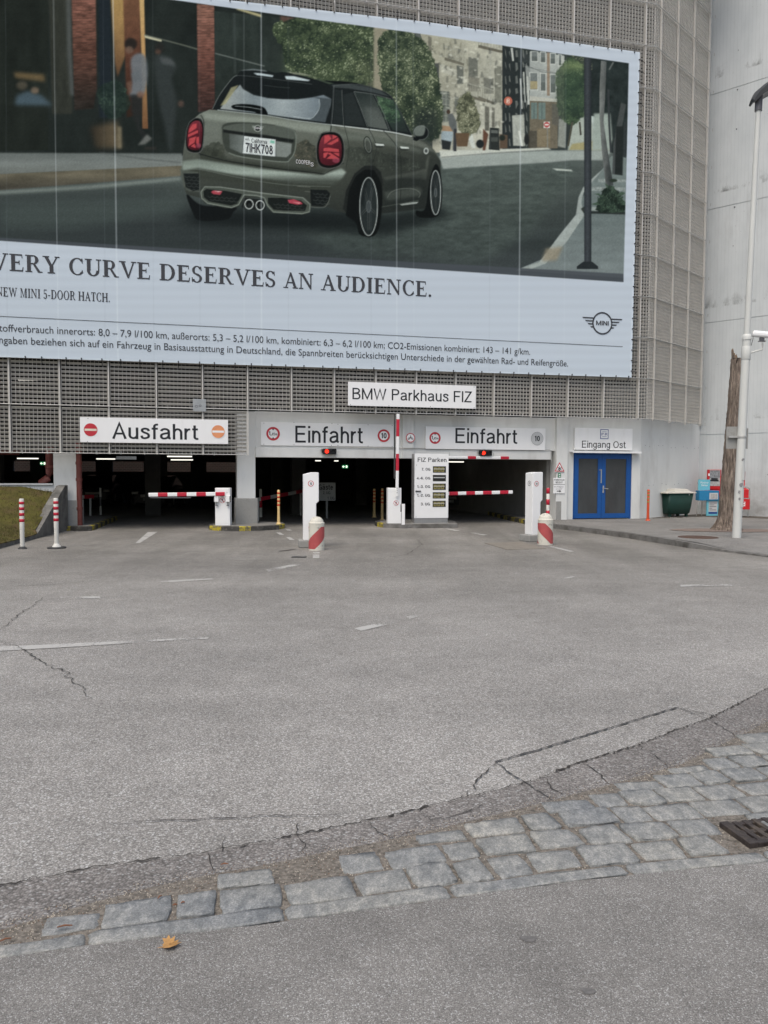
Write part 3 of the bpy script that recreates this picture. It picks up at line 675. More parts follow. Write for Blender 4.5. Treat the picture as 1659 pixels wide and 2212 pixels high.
def mask(pts, soft):
    P = np.array(pts); pad = int(soft*3)+2
    x0, x1 = max(0, int(P[:, 0].min())-pad), min(RW, int(P[:, 0].max())+pad+2); y0, y1 = max(0, int(P[:, 1].min())-pad), min(RH, int(P[:, 1].max())+pad+2)
    if x1 <= x0 or y1 <= y0: return None
    h, w = y1-y0, x1-x0; A = np.zeros((h, w), np.float32)
    px, py = P[:, 0], P[:, 1]; qx, qy = np.roll(px, -1), np.roll(py, -1)
    for sub in (0.25, 0.75):                       # scan lines, coverage along x
        for r in range(h):
            y = y0+r+sub; k = ((py <= y) & (qy > y)) | ((qy <= y) & (py > y))
            if not k.any(): continue
            xsx = np.sort(px[k]+(y-py[k])*(qx[k]-px[k])/(qy[k]-py[k]))
            for a, b in zip(xsx[0::2], xsx[1::2]):
                a -= x0; b -= x0; a = max(a, 0); b = min(b, w)
                if b <= a: continue
                ia, ib = int(a), int(b)
                if ia == ib: A[r, ia] += .5*(b-a)
                else:
                    A[r, ia] += .5*(ia+1-a); A[r, ia+1:ib] += .5
                    if ib < w: A[r, ib] += .5*(b-ib)
    if soft >= 1:
        for _ in range(2): A = box_blur(A, max(1, int(soft*.7)))
    return A, x0, y0
def P(pts, col, cs='2', soft=0, al=1.0, sm=False, grad=None, nz=0, nsc=20, nsx=1, nsy=1, tex=None):
    q = tr(pts, cs)
    if sm: q = smooth(q)
    r = mask(q, soft/RS)
    if r is None: return
    A, x0, y0 = r; h, w = A.shape; col_ = np.array(col, np.float32)/255
    if grad:                                        # grad = ((x,y,col),(x,y,col),...) blended along the first-to-last axis
        g0, g1 = tr([grad[0][:2], grad[-1][:2]], cs); dx, dy = g1[0]-g0[0], g1[1]-g0[1]; L2 = dx*dx+dy*dy
        X, Y = np.meshgrid(np.arange(w)+x0, np.arange(h)+y0); u = np.clip(((X-g0[0])*dx+(Y-g0[1])*dy)/L2, 0, 1)
        st = [0.0]+[float(np.clip(((tr([s_[:2]], cs)[0][0]-g0[0])*dx+(tr([s_[:2]], cs)[0][1]-g0[1])*dy)/L2, 0, 1)) for s_ in grad[1:-1]]+[1.0]
        col_ = np.stack([np.interp(u, st, [s_[2][k]/255 for s_ in grad]) for k in range(3)], 2).astype(np.float32)
    else: col_ = np.broadcast_to(col_, (h, w, 3))
    if tex is not None: col_ = tex(x0, y0, w, h, col_)
    if nz: col_ = col_*(1+nz*2*(vnoise(h, w, nsc/RS, int(abs(q[0][0]*7+q[0][1])) % 9999, 4, nsx, nsy)[..., None]-.5))
    A = np.clip(A, 0, 1)[..., None]*al
    IMG[y0:y0+h, x0:x0+w] = IMG[y0:y0+h, x0:x0+w]*(1-A)+col_*A
def Ls(pts, wd, col, cs='2', soft=0, al=1.0, sm=False, wd2=None):
    q = [np.array(p, float) for p in (smooth(pts, False) if sm else pts)]; L = len(q); a, b = [], []
    for i in range(L):
        d = q[min(i+1, L-1)]-q[max(i-1, 0)]; d = d/max(1e-6, np.linalg.norm(d)); n = np.array([-d[1], d[0]])
        ww = wd if wd2 is None else wd+(wd2-wd)*i/max(1, L-1); a.append(tuple(q[i]+n*ww/2)); b.append(tuple(q[i]-n*ww/2))
    P(a+b[::-1], col, cs, soft, al)
def E(cx, cy, rx, ry, col, cs='2', rot=0, **k):
    c_, s_ = math.cos(rot), math.sin(rot)
    P([(cx+rx*math.cos(t)*c_-ry*math.sin(t)*s_, cy+rx*math.cos(t)*s_+ry*math.sin(t)*c_) for t in np.linspace(0, 2*math.pi, 40, endpoint=False)], col, cs, **k)
def Ering(cx, cy, rx, ry, wd, col, cs='2', rot=0, **k):
    c_, s_ = math.cos(rot), math.sin(rot)
    Ls([(cx+rx*math.cos(t)*c_-ry*math.sin(t)*s_, cy+rx*math.cos(t)*s_+ry*math.sin(t)*c_) for t in np.linspace(0, 2*math.pi, 41)], wd, col, cs, **k)
def foliage(pts, cs, dark, mid, light, seed, dens=1.0, sc=14, lightcut=.62, soft=6):
    q = tr(pts, cs); r = mask(smooth(q), 10)
    if r is None: return
    A, x0, y0 = r; h, w = A.shape
    n1 = vnoise(h, w, sc*5, seed, 3); n2 = vnoise(h, w, sc, seed+1, 3); n3 = vnoise(h, w, sc*.45, seed+2, 2)
    v = n1*.5+n2*.3+n3*.2; v = (v-v.mean())/v.std()
    c_ = np.zeros((h, w, 3), np.float32); D_, M_, L_ = [np.array(z, np.float32)/255 for z in (dark, mid, light)]
    u = np.clip((v+1.3)/1.7, 0, 1)[..., None]; c_ = D_*(1-u)+M_*u
    lt = np.clip((n3*.6+n1*.4-lightcut)/.06, 0, 1)[..., None]*.85; c_ = c_*(1-lt)+L_*lt
    A = np.clip((A+(n2-.5)*.9-.35)/.25, 0, 1)*(A > .03); A = A[..., None]*dens
    IMG[y0:y0+h, x0:x0+w] = IMG[y0:y0+h, x0:x0+w]*(1-A)+c_*A
def bricks(x0, y0, w, h, col):
    yy = (np.arange(h)+y0)[:, None]; xx = (np.arange(w)+x0)[None, :]
    row = ((yy+xx*.05)/9.5).astype(int); ln = ((yy+xx*.05) % 9.5 < 2.0)
    nz = vnoise(h, w, 12, 77, 2, 2.2, .5)
    c = col*(.72+.6*nz[..., None]); c[ln] = c[ln]*.72+.05; return c
# ---- the picture field
PIC = [(-420, 917), (0, 948), (1230, 1031), (2455, 1112), (2466, 700), (2477, 250), (1600, 126), (1200, 72), (687, 0), (300, -46), (-420, -130)]
P(PIC, (52, 57, 57), 's')
# street: lit far end, shaded foreground
P([(-420, 640), (0, 640), (700, 560), (1700, 600), (2455, 600), (2455, 1112), (1230, 1031), (0, 948), (-420, 917)], 0, 's', grad=((1200, 560, (92, 98, 98)), (1200, 740, (72, 78, 77)), (1200, 960, (54, 59, 61)), (1200, 1080, (66, 70, 74))), nz=.10, nsc=60, nsx=6, nsy=.6); P([(900, 660), (1700, 620), (2300, 640), (2100, 900), (1900, 1050), (1300, 1000)], (78, 88, 84), 's', soft=30, al=.5, nz=.35, nsc=12, nsx=3)
P([(-420, 760), (0, 775), (600, 740), (1000, 900), (1500, 1000), (2455, 1080), (2455, 1112), (1230, 1031), (0, 948), (-420, 917)], (46, 50, 54), 's', soft=60, al=.55)
P([(0, 800), (700, 770), (760, 830), (300, 900), (0, 905)], (78, 88, 86), 's', soft=30, al=.5)
# left side: dim shop fronts
P([(-420, -130), (300, -46), (687, 0), (1230, 75), (1230, 600), (-420, 640)], (35, 39, 38), 's', nz=.25, nsc=90, nsy=2)
P([(-420, -130), (190, -60), (190, 590), (-420, 600)], (33, 36, 33), 's', nz=.25, nsc=60, nsy=3)
P([(262, -80), (385, -80), (395, 620), (285, 620)], (54, 53, 47), '1', soft=6, al=.8, nz=.2, nsc=20, nsy=4)
Ls([(372, -80), (378, 300), (395, 520)], 24, (88, 90, 92), '1', soft=8, al=.75)
P([(388, -80), (520, -80), (527, 480), (510, 590), (405, 600)], 0, '1', soft=4, grad=((450, 0, (128, 76, 64)), (450, 300, (98, 58, 48)), (450, 560, (45, 36, 33))), tex=bricks, nz=.2, nsc=30, nsx=3)
P([(535, -80), (600, -80), (610, 640), (540, 640)], (32, 38, 46), '1', soft=6)
P([(600, -80), (690, -80), (684, 300), (640, 420), (625, 340)], 0, '1', soft=5, grad=((640, 0, (178, 134, 72)), (640, 260, (142, 100, 60)), (640, 420, (90, 58, 40))), nz=.12, nsc=30, nsy=4)
P([(668, -80), (762, -80), (770, 620), (690, 640), (684, 430)], 0, '1', soft=4, grad=((710, 0, (118, 74, 52)), (710, 350, (92, 52, 40)), (710, 620, (52, 34, 28))), nz=.15, nsc=30)
P([(756, -80), (783, -80), (790, 260), (806, 700), (775, 700), (770, 300)], 0, '1', soft=3, grad=((770, 0, (206, 160, 96)), (775, 300, (196, 140, 82)), (790, 690, (120, 76, 48))))
P([(785, 190), (880, 215), (880, 228), (790, 206)], (215, 205, 170), '1', soft=3, al=.9)
Ls([(785, 190), (1000, 246), (1075, 268)], 7, (110, 112, 100), '1', soft=3, al=.8)
P([(1072, 20), (1166, 30), (1170, 600), (1078, 610)], 0, '1', soft=3, grad=((1120, 60, (140, 88, 74)), (1120, 320, (112, 64, 55)), (1120, 600, (62, 40, 38))), tex=bricks)
P([(1166, 60), (1560, 100), (1560, 560), (1172, 600)], (44, 50, 48), '1', nz=.25, nsc=50, nsy=2)
P([(1525, 85), (1600, 95), (1600, 160), (1530, 150)], (92, 66, 58), '1', soft=6)
P([(1280, 40), (1420, 78), (1425, 95), (1290, 52)], (190, 175, 125), '1', soft=4)
Ls([(1170, 290), (1440, 360)], 6, (105, 110, 108), '1', soft=3)
Ls([(1275, 70), (1280, 400)], 8, (64, 70, 70), '1', soft=5)
P([(75, 392), (240, 405), (245, 445), (85, 425)], (128, 98, 62), '1', soft=10, al=.75)
P([(90, 520), (150, 495), (230, 520), (285, 575), (80, 572)], (68, 84, 98), '1', soft=12)
E(120, 465, 30, 24, (76, 68, 58), '1', soft=8); E(190, 492, 22, 18, (112, 92, 78), '1', soft=7)
P([(490, 690), (640, 660), (662, 805), (520, 805)], 0, '1', soft=16, grad=((500, 740, (60, 48, 38)), (650, 740, (120, 98, 72))), al=.85)
P([(640, 690), (662, 690), (662, 808), (640, 808)], (128, 112, 88), '1', soft=6, al=.8)
foliage([(540, 480), (640, 440), (700, 520), (700, 600), (600, 650), (540, 560)], '1', (30, 42, 38), (40, 54, 48), (60, 80, 66), 31, .8)
# two passers-by, motion blurred in the print
def passer(dx, coat, trou, hair, al, shoe):
    P([(712+dx, 330), (745+dx, 292), (785+dx, 300), (802+dx, 360), (800+dx, 450), (775+dx, 520), (708+dx, 522), (720+dx, 440)], coat, '1', soft=7, al=al, sm=True)
    P([(710+dx, 515), (775+dx, 515), (772+dx, 600), (760+dx, 680), (800+dx, 740), (790+dx, 775), (745+dx, 700), (715+dx, 600)], trou, '1', soft=7, al=al)
    E(712+dx, 240, 34, 34, hair, '1', soft=5, al=al); E(704+dx, 272, 22, 20, (118, 86, 72), '1', soft=5, al=al*.9)
    P([(750+dx, 790), (800+dx, 730), (828+dx, 755), (790+dx, 785)], shoe, '1', soft=6, al=al); P([(785+dx, 800), (850+dx, 800), (855+dx, 815), (790+dx, 815)], (48, 44, 42), '1', soft=5, al=al)
passer(0, (110, 114, 124), (40, 40, 41), (38, 33, 32), .92, (108, 107, 106))
P([(712, 400), (760, 380), (768, 440), (722, 448)], (96, 100, 108), '1', soft=6, al=.7)
P([(690, 450), (715, 440), (720, 500), (700, 510)], (120, 84, 70), '1', soft=6, al=.7); E(765, 515, 20, 18, (128, 88, 72), '1', soft=7, al=.8)
P([(840, 320), (880, 296), (930, 320), (960, 365), (935, 430), (960, 560), (930, 830), (900, 700), (860, 520)], (52, 56, 58), '1', soft=10, al=.9, sm=True); E(868, 262, 26, 30, (40, 38, 37), '1', soft=7)
P([(870, 310), (930, 318), (958, 360), (880, 345)], (84, 86, 90), '1', soft=9, al=.8); E(860, 282, 16, 14, (92, 64, 54), '1', soft=6, al=.8); E(985, 565, 16, 18, (104, 74, 66), '1', soft=7, al=.7)
# pavement and kerb behind the car
P([(-580, 800), (0, 832), (990, 835), (1000, 905), (0, 948), (-580, 945)], 0, '1', soft=4, grad=((0, 830, (98, 102, 102)), (0, 880, (122, 126, 126)), (0, 945, (112, 114, 112))), nz=.1, nsc=40, nsx=8)
Ls([(540, 830), (800, 868), (985, 885)], 6, (84, 86, 86), '1', soft=4, al=.8)
P([(-580, 945), (0, 948), (988, 902), (985, 958), (0, 1036), (-580, 1060)], 0, '1', soft=3, grad=((0, 950, (104, 94, 78)), (0, 1030, (64, 58, 52))), nz=.22, nsc=40, nsx=4)
Ls([(-580, 1070), (0, 1048), (500, 1018), (985, 972)], 18, (142, 150, 146), '1', soft=8, al=.75)
# trees behind the car
P([(640, 0), (1180, 0), (1200, 260), (640, 200)], (60, 70, 58), '2', soft=20)
foliage([(600, -150), (900, -180), (1190, -160), (1200, 60), (1180, 200), (1050, 185), (900, 165), (760, 125), (660, 100), (640, 0)], '2', (38, 48, 38), (68, 80, 56), (150, 160, 122), 41, 1.0, 12, .63)
P([(1010, 60), (1180, 40), (1190, 220), (1060, 180)], (150, 138, 116), '2', soft=16, al=.45)
foliage([(640, -100), (760, -150), (900, -120), (1100, -60), (1180, 90), (1080, 190), (900, 165), (700, 110)], '2', (40, 50, 40), (72, 84, 58), (158, 166, 128), 43, .75, 9, .62)
# buildings along the lit street (coordinates of the upper right crop)
P([(-150, 60), (30, 130), (60, 700), (-150, 700)], (150, 140, 120), '3', soft=6)
P([(40, 140), (120, 160), (150, 200), (120, 480), (60, 400)], (92, 94, 92), '3', soft=4)
P([(60, 140), (440, 200), (440, 700), (120, 700), (120, 330)], 0, '3', grad=((120, 300, (176, 168, 148)), (400, 400, (196, 190, 176))), nz=.16, nsc=40)
P([(115, 290), (150, 290), (150, 420), (120, 400)], (60, 62, 64), '3', soft=3)
for (a, b, c_, d_, cc) in [(285, 262, 328, 360, (92, 92, 88)), (150, 415, 198, 560, (84, 90, 88)), (232, 300, 262, 385, (82, 84, 82)), (355, 355, 400, 430, (104, 102, 96)), (285, 352, 335, 420, (120, 114, 104)), (360, 485, 380, 600, (88, 84, 78)), (392, 490, 405, 585, (92, 88, 82)), (222, 440, 240, 500, (90, 92, 90)), (100, 165, 116, 240, (110, 104, 92)), (405, 300, 436, 470, (120, 118, 108))]:
    P([(a, b), (c_, b+6), (c_, d_), (a, d_)], cc, '3', soft=1.5)
for yy in range(425, 560, 26): Ls([(152, yy), (198, yy+4)], 2.5, (150, 152, 146), '3')
for xx in (166, 182): Ls([(xx, 418), (xx, 556)], 2.5, (150, 152, 146), '3')
for (x0_, x1_, y_) in [(175, 265, 262), (330, 445, 205), (270, 362, 430), (330, 402, 440)]:
    P([(x0_, y_), (x1_, y_+28), (x1_, y_+40), (x0_, y_+14)], (96, 88, 76), '3', soft=1)
    for k_ in range(9):
        f_ = k_/8; Ls([(x0_+(x1_-x0_)*f_, y_+28*f_-52), (x0_+(x1_-x0_)*f_, y_+28*f_)], 2.2, (150, 146, 134), '3')
    Ls([(x0_, y_-52), (x1_, y_-24)], 4, (168, 164, 152), '3')
P([(150, 290), (230, 320), (228, 352), (160, 330)], (206, 200, 186), '3', soft=2)
P([(440, 205), (560, 260), (566, 420), (540, 690), (440, 690)], (44, 48, 50), '3', soft=2)
for (a, b, c_, d_) in [(478, 220, 488, 280), (548, 320, 560, 480), (520, 360, 527, 500), (500, 540, 512, 660), (535, 330, 541, 470)]: P([(a, b), (c_, b), (c_+6, d_), (a+8, d_)], (196, 196, 192), '3', soft=1)
P([(485, 530), (540, 525), (545, 670), (490, 668)], (176, 176, 168), '3', soft=2)
P([(512, 225), (575, 262), (578, 290), (515, 285)], (58, 62, 64), '3'); P([(545, 300), (578, 312), (578, 352), (550, 350)], (140, 142, 142), '3', soft=2)
P([(566, 235), (725, 255), (720, 460), (566, 470)], 0, '3', grad=((570, 250, (160, 164, 166)), (720, 300, (186, 188, 188))), nz=.05)
for (a, b, c_, d_) in [(575, 238, 601, 280), (617, 240, 637, 286), (662, 246, 682, 292), (568, 335, 601, 410), (617, 338, 638, 416), (662, 344, 684, 424), (700, 252, 710, 300), (722, 280, 734, 300)]:
    P([(a-4, b-4), (c_+4, b-2), (c_+4, d_+5), (a-4, d_+4)], (206, 206, 204), '3', soft=1); P([(a, b), (c_, b), (c_, d_), (a, d_)], (108, 114, 118), '3', soft=1); P([(a, (b+d_)/2), (c_, (b+d_)/2), (c_, d_), (a, d_)], (84, 90, 92), '3', soft=1)
P([(568, 372), (601, 372), (601, 408), (568, 408)], (172, 152, 108), '3', soft=1); P([(645, 240), (658, 242), (658, 440), (645, 438)], (150, 122, 102), '3', soft=1)
P([(566, 440), (695, 455), (690, 468), (566, 462)], (196, 192, 184), '3'); P([(566, 462), (694, 468), (694, 680), (566, 684)], (106, 92, 76), '3', nz=.12, nsc=16)
for (a, b, c_, d_) in [(572, 470, 600, 545), (606, 470, 638, 548)]: P([(a, b), (c_, b), (c_, d_), (a, d_)], (98, 120, 120), '3', soft=1); Ls([((a+c_)/2, b), ((a+c_)/2, d_)], 3, (70, 84, 84), '3')
P([(668, 475), (700, 480), (700, 580), (668, 570)], (84, 78, 72), '3', soft=2); P([(560, 600), (600, 600), (600, 680), (560, 680)], (70, 62, 54), '3', soft=2)
P([(600, 590), (660, 590), (660, 672), (600, 672)], (128, 108, 82), '3', soft=2)
Ls([(530, 290), (620, 330), (815, 350)], 2.5, (90, 94, 96), '3'); Ls([(560, 310), (815, 358)], 2, (110, 114, 116), '3')
P([(700, 545), (735, 550), (730, 680), (695, 670)], (140, 142, 138), '3', soft=2)
# hill street at the far end, sunlit road
P([(770, 500), (940, 500), (945, 690), (740, 690)], (172, 178, 170), '3', soft=4); P([(850, 520), (900, 525), (890, 560), (860, 590), (850, 560)], (196, 206, 204), '3', soft=3); P([(760, 660), (900, 640), (930, 690), (745, 688)], (166, 152, 104), '3', soft=4)
P([(150, 715), (640, 690), (945, 690), (905, 735), (760, 735), (640, 746), (300, 765), (168, 775)], (158, 164, 162), '3', soft=4, nz=.05, nsc=30)
P([(150, 690), (430, 684), (650, 678), (665, 686), (400, 704), (160, 726)], (204, 204, 196), '3', soft=2)
Ls([(160, 722), (400, 702), (660, 687)], 5, (128, 130, 128), '3', soft=2)
P([(668, 772), (755, 778), (765, 786), (690, 782)], (190, 196, 190), '3', soft=2)
foliage([(690, 330), (740, 270), (800, 250), (830, 330), (822, 500), (790, 560), (745, 575), (700, 530), (690, 440)], '3', (46, 58, 48), (68, 86, 62), (118, 136, 92), 51, 1.0, 10, .64)
P([(735, 285), (815, 285), (815, 320), (705, 320)], (140, 156, 98), '3', soft=14, al=.5)
P([(690, 340), (818, 340), (818, 520), (700, 520)], (50, 70, 56), '3', soft=30, al=.55)
Ls([(762, 560), (742, 670)], 9, (80, 76, 66), '3', soft=1); Ls([(795, 560), (800, 620)], 8, (70, 66, 60), '3', soft=1)
# dappled light and small relief over the fronts
for k_, (x0_, y0_, x1_, y1_) in enumerate([(70, 150, 440, 690), (566, 235, 725, 680), (150, 240, 440, 560)]):
    P([(x0_, y0_), (x1_, y0_+20), (x1_, y1_), (x0_, y1_)], (150, 146, 132), '3', soft=2, al=.18, nz=.4, nsc=9)
rdp = random.Random(8)
for k_ in range(190):
    xx, yy = rdp.uniform(90, 436), rdp.uniform(170, 660)
    if rdp.random() < .55: P([(xx, yy), (xx+rdp.uniform(3, 14), yy+rdp.uniform(-3, 5)), (xx+rdp.uniform(4, 16), yy+rdp.uniform(8, 34)), (xx-rdp.uniform(-2, 4), yy+rdp.uniform(8, 30))], rdp.choice([(66, 66, 62), (96, 92, 82), (52, 54, 54)]), '3', soft=2, al=.38)
    else: P([(xx, yy), (xx+rdp.uniform(3, 22), yy+rdp.uniform(-2, 6)), (xx+rdp.uniform(4, 22), yy+rdp.uniform(3, 14)), (xx, yy+rdp.uniform(3, 12))], (226, 221, 206), '3', soft=2, al=.6)
for (xx, w_) in ((500, 9), (532, 6), (470, 5), (452, 4), (548, 5)):
    for yy in range(230, 680, 58): P([(xx, yy+rdp.uniform(-10, 10)), (xx+w_, yy), (xx+w_+4, yy+rdp.uniform(14, 44)), (xx+2, yy+rdp.uniform(14, 44))], (150, 150, 146), '3', soft=1, al=.55)
# dark trees on the right, tree trunks, pavement
P([(818, 250), (1030, 290), (1012, 700), (1005, 720), (940, 700), (930, 560), (818, 520)], (40, 46, 47), '3', nz=.25, nsc=24)
foliage([(750, 250), (830, 245), (850, 330), (800, 290)], '3', (44, 50, 46), (60, 66, 58), (150, 146, 120), 57, .8, 8)
P([(860, 520), (935, 520), (945, 640), (930, 690), (850, 690)], (158, 168, 162), '3', soft=5)
P([(1010, 720), (940, 716), (900, 775), (840, 850), (812, 900), (780, 985), (620, 1190), (500, 1240), (1000, 1275)], 0, '3', grad=((900, 740, (116, 126, 126)), (900, 960, (104, 114, 116)), (900, 1240, (120, 128, 132))), nz=.08, nsc=30, nsx=3)
P([(905, 772), (860, 812), (812, 858), (790, 905), (778, 985), (705, 1075), (612, 1200), (500, 1242), (555, 1242), (640, 1208), (735, 1110), (815, 990), (803, 930), (812, 885), (850, 838)], (162, 168, 168), '3', soft=2, nz=.1, nsc=20)
P([(640, 1140), (720, 1130), (690, 1195), (620, 1200)], (150, 134, 112), '3', soft=8, al=.8)
for (a, b, c_, d_) in [(850, 856, 1005, 876), (880, 820, 1008, 836), (846, 948, 905, 972)]: P([(a, b), (c_, b+4), (c_, d_), (a, d_)], (150, 156, 156), '3', soft=2, al=.8, nz=.3, nsc=6)
P([(845, 968), (1006, 970), (1006, 984), (848, 980)], (44, 48, 48), '3', soft=2)
P([(893, 278), (918, 282), (913, 420), (905, 560), (925, 700), (950, 850), (915, 855), (897, 700), (886, 540), (886, 420)], 0, '3', soft=1, grad=((885, 500, (128, 128, 128)), (930, 500, (64, 66, 68))), nz=.2, nsc=14, nsy=3)
P([(985, 470), (1008, 480), (975, 660), (962, 800), (944, 800), (950, 660)], (72, 74, 76), '3', soft=2); P([(962, 580), (998, 580), (992, 805), (956, 800)], (38, 41, 42), '3', soft=2); Ls([(926, 410), (930, 560), (938, 700)], 9, (56, 58, 62), '3', soft=1)
Ls([(950, 285), (930, 320)], 7, (96, 98, 98), '3', soft=1); P([(998, 560), (1010, 560), (1008, 725), (994, 720)], (52, 55, 58), '3', soft=2)
foliage([(885, 900), (930, 850), (970, 880), (1005, 930), (1005, 968), (880, 972)], '3', (30, 38, 34), (48, 62, 52), (78, 100, 82), 61, 1.0, 8)
for (x_, y_, a_) in [(905, 905, 2.6), (960, 900, .5), (925, 870, 1.9), (985, 940, .3), (900, 940, 3.0), (940, 885, 1.3)]:
    P([(x_, y_), (x_+34*math.cos(a_)-6*math.sin(a_), y_-34*math.sin(a_)-6*math.cos(a_)), (x_+52*math.cos(a_), y_-30*math.sin(a_)), (x_+30*math.cos(a_)+8*math.sin(a_), y_-22*math.sin(a_)+8*math.cos(a_))], (66, 84, 70), '3', soft=1)
E(950, 828, 18, 8, (44, 52, 44), '3', soft=3)
P([(800, 958), (818, 945), (846, 960), (815, 980)], (52, 56, 54), '3', soft=3)
P([(815, 262), (849, 268), (849, 1215), (816, 1215)], 0, '3', soft=1, grad=((812, 700, (44, 47, 52)), (830, 700, (66, 68, 76)), (852, 700, (36, 39, 43)))); P([(812, 1200), (852, 1200), (880, 1222), (880, 1234), (782, 1234), (782, 1222)], (40, 43, 47), '3', soft=1)
# street life: barrow man, boards, round sign, no entry sign
E(467, 463, 19, 20, (206, 98, 78), '3', soft=1); Ls([(462, 453), (462, 473)], 3, (236, 220, 206), '3'); Ering(467, 458, 5, 4.5, 2.5, (236, 220, 206), '3'); Ering(467, 468, 6, 5, 2.5, (236, 220, 206), '3')
P([(630, 558), (658, 558), (658, 587), (630, 587)], (226, 222, 218), '3'); E(644, 572, 13, 13, (196, 72, 74), '3'); P([(635, 569), (653, 569), (653, 575), (635, 575)], (240, 236, 232), '3'); Ls([(647, 587), (648, 676)], 4, (130, 130, 128), '3')
P([(383, 585), (424, 588), (428, 690), (378, 686)], (46, 48, 48), '3', soft=1); P([(388, 596), (420, 598), (420, 612), (388, 610)], (96, 98, 96), '3', soft=1); P([(388, 630), (420, 630), (420, 650), (388, 650)], (74, 76, 74), '3', soft=2); P([(352, 590), (376, 615), (362, 690), (350, 690)], (104, 66, 52), '3', soft=2); P([(428, 615), (464, 620), (464, 680), (428, 682)], (96, 74, 60), '3', soft=2); E(440, 632, 14, 14, (40, 44, 40), '3', soft=2)
E(338, 660, 18, 20, (38, 40, 42), '3', soft=3); P([(300, 600), (318, 680), (300, 680), (286, 640)], (206, 206, 200), '3', soft=2); E(552, 640, 12, 24, (40, 40, 42), '3', soft=2); P([(512, 600), (522, 600), (536, 670), (526, 670)], (220, 218, 210), '3', soft=1)
P([(165, 604), (212, 600), (208, 650), (195, 680), (168, 680), (160, 640)], (158, 172, 184), '3', soft=2, sm=True); P([(158, 575), (224, 582), (222, 604), (164, 600)], (172, 132, 100), '3', soft=1); P([(190, 525), (212, 520), (230, 556), (232, 598), (222, 690), (212, 690), (215, 606), (196, 575)], (96, 98, 100), '3', soft=2); E(193, 513, 9, 10, (74, 56, 48), '3', soft=1); P([(218, 590), (231, 590), (230, 694), (217, 694)], (58, 58, 64), '3', soft=1); P([(160, 640), (206, 650), (200, 688), (164, 684)], (44, 46, 48), '3', soft=2)
foliage([(240, 460), (290, 420), (330, 520), (340, 580), (300, 620), (250, 610), (230, 540)], '3', (60, 62, 46), (110, 110, 84), (196, 192, 160), 63, .9, 8)
P([(225, 610), (290, 610), (280, 672), (232, 672)], (104, 78, 58), '3', soft=2)
# second tree clump right of the car
foliage([(1160, -60), (1260, -120), (1400, -60), (1470, 80), (1510, 300), (1490, 470), (1400, 480), (1330, 440), (1240, 270), (1180, 200)], '2', (42, 52, 42), (70, 80, 60), (166, 170, 134), 71, 1.0, 10, .61)
P([(1370, 320), (1490, 320), (1490, 480), (1400, 500), (1340, 440)], (38, 44, 44), '2', soft=26, al=.8)
foliage([(1200, -60), (1300, -80), (1400, 0), (1440, 200), (1300, 240), (1210, 150)], '2', (44, 54, 44), (80, 90, 66), (178, 182, 146), 73, .7, 7, .60)
# single leaves catching light
rdl = random.Random(4)
for (x0_, y0_, x1_, y1_, n_) in ((640, -60, 1180, 120, 260), (1200, -30, 1460, 420, 300)):
    for k_ in range(n_):
        xx, yy = rdl.uniform(x0_, x1_), rdl.uniform(y0_, y1_); s_ = rdl.uniform(2.5, 7)
        P([(xx, yy), (xx+s_, yy-s_*.4), (xx+s_*1.5, yy+s_*.3), (xx+s_*.6, yy+s_*.8)], rdl.choice([(176, 186, 140), (150, 164, 112), (205, 208, 176), (44, 54, 42), (34, 42, 36)]), '2', soft=1, al=.6)
# ---- the car
E(620, 905, 560, 60, (28, 31, 33), soft=40, al=.85); P([(150, 900), (1100, 900), (1500, 850), (1560, 900), (1200, 1010), (600, 960), (140, 930)], (24, 27, 29), soft=26, al=.8)
P([(118, 780), (200, 840), (380, 850), (370, 880), (335, 918), (190, 925), (150, 880)], (22, 23, 25), soft=2, sm=True)      # tyre behind
BODY = [(240, 320), (185, 345), (140, 385), (115, 450), (100, 540), (95, 600), (90, 650), (92, 690), (105, 750), (118, 782), (190, 800), (215, 830), (330, 858), (400, 850), (440, 800), (530, 800), (580, 880), (770, 890), (800, 850), (885, 850), (960, 880), (1060, 900), (1180, 880), (1370, 862), (1440, 840), (1500, 700), (1498, 600), (1470, 545), (1430, 500), (1380, 478), (1300, 440), (1000, 400), (600, 350)]
P(BODY, 0, soft=1, grad=((600, 330, (112, 116, 108)), (600, 480, (96, 98, 90)), (600, 640, (70, 72, 66)), (600, 760, (58, 60, 56)), (600, 880, (46, 48, 46))))
P([(910, 400), (1300, 440), (1430, 500), (1500, 600), (1500, 850), (1150, 890), (960, 880), (900, 780), (985, 640), (960, 460)], 0, soft=3, grad=((1000, 420, (86, 88, 80)), (1150, 560, (66, 68, 62)), (1200, 860, (40, 42, 41))))
P([(920, 408), (1330, 462), (1420, 505), (1480, 560), (1380, 520), (1200, 478), (1000, 440)], (128, 130, 122), soft=6, al=.55)
P([(1190, 690), (1350, 660), (1420, 640), (1420, 600), (1440, 560), (1420, 700), (1300, 690), (1200, 705)], (106, 108, 100), soft=5, al=.55)
P([(1180, 700), (1420, 655), (1410, 800), (1200, 850)], (38, 41, 40), soft=18, al=.6)
# sky and street mirrored in the flank
P([(930, 440), (1080, 452), (1240, 486), (1400, 540), (1400, 560), (1240, 520), (1060, 490), (940, 480)], (118, 124, 116), soft=10, al=.5)
foliage([(1000, 520), (1150, 540), (1300, 580), (1400, 620), (1300, 660), (1150, 640), (1010, 600)], '2', (36, 38, 36), (54, 57, 52), (84, 88, 80), 87, .55, 14)
P([(1190, 770), (1380, 740), (1400, 760), (1385, 790), (1210, 815)], (92, 96, 90), soft=8, al=.5)
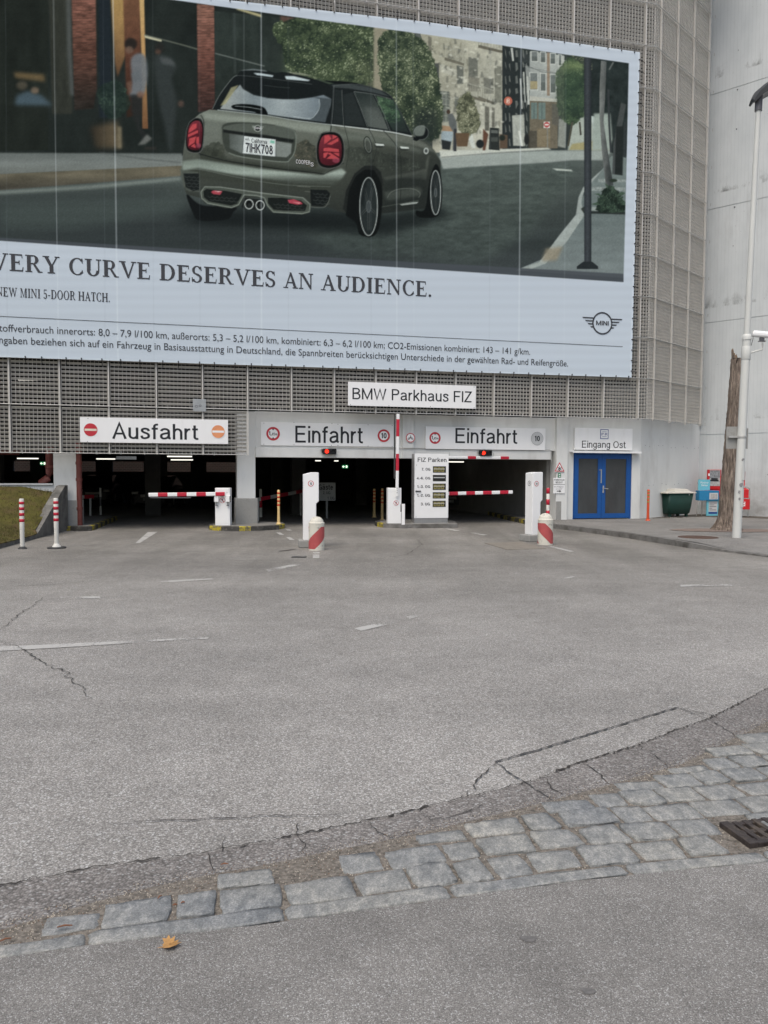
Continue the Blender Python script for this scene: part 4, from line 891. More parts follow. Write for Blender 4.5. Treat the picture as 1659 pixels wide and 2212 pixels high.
# tailgate shading and reflections
P([(200, 335), (900, 405), (905, 440), (830, 450), (520, 400), (310, 385), (215, 370)], (158, 164, 154), soft=8, al=.6)
P([(215, 385), (300, 395), (310, 520), (240, 560), (190, 540), (205, 450)], (118, 122, 116), soft=14, al=.45)
P([(185, 520), (300, 540), (340, 590), (820, 650), (860, 650), (850, 675), (500, 640), (185, 595)], (50, 52, 46), soft=8, al=.75)
foliage([(220, 520), (300, 500), (320, 560), (230, 575)], '2', (44, 46, 40), (60, 62, 54), (76, 78, 68), 81, .7, 10); foliage([(700, 520), (780, 490), (830, 560), (820, 640), (720, 590)], '2', (48, 48, 42), (70, 68, 58), (110, 96, 80), 83, .8, 12)
P([(92, 600), (180, 590), (500, 640), (850, 678), (960, 640), (985, 660), (960, 700), (905, 730), (700, 720), (400, 680), (180, 640), (95, 655)], 0, soft=5, grad=((400, 610, (132, 142, 134)), (400, 665, (168, 180, 172)), (400, 710, (74, 78, 72))), al=.9)
P([(92, 655), (180, 640), (400, 680), (700, 722), (905, 730), (900, 780), (700, 760), (200, 700), (95, 690)], (58, 60, 54), soft=8, al=.8)
Ls([(185, 560), (340, 600), (600, 640), (800, 662), (865, 672)], 5, (30, 31, 30), sm=True); Ls([(195, 570), (185, 545), (205, 470), (212, 390), (195, 350)], 4, (34, 36, 34), sm=True); Ls([(905, 405), (900, 445)], 5, (34, 36, 34)); Ls([(865, 672), (975, 610)], 3, (40, 42, 40))
Ls([(90, 655), (180, 645), (400, 690), (640, 728), (900, 740)], 4, (110, 116, 108), sm=True, al=.6)
P([(80, 640), (100, 650), (180, 660), (190, 770), (130, 765), (100, 740)], (88, 92, 86), soft=3, al=.7)
# recess with the number plate
P([(320, 400), (400, 388), (560, 398), (690, 425), (712, 460), (708, 540), (680, 590), (640, 605), (420, 578), (345, 555), (318, 510), (310, 440)], (60, 63, 58), soft=2, sm=True)
Ls([(345, 555), (420, 578), (640, 605), (682, 588), (706, 545), (712, 470), (690, 428), (600, 405)], 6, (118, 124, 116), soft=1, sm=True, al=.9)
P([(335, 408), (420, 396), (560, 402), (690, 428), (705, 470), (690, 480), (560, 462), (400, 440), (320, 428)], (84, 88, 82), soft=2, sm=True)
P([(316, 428), (400, 440), (560, 460), (700, 484), (700, 500), (600, 490), (360, 450), (316, 444)], (30, 31, 31), soft=2)
P([(350, 452), (420, 460), (600, 490), (690, 506), (684, 560), (660, 580), (420, 560), (352, 530)], 0, soft=2, grad=((350, 500, (82, 86, 84)), (420, 500, (112, 117, 116)), (690, 540, (128, 132, 130))))
P([(428, 462), (602, 480), (603, 578), (420, 560)], (36, 38, 40)); P([(430, 464), (601, 483), (600, 576), (422, 558)], (216, 220, 224), sm=False, nz=.04, nsc=40)
P([(572, 487), (596, 490), (596, 505), (572, 502)], (120, 190, 170))
# boot badge
def wings(cx, cy, s, col, cs='2', rot=0.08, h=1.0, fillc=None):
    def R(x, y): return (cx+s*(x*math.cos(rot)-y*math.sin(rot)), cy+s*h*(x*math.sin(rot)+y*math.cos(rot)))
    for sg in (-1, 1):
        for i, (x1_, yy, w_) in enumerate([(1.62, -.52, .13), (1.42, -.18, .13), (1.22, .16, .12), (1.02, .48, .11)]):
            P([R(sg*(math.sqrt(max(.05, 1-yy*yy))*.86), yy-w_/2), R(sg*x1_, yy-w_/2-.03), R(sg*(x1_-.10), yy+w_/2-.03), R(sg*(math.sqrt(max(.05, 1-yy*yy))*.86), yy+w_/2)], col, cs)
    if fillc: E(cx, cy, s*.82, s*.82*h, fillc, cs)
    Ering(cx, cy, s*.82, s*.82*h, s*.15, col, cs)
wings(504, 423, 20, (206, 210, 206), fillc=(44, 47, 45))
# glasshouse
P([(258, 318), (262, 300), (300, 235), (365, 150), (392, 132), (410, 110), (480, 100), (560, 108), (600, 120), (640, 115), (700, 124), (800, 150), (915, 188), (920, 400), (905, 405), (700, 378), (550, 352), (280, 322)], (27, 30, 32), soft=1)
P([(900, 180), (1000, 170), (1050, 178), (1120, 195), (1180, 215), (1232, 245), (1260, 290), (1345, 455), (1340, 462), (1220, 442), (905, 404)], (29, 32, 34), soft=1)
P([(905, 185), (1000, 180), (1100, 196), (1170, 216), (1225, 250), (1120, 225), (1000, 205), (920, 200)], (70, 75, 78), soft=3, al=.8)
P([(860, 163), (960, 165), (1050, 176), (1040, 182), (930, 180)], (20, 22, 24), soft=1)
P([(300, 316), (330, 270), (408, 184), (424, 208), (480, 240), (560, 258), (640, 264), (720, 264), (800, 254), (862, 240), (905, 262), (900, 300), (880, 350), (872, 388), (700, 366), (550, 345)], 0, soft=2, grad=((330, 300, (152, 156, 158)), (480, 290, (126, 136, 146)), (640, 320, (156, 164, 172)), (820, 330, (112, 122, 134))), nz=.10, nsc=60, nsx=2)
P([(300, 300), (325, 262), (360, 200), (400, 186), (370, 230), (330, 290)], (168, 160, 118), soft=3, al=.8)
P([(800, 250), (905, 262), (890, 340), (870, 388), (790, 376), (830, 340), (845, 290), (840, 262)], (62, 68, 74), soft=3, al=.8)
Ls([(838, 262), (840, 310), (820, 345), (790, 368), (700, 358)], 3, (186, 194, 200), soft=1, sm=True, al=.8)
P([(420, 170), (480, 158), (760, 180), (850, 220), (800, 245), (700, 258), (560, 250), (450, 215)], (25, 28, 30), soft=4)
Ls([(540, 188), (620, 198), (680, 202)], 3, (70, 74, 74), al=.7); Ls([(390, 134), (480, 140), (700, 168), (800, 182)], 3, (90, 94, 96), soft=1, al=.7, sm=True)
P([(395, 108), (480, 98), (545, 106), (560, 114), (480, 106)], (120, 128, 134), soft=2, al=.9); P([(480, 120), (520, 122), (590, 134), (585, 143), (500, 132)], (190, 202, 214), soft=2); P([(652, 138), (700, 138), (790, 160), (780, 165), (660, 155)], (204, 216, 226), soft=2); P([(660, 112), (760, 124), (810, 140), (700, 128)], (150, 150, 128), soft=3, al=.7)
# wiper
P([(362, 300), (400, 290), (470, 292), (530, 305), (550, 322), (556, 350), (500, 340), (480, 332), (380, 318)], (16, 18, 19), soft=1, sm=True); Ls([(380, 300), (450, 306), (525, 320)], 3, (150, 158, 162), soft=1)
# side windows and pillars
P([(925, 210), (960, 216), (972, 402), (915, 396)], (36, 40, 42), soft=1); Ls([(962, 212), (972, 404)], 3, (120, 124, 124), al=.7)
P([(1030, 222), (1130, 238), (1175, 330), (1215, 430), (1105, 412), (1060, 300)], 0, soft=1, grad=((1060, 240, (44, 50, 50)), (1130, 420, (84, 88, 86)))); P([(1080, 300), (1160, 320), (1205, 420), (1120, 408)], (92, 96, 94), soft=14, al=.6)
P([(970, 240), (1020, 226), (1090, 410), (980, 402)], (40, 44, 46), soft=2)
P([(1150, 246), (1240, 268), (1290, 355), (1325, 445), (1240, 432), (1190, 340)], 0, soft=1, grad=((1170, 260, (70, 94, 72)), (1250, 340, (48, 62, 56)), (1290, 430, (40, 46, 46)))); foliage([(1160, 260), (1240, 280), (1280, 370), (1215, 390), (1180, 330)], '2', (40, 54, 46), (70, 100, 70), (130, 150, 120), 91, .7, 9)
Ls([(1028, 222), (1060, 300), (1102, 415)], 3, (120, 124, 124), al=.8); Ls([(1140, 240), (1190, 340), (1226, 440)], 3, (120, 124, 124), al=.8); Ls([(1028, 222), (1130, 236), (1230, 262)], 3, (140, 144, 144), al=.7, sm=True)
Ls([(905, 403), (1000, 414), (1220, 441), (1345, 466)], 6, (196, 200, 200), sm=True); Ls([(285, 322), (550, 352), (700, 377), (905, 403)], 4, (176, 182, 182), sm=True, al=.9); Ls([(918, 190), (914, 300), (905, 402)], 4, (96, 100, 102), sm=True, al=.9)
Ls([(258, 318), (300, 236), (366, 150), (392, 134)], 4, (130, 134, 134), sm=True, al=.7); Ls([(915, 190), (1040, 182), (1170, 214), (1240, 262), (1345, 460)], 3, (100, 104, 106), sm=True, al=.6)
# mirror
E(1394, 446, 42, 40, (26, 28, 30), soft=1); P([(1356, 430), (1375, 410), (1412, 408), (1414, 440), (1400, 462), (1362, 460)], (104, 110, 106), soft=2, sm=True); Ering(1394, 446, 40, 38, 3, (130, 134, 134), al=.7); P([(1350, 468), (1395, 474), (1370, 492), (1350, 485)], (22, 24, 26), soft=1)
# tail lamps with the split flag pattern
def lamp(pts, cx, cy, rx, ry, inner):
    P(pts, (22, 20, 21), soft=1, sm=True); Ls(pts+[pts[0]], 4, (104, 104, 104), soft=1, sm=True, al=.8)
    P([((x-cx)*.82+cx, (y-cy)*.84+cy) for x, y in pts], 0, soft=1, sm=True, grad=((cx-rx, cy-ry, (150, 48, 62)), (cx, cy, (96, 26, 38)), (cx+rx, cy+ry, (62, 18, 26))))
    for q in inner: P(q, (206, 62, 70), soft=1)
    E(cx+rx*.45, cy+ry*.62, rx*.3, ry*.14, (170, 60, 84), soft=3, al=.7)
lamp([(850, 450), (905, 440), (950, 455), (972, 500), (974, 570), (955, 620), (900, 640), (845, 628), (826, 585), (826, 510)], 900, 540, 68, 92,
     [[(868, 462), (890, 458), (906, 478), (880, 500), (866, 508)], [(912, 458), (938, 466), (912, 482)], [(880, 508), (942, 474), (944, 492), (905, 512)], [(864, 530), (890, 527), (945, 536), (948, 552), (862, 546)], [(862, 556), (890, 552), (872, 584), (862, 582)], [(898, 554), (948, 586), (944, 594), (884, 558)], [(878, 588), (905, 566), (936, 590)], [(912, 556), (948, 556), (948, 576)]])
lamp([(132, 390), (165, 366), (198, 374), (212, 420), (208, 500), (196, 545), (165, 556), (125, 545), (112, 510), (116, 440)], 160, 460, 48, 90,
     [[(150, 400), (172, 395), (172, 420), (128, 448), (132, 425)], [(126, 455), (178, 432), (180, 446), (126, 470)], [(132, 478), (170, 466), (160, 500), (128, 520)], [(172, 470), (184, 468), (184, 520), (168, 500)], [(140, 520), (160, 505), (168, 530)]])
# lower bumper, grilles, exhausts
P([(195, 760), (215, 740), (300, 742), (760, 800), (792, 838), (785, 880), (740, 888), (590, 880), (560, 850), (540, 800), (430, 786), (400, 840), (360, 856), (230, 832), (200, 800)], (76, 80, 74), soft=1)
Ls([(195, 770), (215, 740), (300, 742), (540, 776), (750, 800), (790, 836), (786, 876), (745, 887), (590, 878), (560, 846), (540, 800), (500, 788), (430, 784), (400, 838), (362, 854), (232, 830), (200, 804), (195, 770)], 6, (134, 140, 132), soft=1, al=.85)
P([(208, 765), (225, 752), (330, 762), (420, 780), (392, 832), (358, 842), (240, 820), (212, 798)], (28, 30, 30), soft=1); P([(560, 800), (640, 800), (740, 815), (772, 842), (762, 872), (650, 870), (590, 864), (560, 830)], (28, 30, 30), soft=1)
P([(430, 800), (540, 810), (548, 862), (520, 866), (440, 862), (416, 850)], (30, 31, 31), soft=2)
P([(250, 768), (262, 760), (312, 764), (300, 784), (262, 780)], (186, 60, 76), soft=1); P([(262, 762), (310, 764), (290, 770)], (226, 160, 166), soft=1); P([(666, 812), (700, 808), (738, 822), (750, 834), (720, 838), (676, 828)], (190, 56, 76), soft=1); P([(690, 822), (738, 826), (730, 834)], (226, 120, 130), soft=1)
P([(100, 668), (184, 668), (186, 760), (150, 764), (112, 742)], (30, 32, 33), soft=1); P([(790, 755), (880, 758), (898, 775), (890, 820), (860, 846), (795, 842)], (26, 28, 29), soft=1); Ls([(792, 850), (870, 850), (900, 790)], 3, (130, 132, 128), sm=True, al=.7)
for (x0_, y0_, nx_, ny_) in [(106, 682, 3, 5), (232, 790, 6, 2), (590, 832, 6, 2), (806, 775, 3, 4)]:
    for a_ in range(nx_):
        for b_ in range(ny_):
            xx, yy = x0_+a_*26+(13 if b_ % 2 else 0), y0_+b_*17+a_*2; Ls([(xx, yy), (xx+8, yy+7), (xx+18, yy+7), (xx+26, yy)], 2.2, (88, 92, 90), al=.7)
for cx_ in (457, 517):
    E(cx_, 835+(cx_-457)*.1, 22, 25, (20, 21, 22)); Ering(cx_, 835+(cx_-457)*.1, 22, 25, 5, (206, 210, 210)); E(cx_+2, 842, 10, 12, (40, 42, 42), soft=3)
Ls([(720, 737), (790, 742)], 3, (140, 140, 132), al=.6); Ls([(760, 765), (790, 768)], 3, (140, 140, 132), al=.6)
# wheels and arches
P([(985, 880), (1000, 760), (1040, 680), (1090, 645), (1140, 650), (1178, 720), (1182, 840), (1165, 960), (1130, 1010), (1060, 1000), (1040, 940), (990, 900)], (20, 21, 22), soft=2, sm=True)
P([(968, 860), (985, 760), (1030, 670), (1085, 625), (1140, 625), (1175, 660), (1190, 740), (1178, 720), (1140, 650), (1090, 645), (1040, 680), (1000, 760), (985, 880)], (34, 35, 35), soft=2)
def wheel(cx, cy, rx, ry, wr):
    E(cx, cy, rx+9, ry+10, (18, 19, 20), soft=2); E(cx, cy, rx, ry, (34, 37, 39)); Ering(cx, cy, rx, ry, 5, (168, 172, 174))
    E(cx, cy, rx*.86, ry*.86, (40, 44, 46), soft=1)
    for k_ in range(5):
        a_ = k_*2*math.pi/5+.3; x_, y_ = cx+rx*.8*math.cos(a_), cy+ry*.8*math.sin(a_); Ls([(cx, cy), (x_, y_)], rx*.20, (78, 82, 84), soft=2); Ls([(cx, cy), (x_, y_)], rx*.08, (24, 26, 27), soft=1)
    E(cx, cy, rx*.25, ry*.2, (66, 70, 74), soft=1); Ering(cx, cy, rx*.25, ry*.2, 2, (120, 124, 126))
    P([(cx-rx*.9, cy-ry*.1), (cx-rx*.5, cy-ry*.8), (cx-rx*.2, cy-ry*.9), (cx-rx*.6, cy)], (20, 22, 24), soft=5, al=.6)
wheel(1108, 848, 48, 158, 8)
P([(1415, 860), (1440, 700), (1470, 620), (1492, 640), (1505, 720), (1500, 860), (1470, 905), (1380, 905), (1365, 870)], (20, 21, 22), soft=2, sm=True)
wheel(1473, 772, 27, 120, 6)
# doors, handles, fuel cap, side strips
Ls([(975, 405), (1000, 520), (985, 640)], 3, (46, 48, 45), sm=True); Ls([(1185, 430), (1260, 520), (1285, 620), (1280, 840)], 3, (34, 36, 35), sm=True); Ls([(1105, 415), (1150, 520), (1130, 610)], 3, (40, 42, 40), sm=True)
Ering(1104, 513, 20, 46, 5, (34, 36, 34), rot=-.18); Ering(1104, 513, 16, 40, 3, (150, 154, 150), rot=-.18, al=.7); E(1104, 513, 11, 26, (70, 72, 68), rot=-.18, soft=2)
for (x_, y_) in ((1168, 512), (1303, 528)): E(x_, y_+4, 28, 12, (48, 50, 47), soft=3); P([(x_-26, y_-8), (x_+22, y_-4), (x_+26, y_+6), (x_-18, y_+4)], (206, 210, 208), soft=1)
Ls([(1210, 800), (1230, 770), (1280, 752), (1350, 752), (1388, 775), (1380, 800)], 4, (104, 108, 102), soft=1, sm=True, al=.8); P([(1275, 835), (1340, 825), (1380, 822), (1370, 832), (1290, 842)], (176, 180, 178), soft=1, al=.8); Ls([(1180, 850), (1380, 815)], 5, (64, 68, 64), soft=1)
E(1421, 545, 14, 18, (176, 180, 178), soft=1); E(1421, 545, 8, 10, (70, 72, 72), soft=1)
P([(712, 592), (735, 594), (732, 618), (710, 614)], 0, al=0.0)
# the print as it hangs: faded, a little cool
lum = (IMG @ np.array([.3, .59, .11], np.float32))[..., None]; IMG = (lum+(IMG-lum)*.80)*np.array([.98, .985, .972], np.float32)+np.array([-.012, -.004, -.004], np.float32); IMG = np.clip(IMG, .01, 1)**.93*1.05; gn = box_blur(prs.normal(0, 1, IMG.shape[:2]).astype(np.float32), 1)[..., None]; IMG = IMG*(1+.075*gn)+.010*gn; IMG = np.clip(IMG, .005, 1)
# grey band along the foot of the picture, white frame, cloth seams, painted fold and ripple shading
P([(-420, 905), (0, 936), (1230, 1010), (2456, 1078), (2455, 1112), (1230, 1031), (0, 948), (-420, 917)], (80, 85, 92), 's', soft=3, al=.9)
P([(2477, 200), (2600, 200), (2600, 1160), (2455, 1160), (2455, 1111), (2466, 700)], (204, 212, 226), 's')
P([(-420, -330), (2600, -330), (2600, 267), (2477, 249), (1600, 125), (1200, 72), (687, 0), (300, -46), (-420, -130)], (204, 212, 226), 's')
P([(-420, 917), (0, 948), (1230, 1031), (2455, 1111), (2600, 1111), (2600, 1540), (-420, 1540)], (203, 211, 225), 's', nz=.012, nsc=200, nsx=3, nsy=.4)
for (xa, xb, al_, w_) in [(208, 232, .30, 4), (442, 466, .42, 5), (1028, 1030, .42, 5), (960, 962, .22, 3), (1560, 1563, .34, 4), (1626, 1630, .14, 3), (2055, 2042, .38, 5), (2232, 2220, .10, 4)]:
    Ls([(xa, -200), (xb, 1500)], w_, (232, 238, 246), 's', soft=1, al=al_)
for (xa, xb) in [(600, 606), (784, 788), (405, 415), (1134, 1136), (1460, 1462), (1934, 1926), (20, 30)]: Ls([(xa, -200), (xb, 1480)], 3, (150, 158, 170), 's', soft=1, al=.14)  # shade of the cloth folds drawn as thin dark lines
hh = np.arange(RH); ripple_shade = 1+0.012*np.sin(hh/5.2)+0.010*(vnoise(RH, 4, 30, 9, 3)[:, 0]-.5); IMG *= ripple_shade[:, None, None]  # shading of horizontal cloth ripples put into the print colour
IMGB = box_blur(IMG, 1)
# ---- hang it
OB = 0.66; BT, BZ = -9.5, 4.6
KB = np.array([1.065, 1.02, 1.065])
BN = thing('advertising_banner', 'huge printed advertising banner with a dark green hatchback on a street, stretched over the gratings', 'banner', tuple(fw(BT, OB, BZ)), AF)
def proj(p):
    d = np.asarray(p)-CAM; z = d @ _f; return CX+FOC*(d @ _r)/z, CY-FOC*(d @ _u)/z
NXB, NB1, NB2 = 900, 44, 388
tl = np.linspace(-20.2, 0, NXB); u = np.linspace(0, 1, NXB)
bot = np.interp(tl, [-20.2, -17.72, 0.0], [4.545, 4.56, 4.649]); top = np.interp(tl, [-20.2, -12.07, -6.80, 0.0], [14.20, 14.376, 14.588, 14.656])
vv = np.concatenate([np.linspace(0, .275, NB1, endpoint=False), np.linspace(.275, 1, NB2)])
zz = bot[None, :]+(top-bot)[None, :]*vv[:, None]
tt = np.broadcast_to(tl[None, :], zz.shape)+(u[None, :]*(0.60+0.064*vv[:, None]))
W3 = P0[None, None]+T*tt[..., None]+N*OB+np.array([0, 0, 1.0])*zz[..., None]
X_, Y_ = proj(W3); X_ = (X_*1.8228-RX0)/RS-.5; Y_ = (Y_*1.8228-RY0)/RS-.5
X_ = np.clip(X_, 0, RW-1.01); Y_ = np.clip(Y_, 0, RH-1.01); xi, yi = X_.astype(int), Y_.astype(int); fx, fy = (X_-xi)[..., None], (Y_-yi)[..., None]
S_ = (IMGB[yi, xi]*(1-fx)+IMGB[yi, xi+1]*fx)*(1-fy)+(IMGB[yi+1, xi]*(1-fx)+IMGB[yi+1, xi+1]*fx)*fy
edge_ = (np.minimum(u, 1-u)[None, :]*20.8 < .05) | (np.minimum(vv, 1-vv)[:, None]*10 < .05); S_[edge_] = S_[edge_]*.3+.7*np.array([.86, .89, .94])
lin = np.where(S_ <= .04045, S_/12.92, ((S_+.055)/1.055)**2.4)/KB
ALB = np.clip(lin, 0.004, .92)
nvy, nvx = zz.shape; co = np.stack([tt-BT, np.zeros_like(tt), zz-BZ], 2).reshape(-1, 3).astype(np.float32)
ii = (np.arange(nvy-1)[:, None]*nvx+np.arange(nvx-1)[None, :]).ravel(); quad = np.stack([ii, ii+1, ii+nvx+1, ii+nvx], 1).astype(np.int32)
me = bpy.data.meshes.new('printed_cloth'); me.vertices.add(len(co)); me.vertices.foreach_set('co', co.ravel()); me.loops.add(quad.size); me.loops.foreach_set('vertex_index', quad.ravel())
me.polygons.add(len(quad)); me.polygons.foreach_set('loop_start', np.arange(0, quad.size, 4, dtype=np.int32))
me.update(calc_edges=True)
ca = me.color_attributes.new('print', 'FLOAT_COLOR', 'POINT'); ca.data.foreach_set('color', np.concatenate([ALB.reshape(-1, 3), np.ones((len(co), 1))], 1).astype(np.float32).ravel())
mt, t, p = new_mat('printed_banner_cloth'); at = nd(t, 'ShaderNodeAttribute'); at.attribute_name = 'print'
t.links.new(at.outputs['Color'], p.inputs['Base Color']); p.inputs['Roughness'].default_value = 0.9; p.inputs['Specular IOR Level'].default_value = 0.04
me.materials.append(mt); cl = bpy.data.objects.new('printed_cloth', me); C.objects.link(cl); cl.parent = BN
del IMG, IMGB, W3
# ---- lettering
def textmesh(s, bold=0.0, space=1.0):
    cu = bpy.data.curves.new('t', 'FONT'); cu.body = s; cu.size = 1; cu.offset = bold; cu.space_character = space; cu.resolution_u = 4
    o = bpy.data.objects.new('t', cu); C.objects.link(o); dg = bpy.context.evaluated_depsgraph_get(); dg.update()
    m = o.evaluated_get(dg).to_mesh(); vs = [tuple(v.co) for v in m.vertices]; fs = [list(q.vertices) for q in m.polygons]
    o.evaluated_get(dg).to_mesh_clear(); bpy.data.objects.remove(o); bpy.data.curves.remove(cu); return vs, fs
# ---- plain grotesque letters drawn as centre lines (cap height 1), used for the signs
def _ell(cx, cy, rx, ry, a0, a1, n=12): return [(cx+rx*math.cos(rad(a0+(a1-a0)*i/n)), cy+ry*math.sin(rad(a0+(a1-a0)*i/n))) for i in range(n+1)]
def _cr(pts, n=4):
    out = []; L = len(pts)
    for i in range(L-1):
        p0, p1, p2, p3 = [np.array(pts[min(max(j, 0), L-1)], float) for j in (i-1, i, i+1, i+2)]
        for k in range(n): u_ = k/n; out.append(tuple(.5*((2*p1)+(-p0+p2)*u_+(2*p0-5*p1+4*p2-p3)*u_*u_+(-p0+3*p1-3*p2+p3)*u_**3)))
    return out+[pts[-1]]
def glyph(c, w):
    h = w/2; X = .73
    def ring(W, H, y0=0): return _ell(W/2, y0+H/2, W/2-h, H/2-h, 0, 360, 26)
    def arch(W, x0=0): return _ell(x0+W/2, X-h-.24, W/2-h, .24, 180, 0)+[(x0+W-h, 0)]
    if c == 'E': return .60, [[(h, 0), (h, 1)], [(h, 1-h), (.56, 1-h)], [(h, .525), (.52, .525)], [(h, h), (.57, h)]]
    if c == 'F': return .56, [[(h, 0), (h, 1)], [(h, 1-h), (.54, 1-h)], [(h, .51), (.48, .51)]]
    if c == 'L': return .52, [[(h, 1), (h, 0)], [(h, h), (.50, h)]]
    if c == 'I': return w, [[(h, 0), (h, 1)]]
    if c == 'H': return .64, [[(h, 0), (h, 1)], [(.64-h, 0), (.64-h, 1)], [(h, .52), (.64-h, .52)]]
    if c == 'T': return .58, [[(0, 1-h), (.58, 1-h)], [(.29, 0), (.29, 1)]]
    if c == 'Z': return .58, [[(.03, 1-h), (.56-h*.5, 1-h), (h*.7, h), (.57, h)]]
    if c == 'A': return .66, [[(h*.7, 0), (.33, 1-h*.4), (.66-h*.7, 0)], [(.15, .33), (.51, .33)]]
    if c == 'N': return .64, [[(h, 0), (h, 1)], [(.64-h, 0), (.64-h, 1)], [(h, 1-h*.6), (.64-h, h*.6)]]
    if c == 'M': return .80, [[(h, 0), (h, 1)], [(.80-h, 0), (.80-h, 1)], [(h, 1-h*.5), (.40, .08), (.80-h, 1-h*.5)]]
    if c == 'W': return .96, [[(h*.7, 1), (.25, .04), (.48, .94), (.71, .04), (.96-h*.7, 1)]]
    if c == 'K': return .64, [[(h, 0), (h, 1)], [(.58, 1), (h, .38)], [(.24, .58), (.61, 0)]]
    if c == 'P': return .58, [[(h, 0), (h, 1)], [(h, 1-h), (.34, 1-h)]+_ell(.34, .73, .24-h, .27-h, 90, -90)[1:]+[(h, .46+h)]]
    if c == 'R': return .62, [[(h, 0), (h, 1)], [(h, 1-h), (.36, 1-h)]+_ell(.36, .74, .24-h, .26-h, 90, -90)[1:]+[(h, .48+h)], [(.36, .52), (.50, .40), (.56, 0)]]
    if c == 'B': return .62, [[(h, 0), (h, 1)], [(h, 1-h), (.34, 1-h)]+_ell(.34, .755, .23-h, .245-h, 90, -90)[1:]+[(h, .51+h*.2)], [(h, .525), (.36, .525)]+_ell(.36, .28, .25-h, .26-h*.7, 90, -90)[1:]+[(h, h)]]
    if c == 'U': return .62, [[(h, 1), (h, .30)]+_ell(.31, .30, .31-h, .30-h, 180, 360)[1:]+[(.62-h, 1)]]
    if c == 'O': return .72, [ring(.72, 1)]
    if c == 'D': return .66, [[(h, 0), (h, 1)], [(h, 1-h), (.30, 1-h)]+_ell(.30, .5, .36-h, .5-h, 90, -90)[1:]+[(h, h)]]
    if c == 'G': return .70, [_ell(.35, .5, .35-h, .5-h, 40, 300, 20)+[(.62, .14), (.70-h, .22)], [(.38, .45), (.70-h, .45), (.70-h, 0)]]
    if c == 'C': return .68, [_ell(.35, .5, .35-h, .5-h, 42, 318, 20)]
    if c == 'S': return .60, [_cr([(.55, .70), (.50, .88), (.30, 1-h), (.12, .88), (.10, .72), (.20, .60), (.40, .48), (.53, .36), (.53, .20), (.42, .09), (.28, h), (.12, .11), (h, .30)])]
    if c == 'Y': return .62, [[(h*.7, 1), (.31, .46), (.62-h*.7, 1)], [(.31, .5), (.31, 0)]]
    if c == 'V': return .62, [[(h*.7, 1), (.31, .03), (.62-h*.7, 1)]]
    if c == 'i': return w, [[(h, 0), (h, X)], [(h, .865), (h, 1)]]
    if c == 'l': return w, [[(h, 0), (h, 1)]]
    if c == 'n': return .47, [[(h, 0), (h, X)], arch(.47)]
    if c == 'm': return .74, [[(h, 0), (h, X)], arch(.37+h), arch(.37+h, .37-h)]
    if c == 'h': return .47, [[(h, 0), (h, 1)], arch(.47)]
    if c == 'r': return .29, [[(h, 0), (h, X)], _cr([(h, .44), (.12, .58), (.19, .655), (.29, X-h)])]
    if c == 'u': return .47, [[(h, X), (h, .25)]+_ell(.235, .25, .235-h, .25-h, 180, 360)[1:]+[(.47-h, X)], [(.47-h, X), (.47-h, 0)]]
    if c == 'f': return .30, [[(.13, 0), (.13, .82)]+_ell(.26, .82, .13, .18-h, 180, 90)[1:]+[(.31, 1-h)], [(0, X-h*.9), (.30, X-h*.9)]]
    if c == 't': return .29, [[(.12, .93), (.12, .18)]+_ell(.24, .18, .12, .18-h, 180, 270)[1:]+[(.30, h)], [(0, X-h*.9), (.28, X-h*.9)]]
    if c == 'k': return .47, [[(h, 0), (h, 1)], [(.43, X), (h, .27)], [(.18, .42), (.45, 0)]]
    if c == 'e': return .50, [[(h, .38), (.50-h, .38)]+_ell(.25, X/2, .25-h, X/2-h, 4, 320, 22)]
    if c in 'aä': return .53, [_ell(.245, .50, .185, X-h-.50, 168, 0)+[(.43, .14), (.45, .085), (.52, .06)], _cr([(.43, .43), (.33, .395), (.18, .36), (.075, .28), (.075, .13), (.17, h), (.31, .085), (.41, .18), (.43, .27)])]+([[(.15, .865), (.15, 1)], [(.34, .865), (.34, 1)]] if c == 'ä' else [])
    if c == 's': return .45, [_cr([(.405, .52), (.36, .63), (.23, X-h), (.10, .62), (.10, .50), (.20, .42), (.31, .37), (.395, .28), (.38, .13), (.23, h), (.10, .09), (h, .22)])]
    if c == 'g': return .48, [_ell(.24, .375, .24-h, .355-h, 0, 360, 22), [(.48-h, X), (.48-h, -.02)]+_cr([(.48-h, -.02), (.40, -.15), (.25, -.21), (.12, -.17), (.07, -.09)])[1:]]
    if c == 'o': return .50, [ring(.50, X)]
    if c == '0': return .52, [ring(.52, 1)]
    if c == '1': return .28, [[(.28-h, 0), (.28-h, 1)], [(0, .76), (.10, .80), (.28-h, 1-h*.6)]]
    if c == '2': return .52, [_cr([(h, .70), (.10, .88), (.26, 1-h), (.42, .88), (.45, .72), (.36, .54), (.20, .36), (.09, .20), (h, h)])+[(.52, h)]]
    if c == '3': return .52, [_cr([(h, .74), (.11, .89), (.26, 1-h), (.41, .88), (.41, .66), (.30, .545), (.20, .53)]), _cr([(.20, .53), (.33, .52), (.45, .40), (.45, .20), (.36, .09), (.25, h), (.10, .11), (h, .28)])]
    if c == '4': return .54, [[(.40, 0), (.40, 1-h), (h, .28), (.54, .28)]]
    if c == '5': return .52, [[(.48, 1-h), (.11, 1-h), (.08, .52)], _cr([(.08, .52), (.24, .62), (.40, .54), (.46, .34), (.40, .14), (.25, h), (.11, .10), (h, .24)])]
    if c == '6': return .52, [_cr([(.44, .82), (.36, .92), (.26, 1-h), (.12, .84), (h, .55), (h, .33)]), _ell(.26, .31, .26-h, .31-h, 0, 360, 22)]
    if c == '7': return .50, [[(0, 1-h), (.48-h*.3, 1-h), (.26, .45), (.19, 0)]]
    if c == '8': return .52, [_ell(.26, .745, .22-h, .255-h, 0, 360, 20), _ell(.26, .28, .26-h, .28-h, 0, 360, 22)]
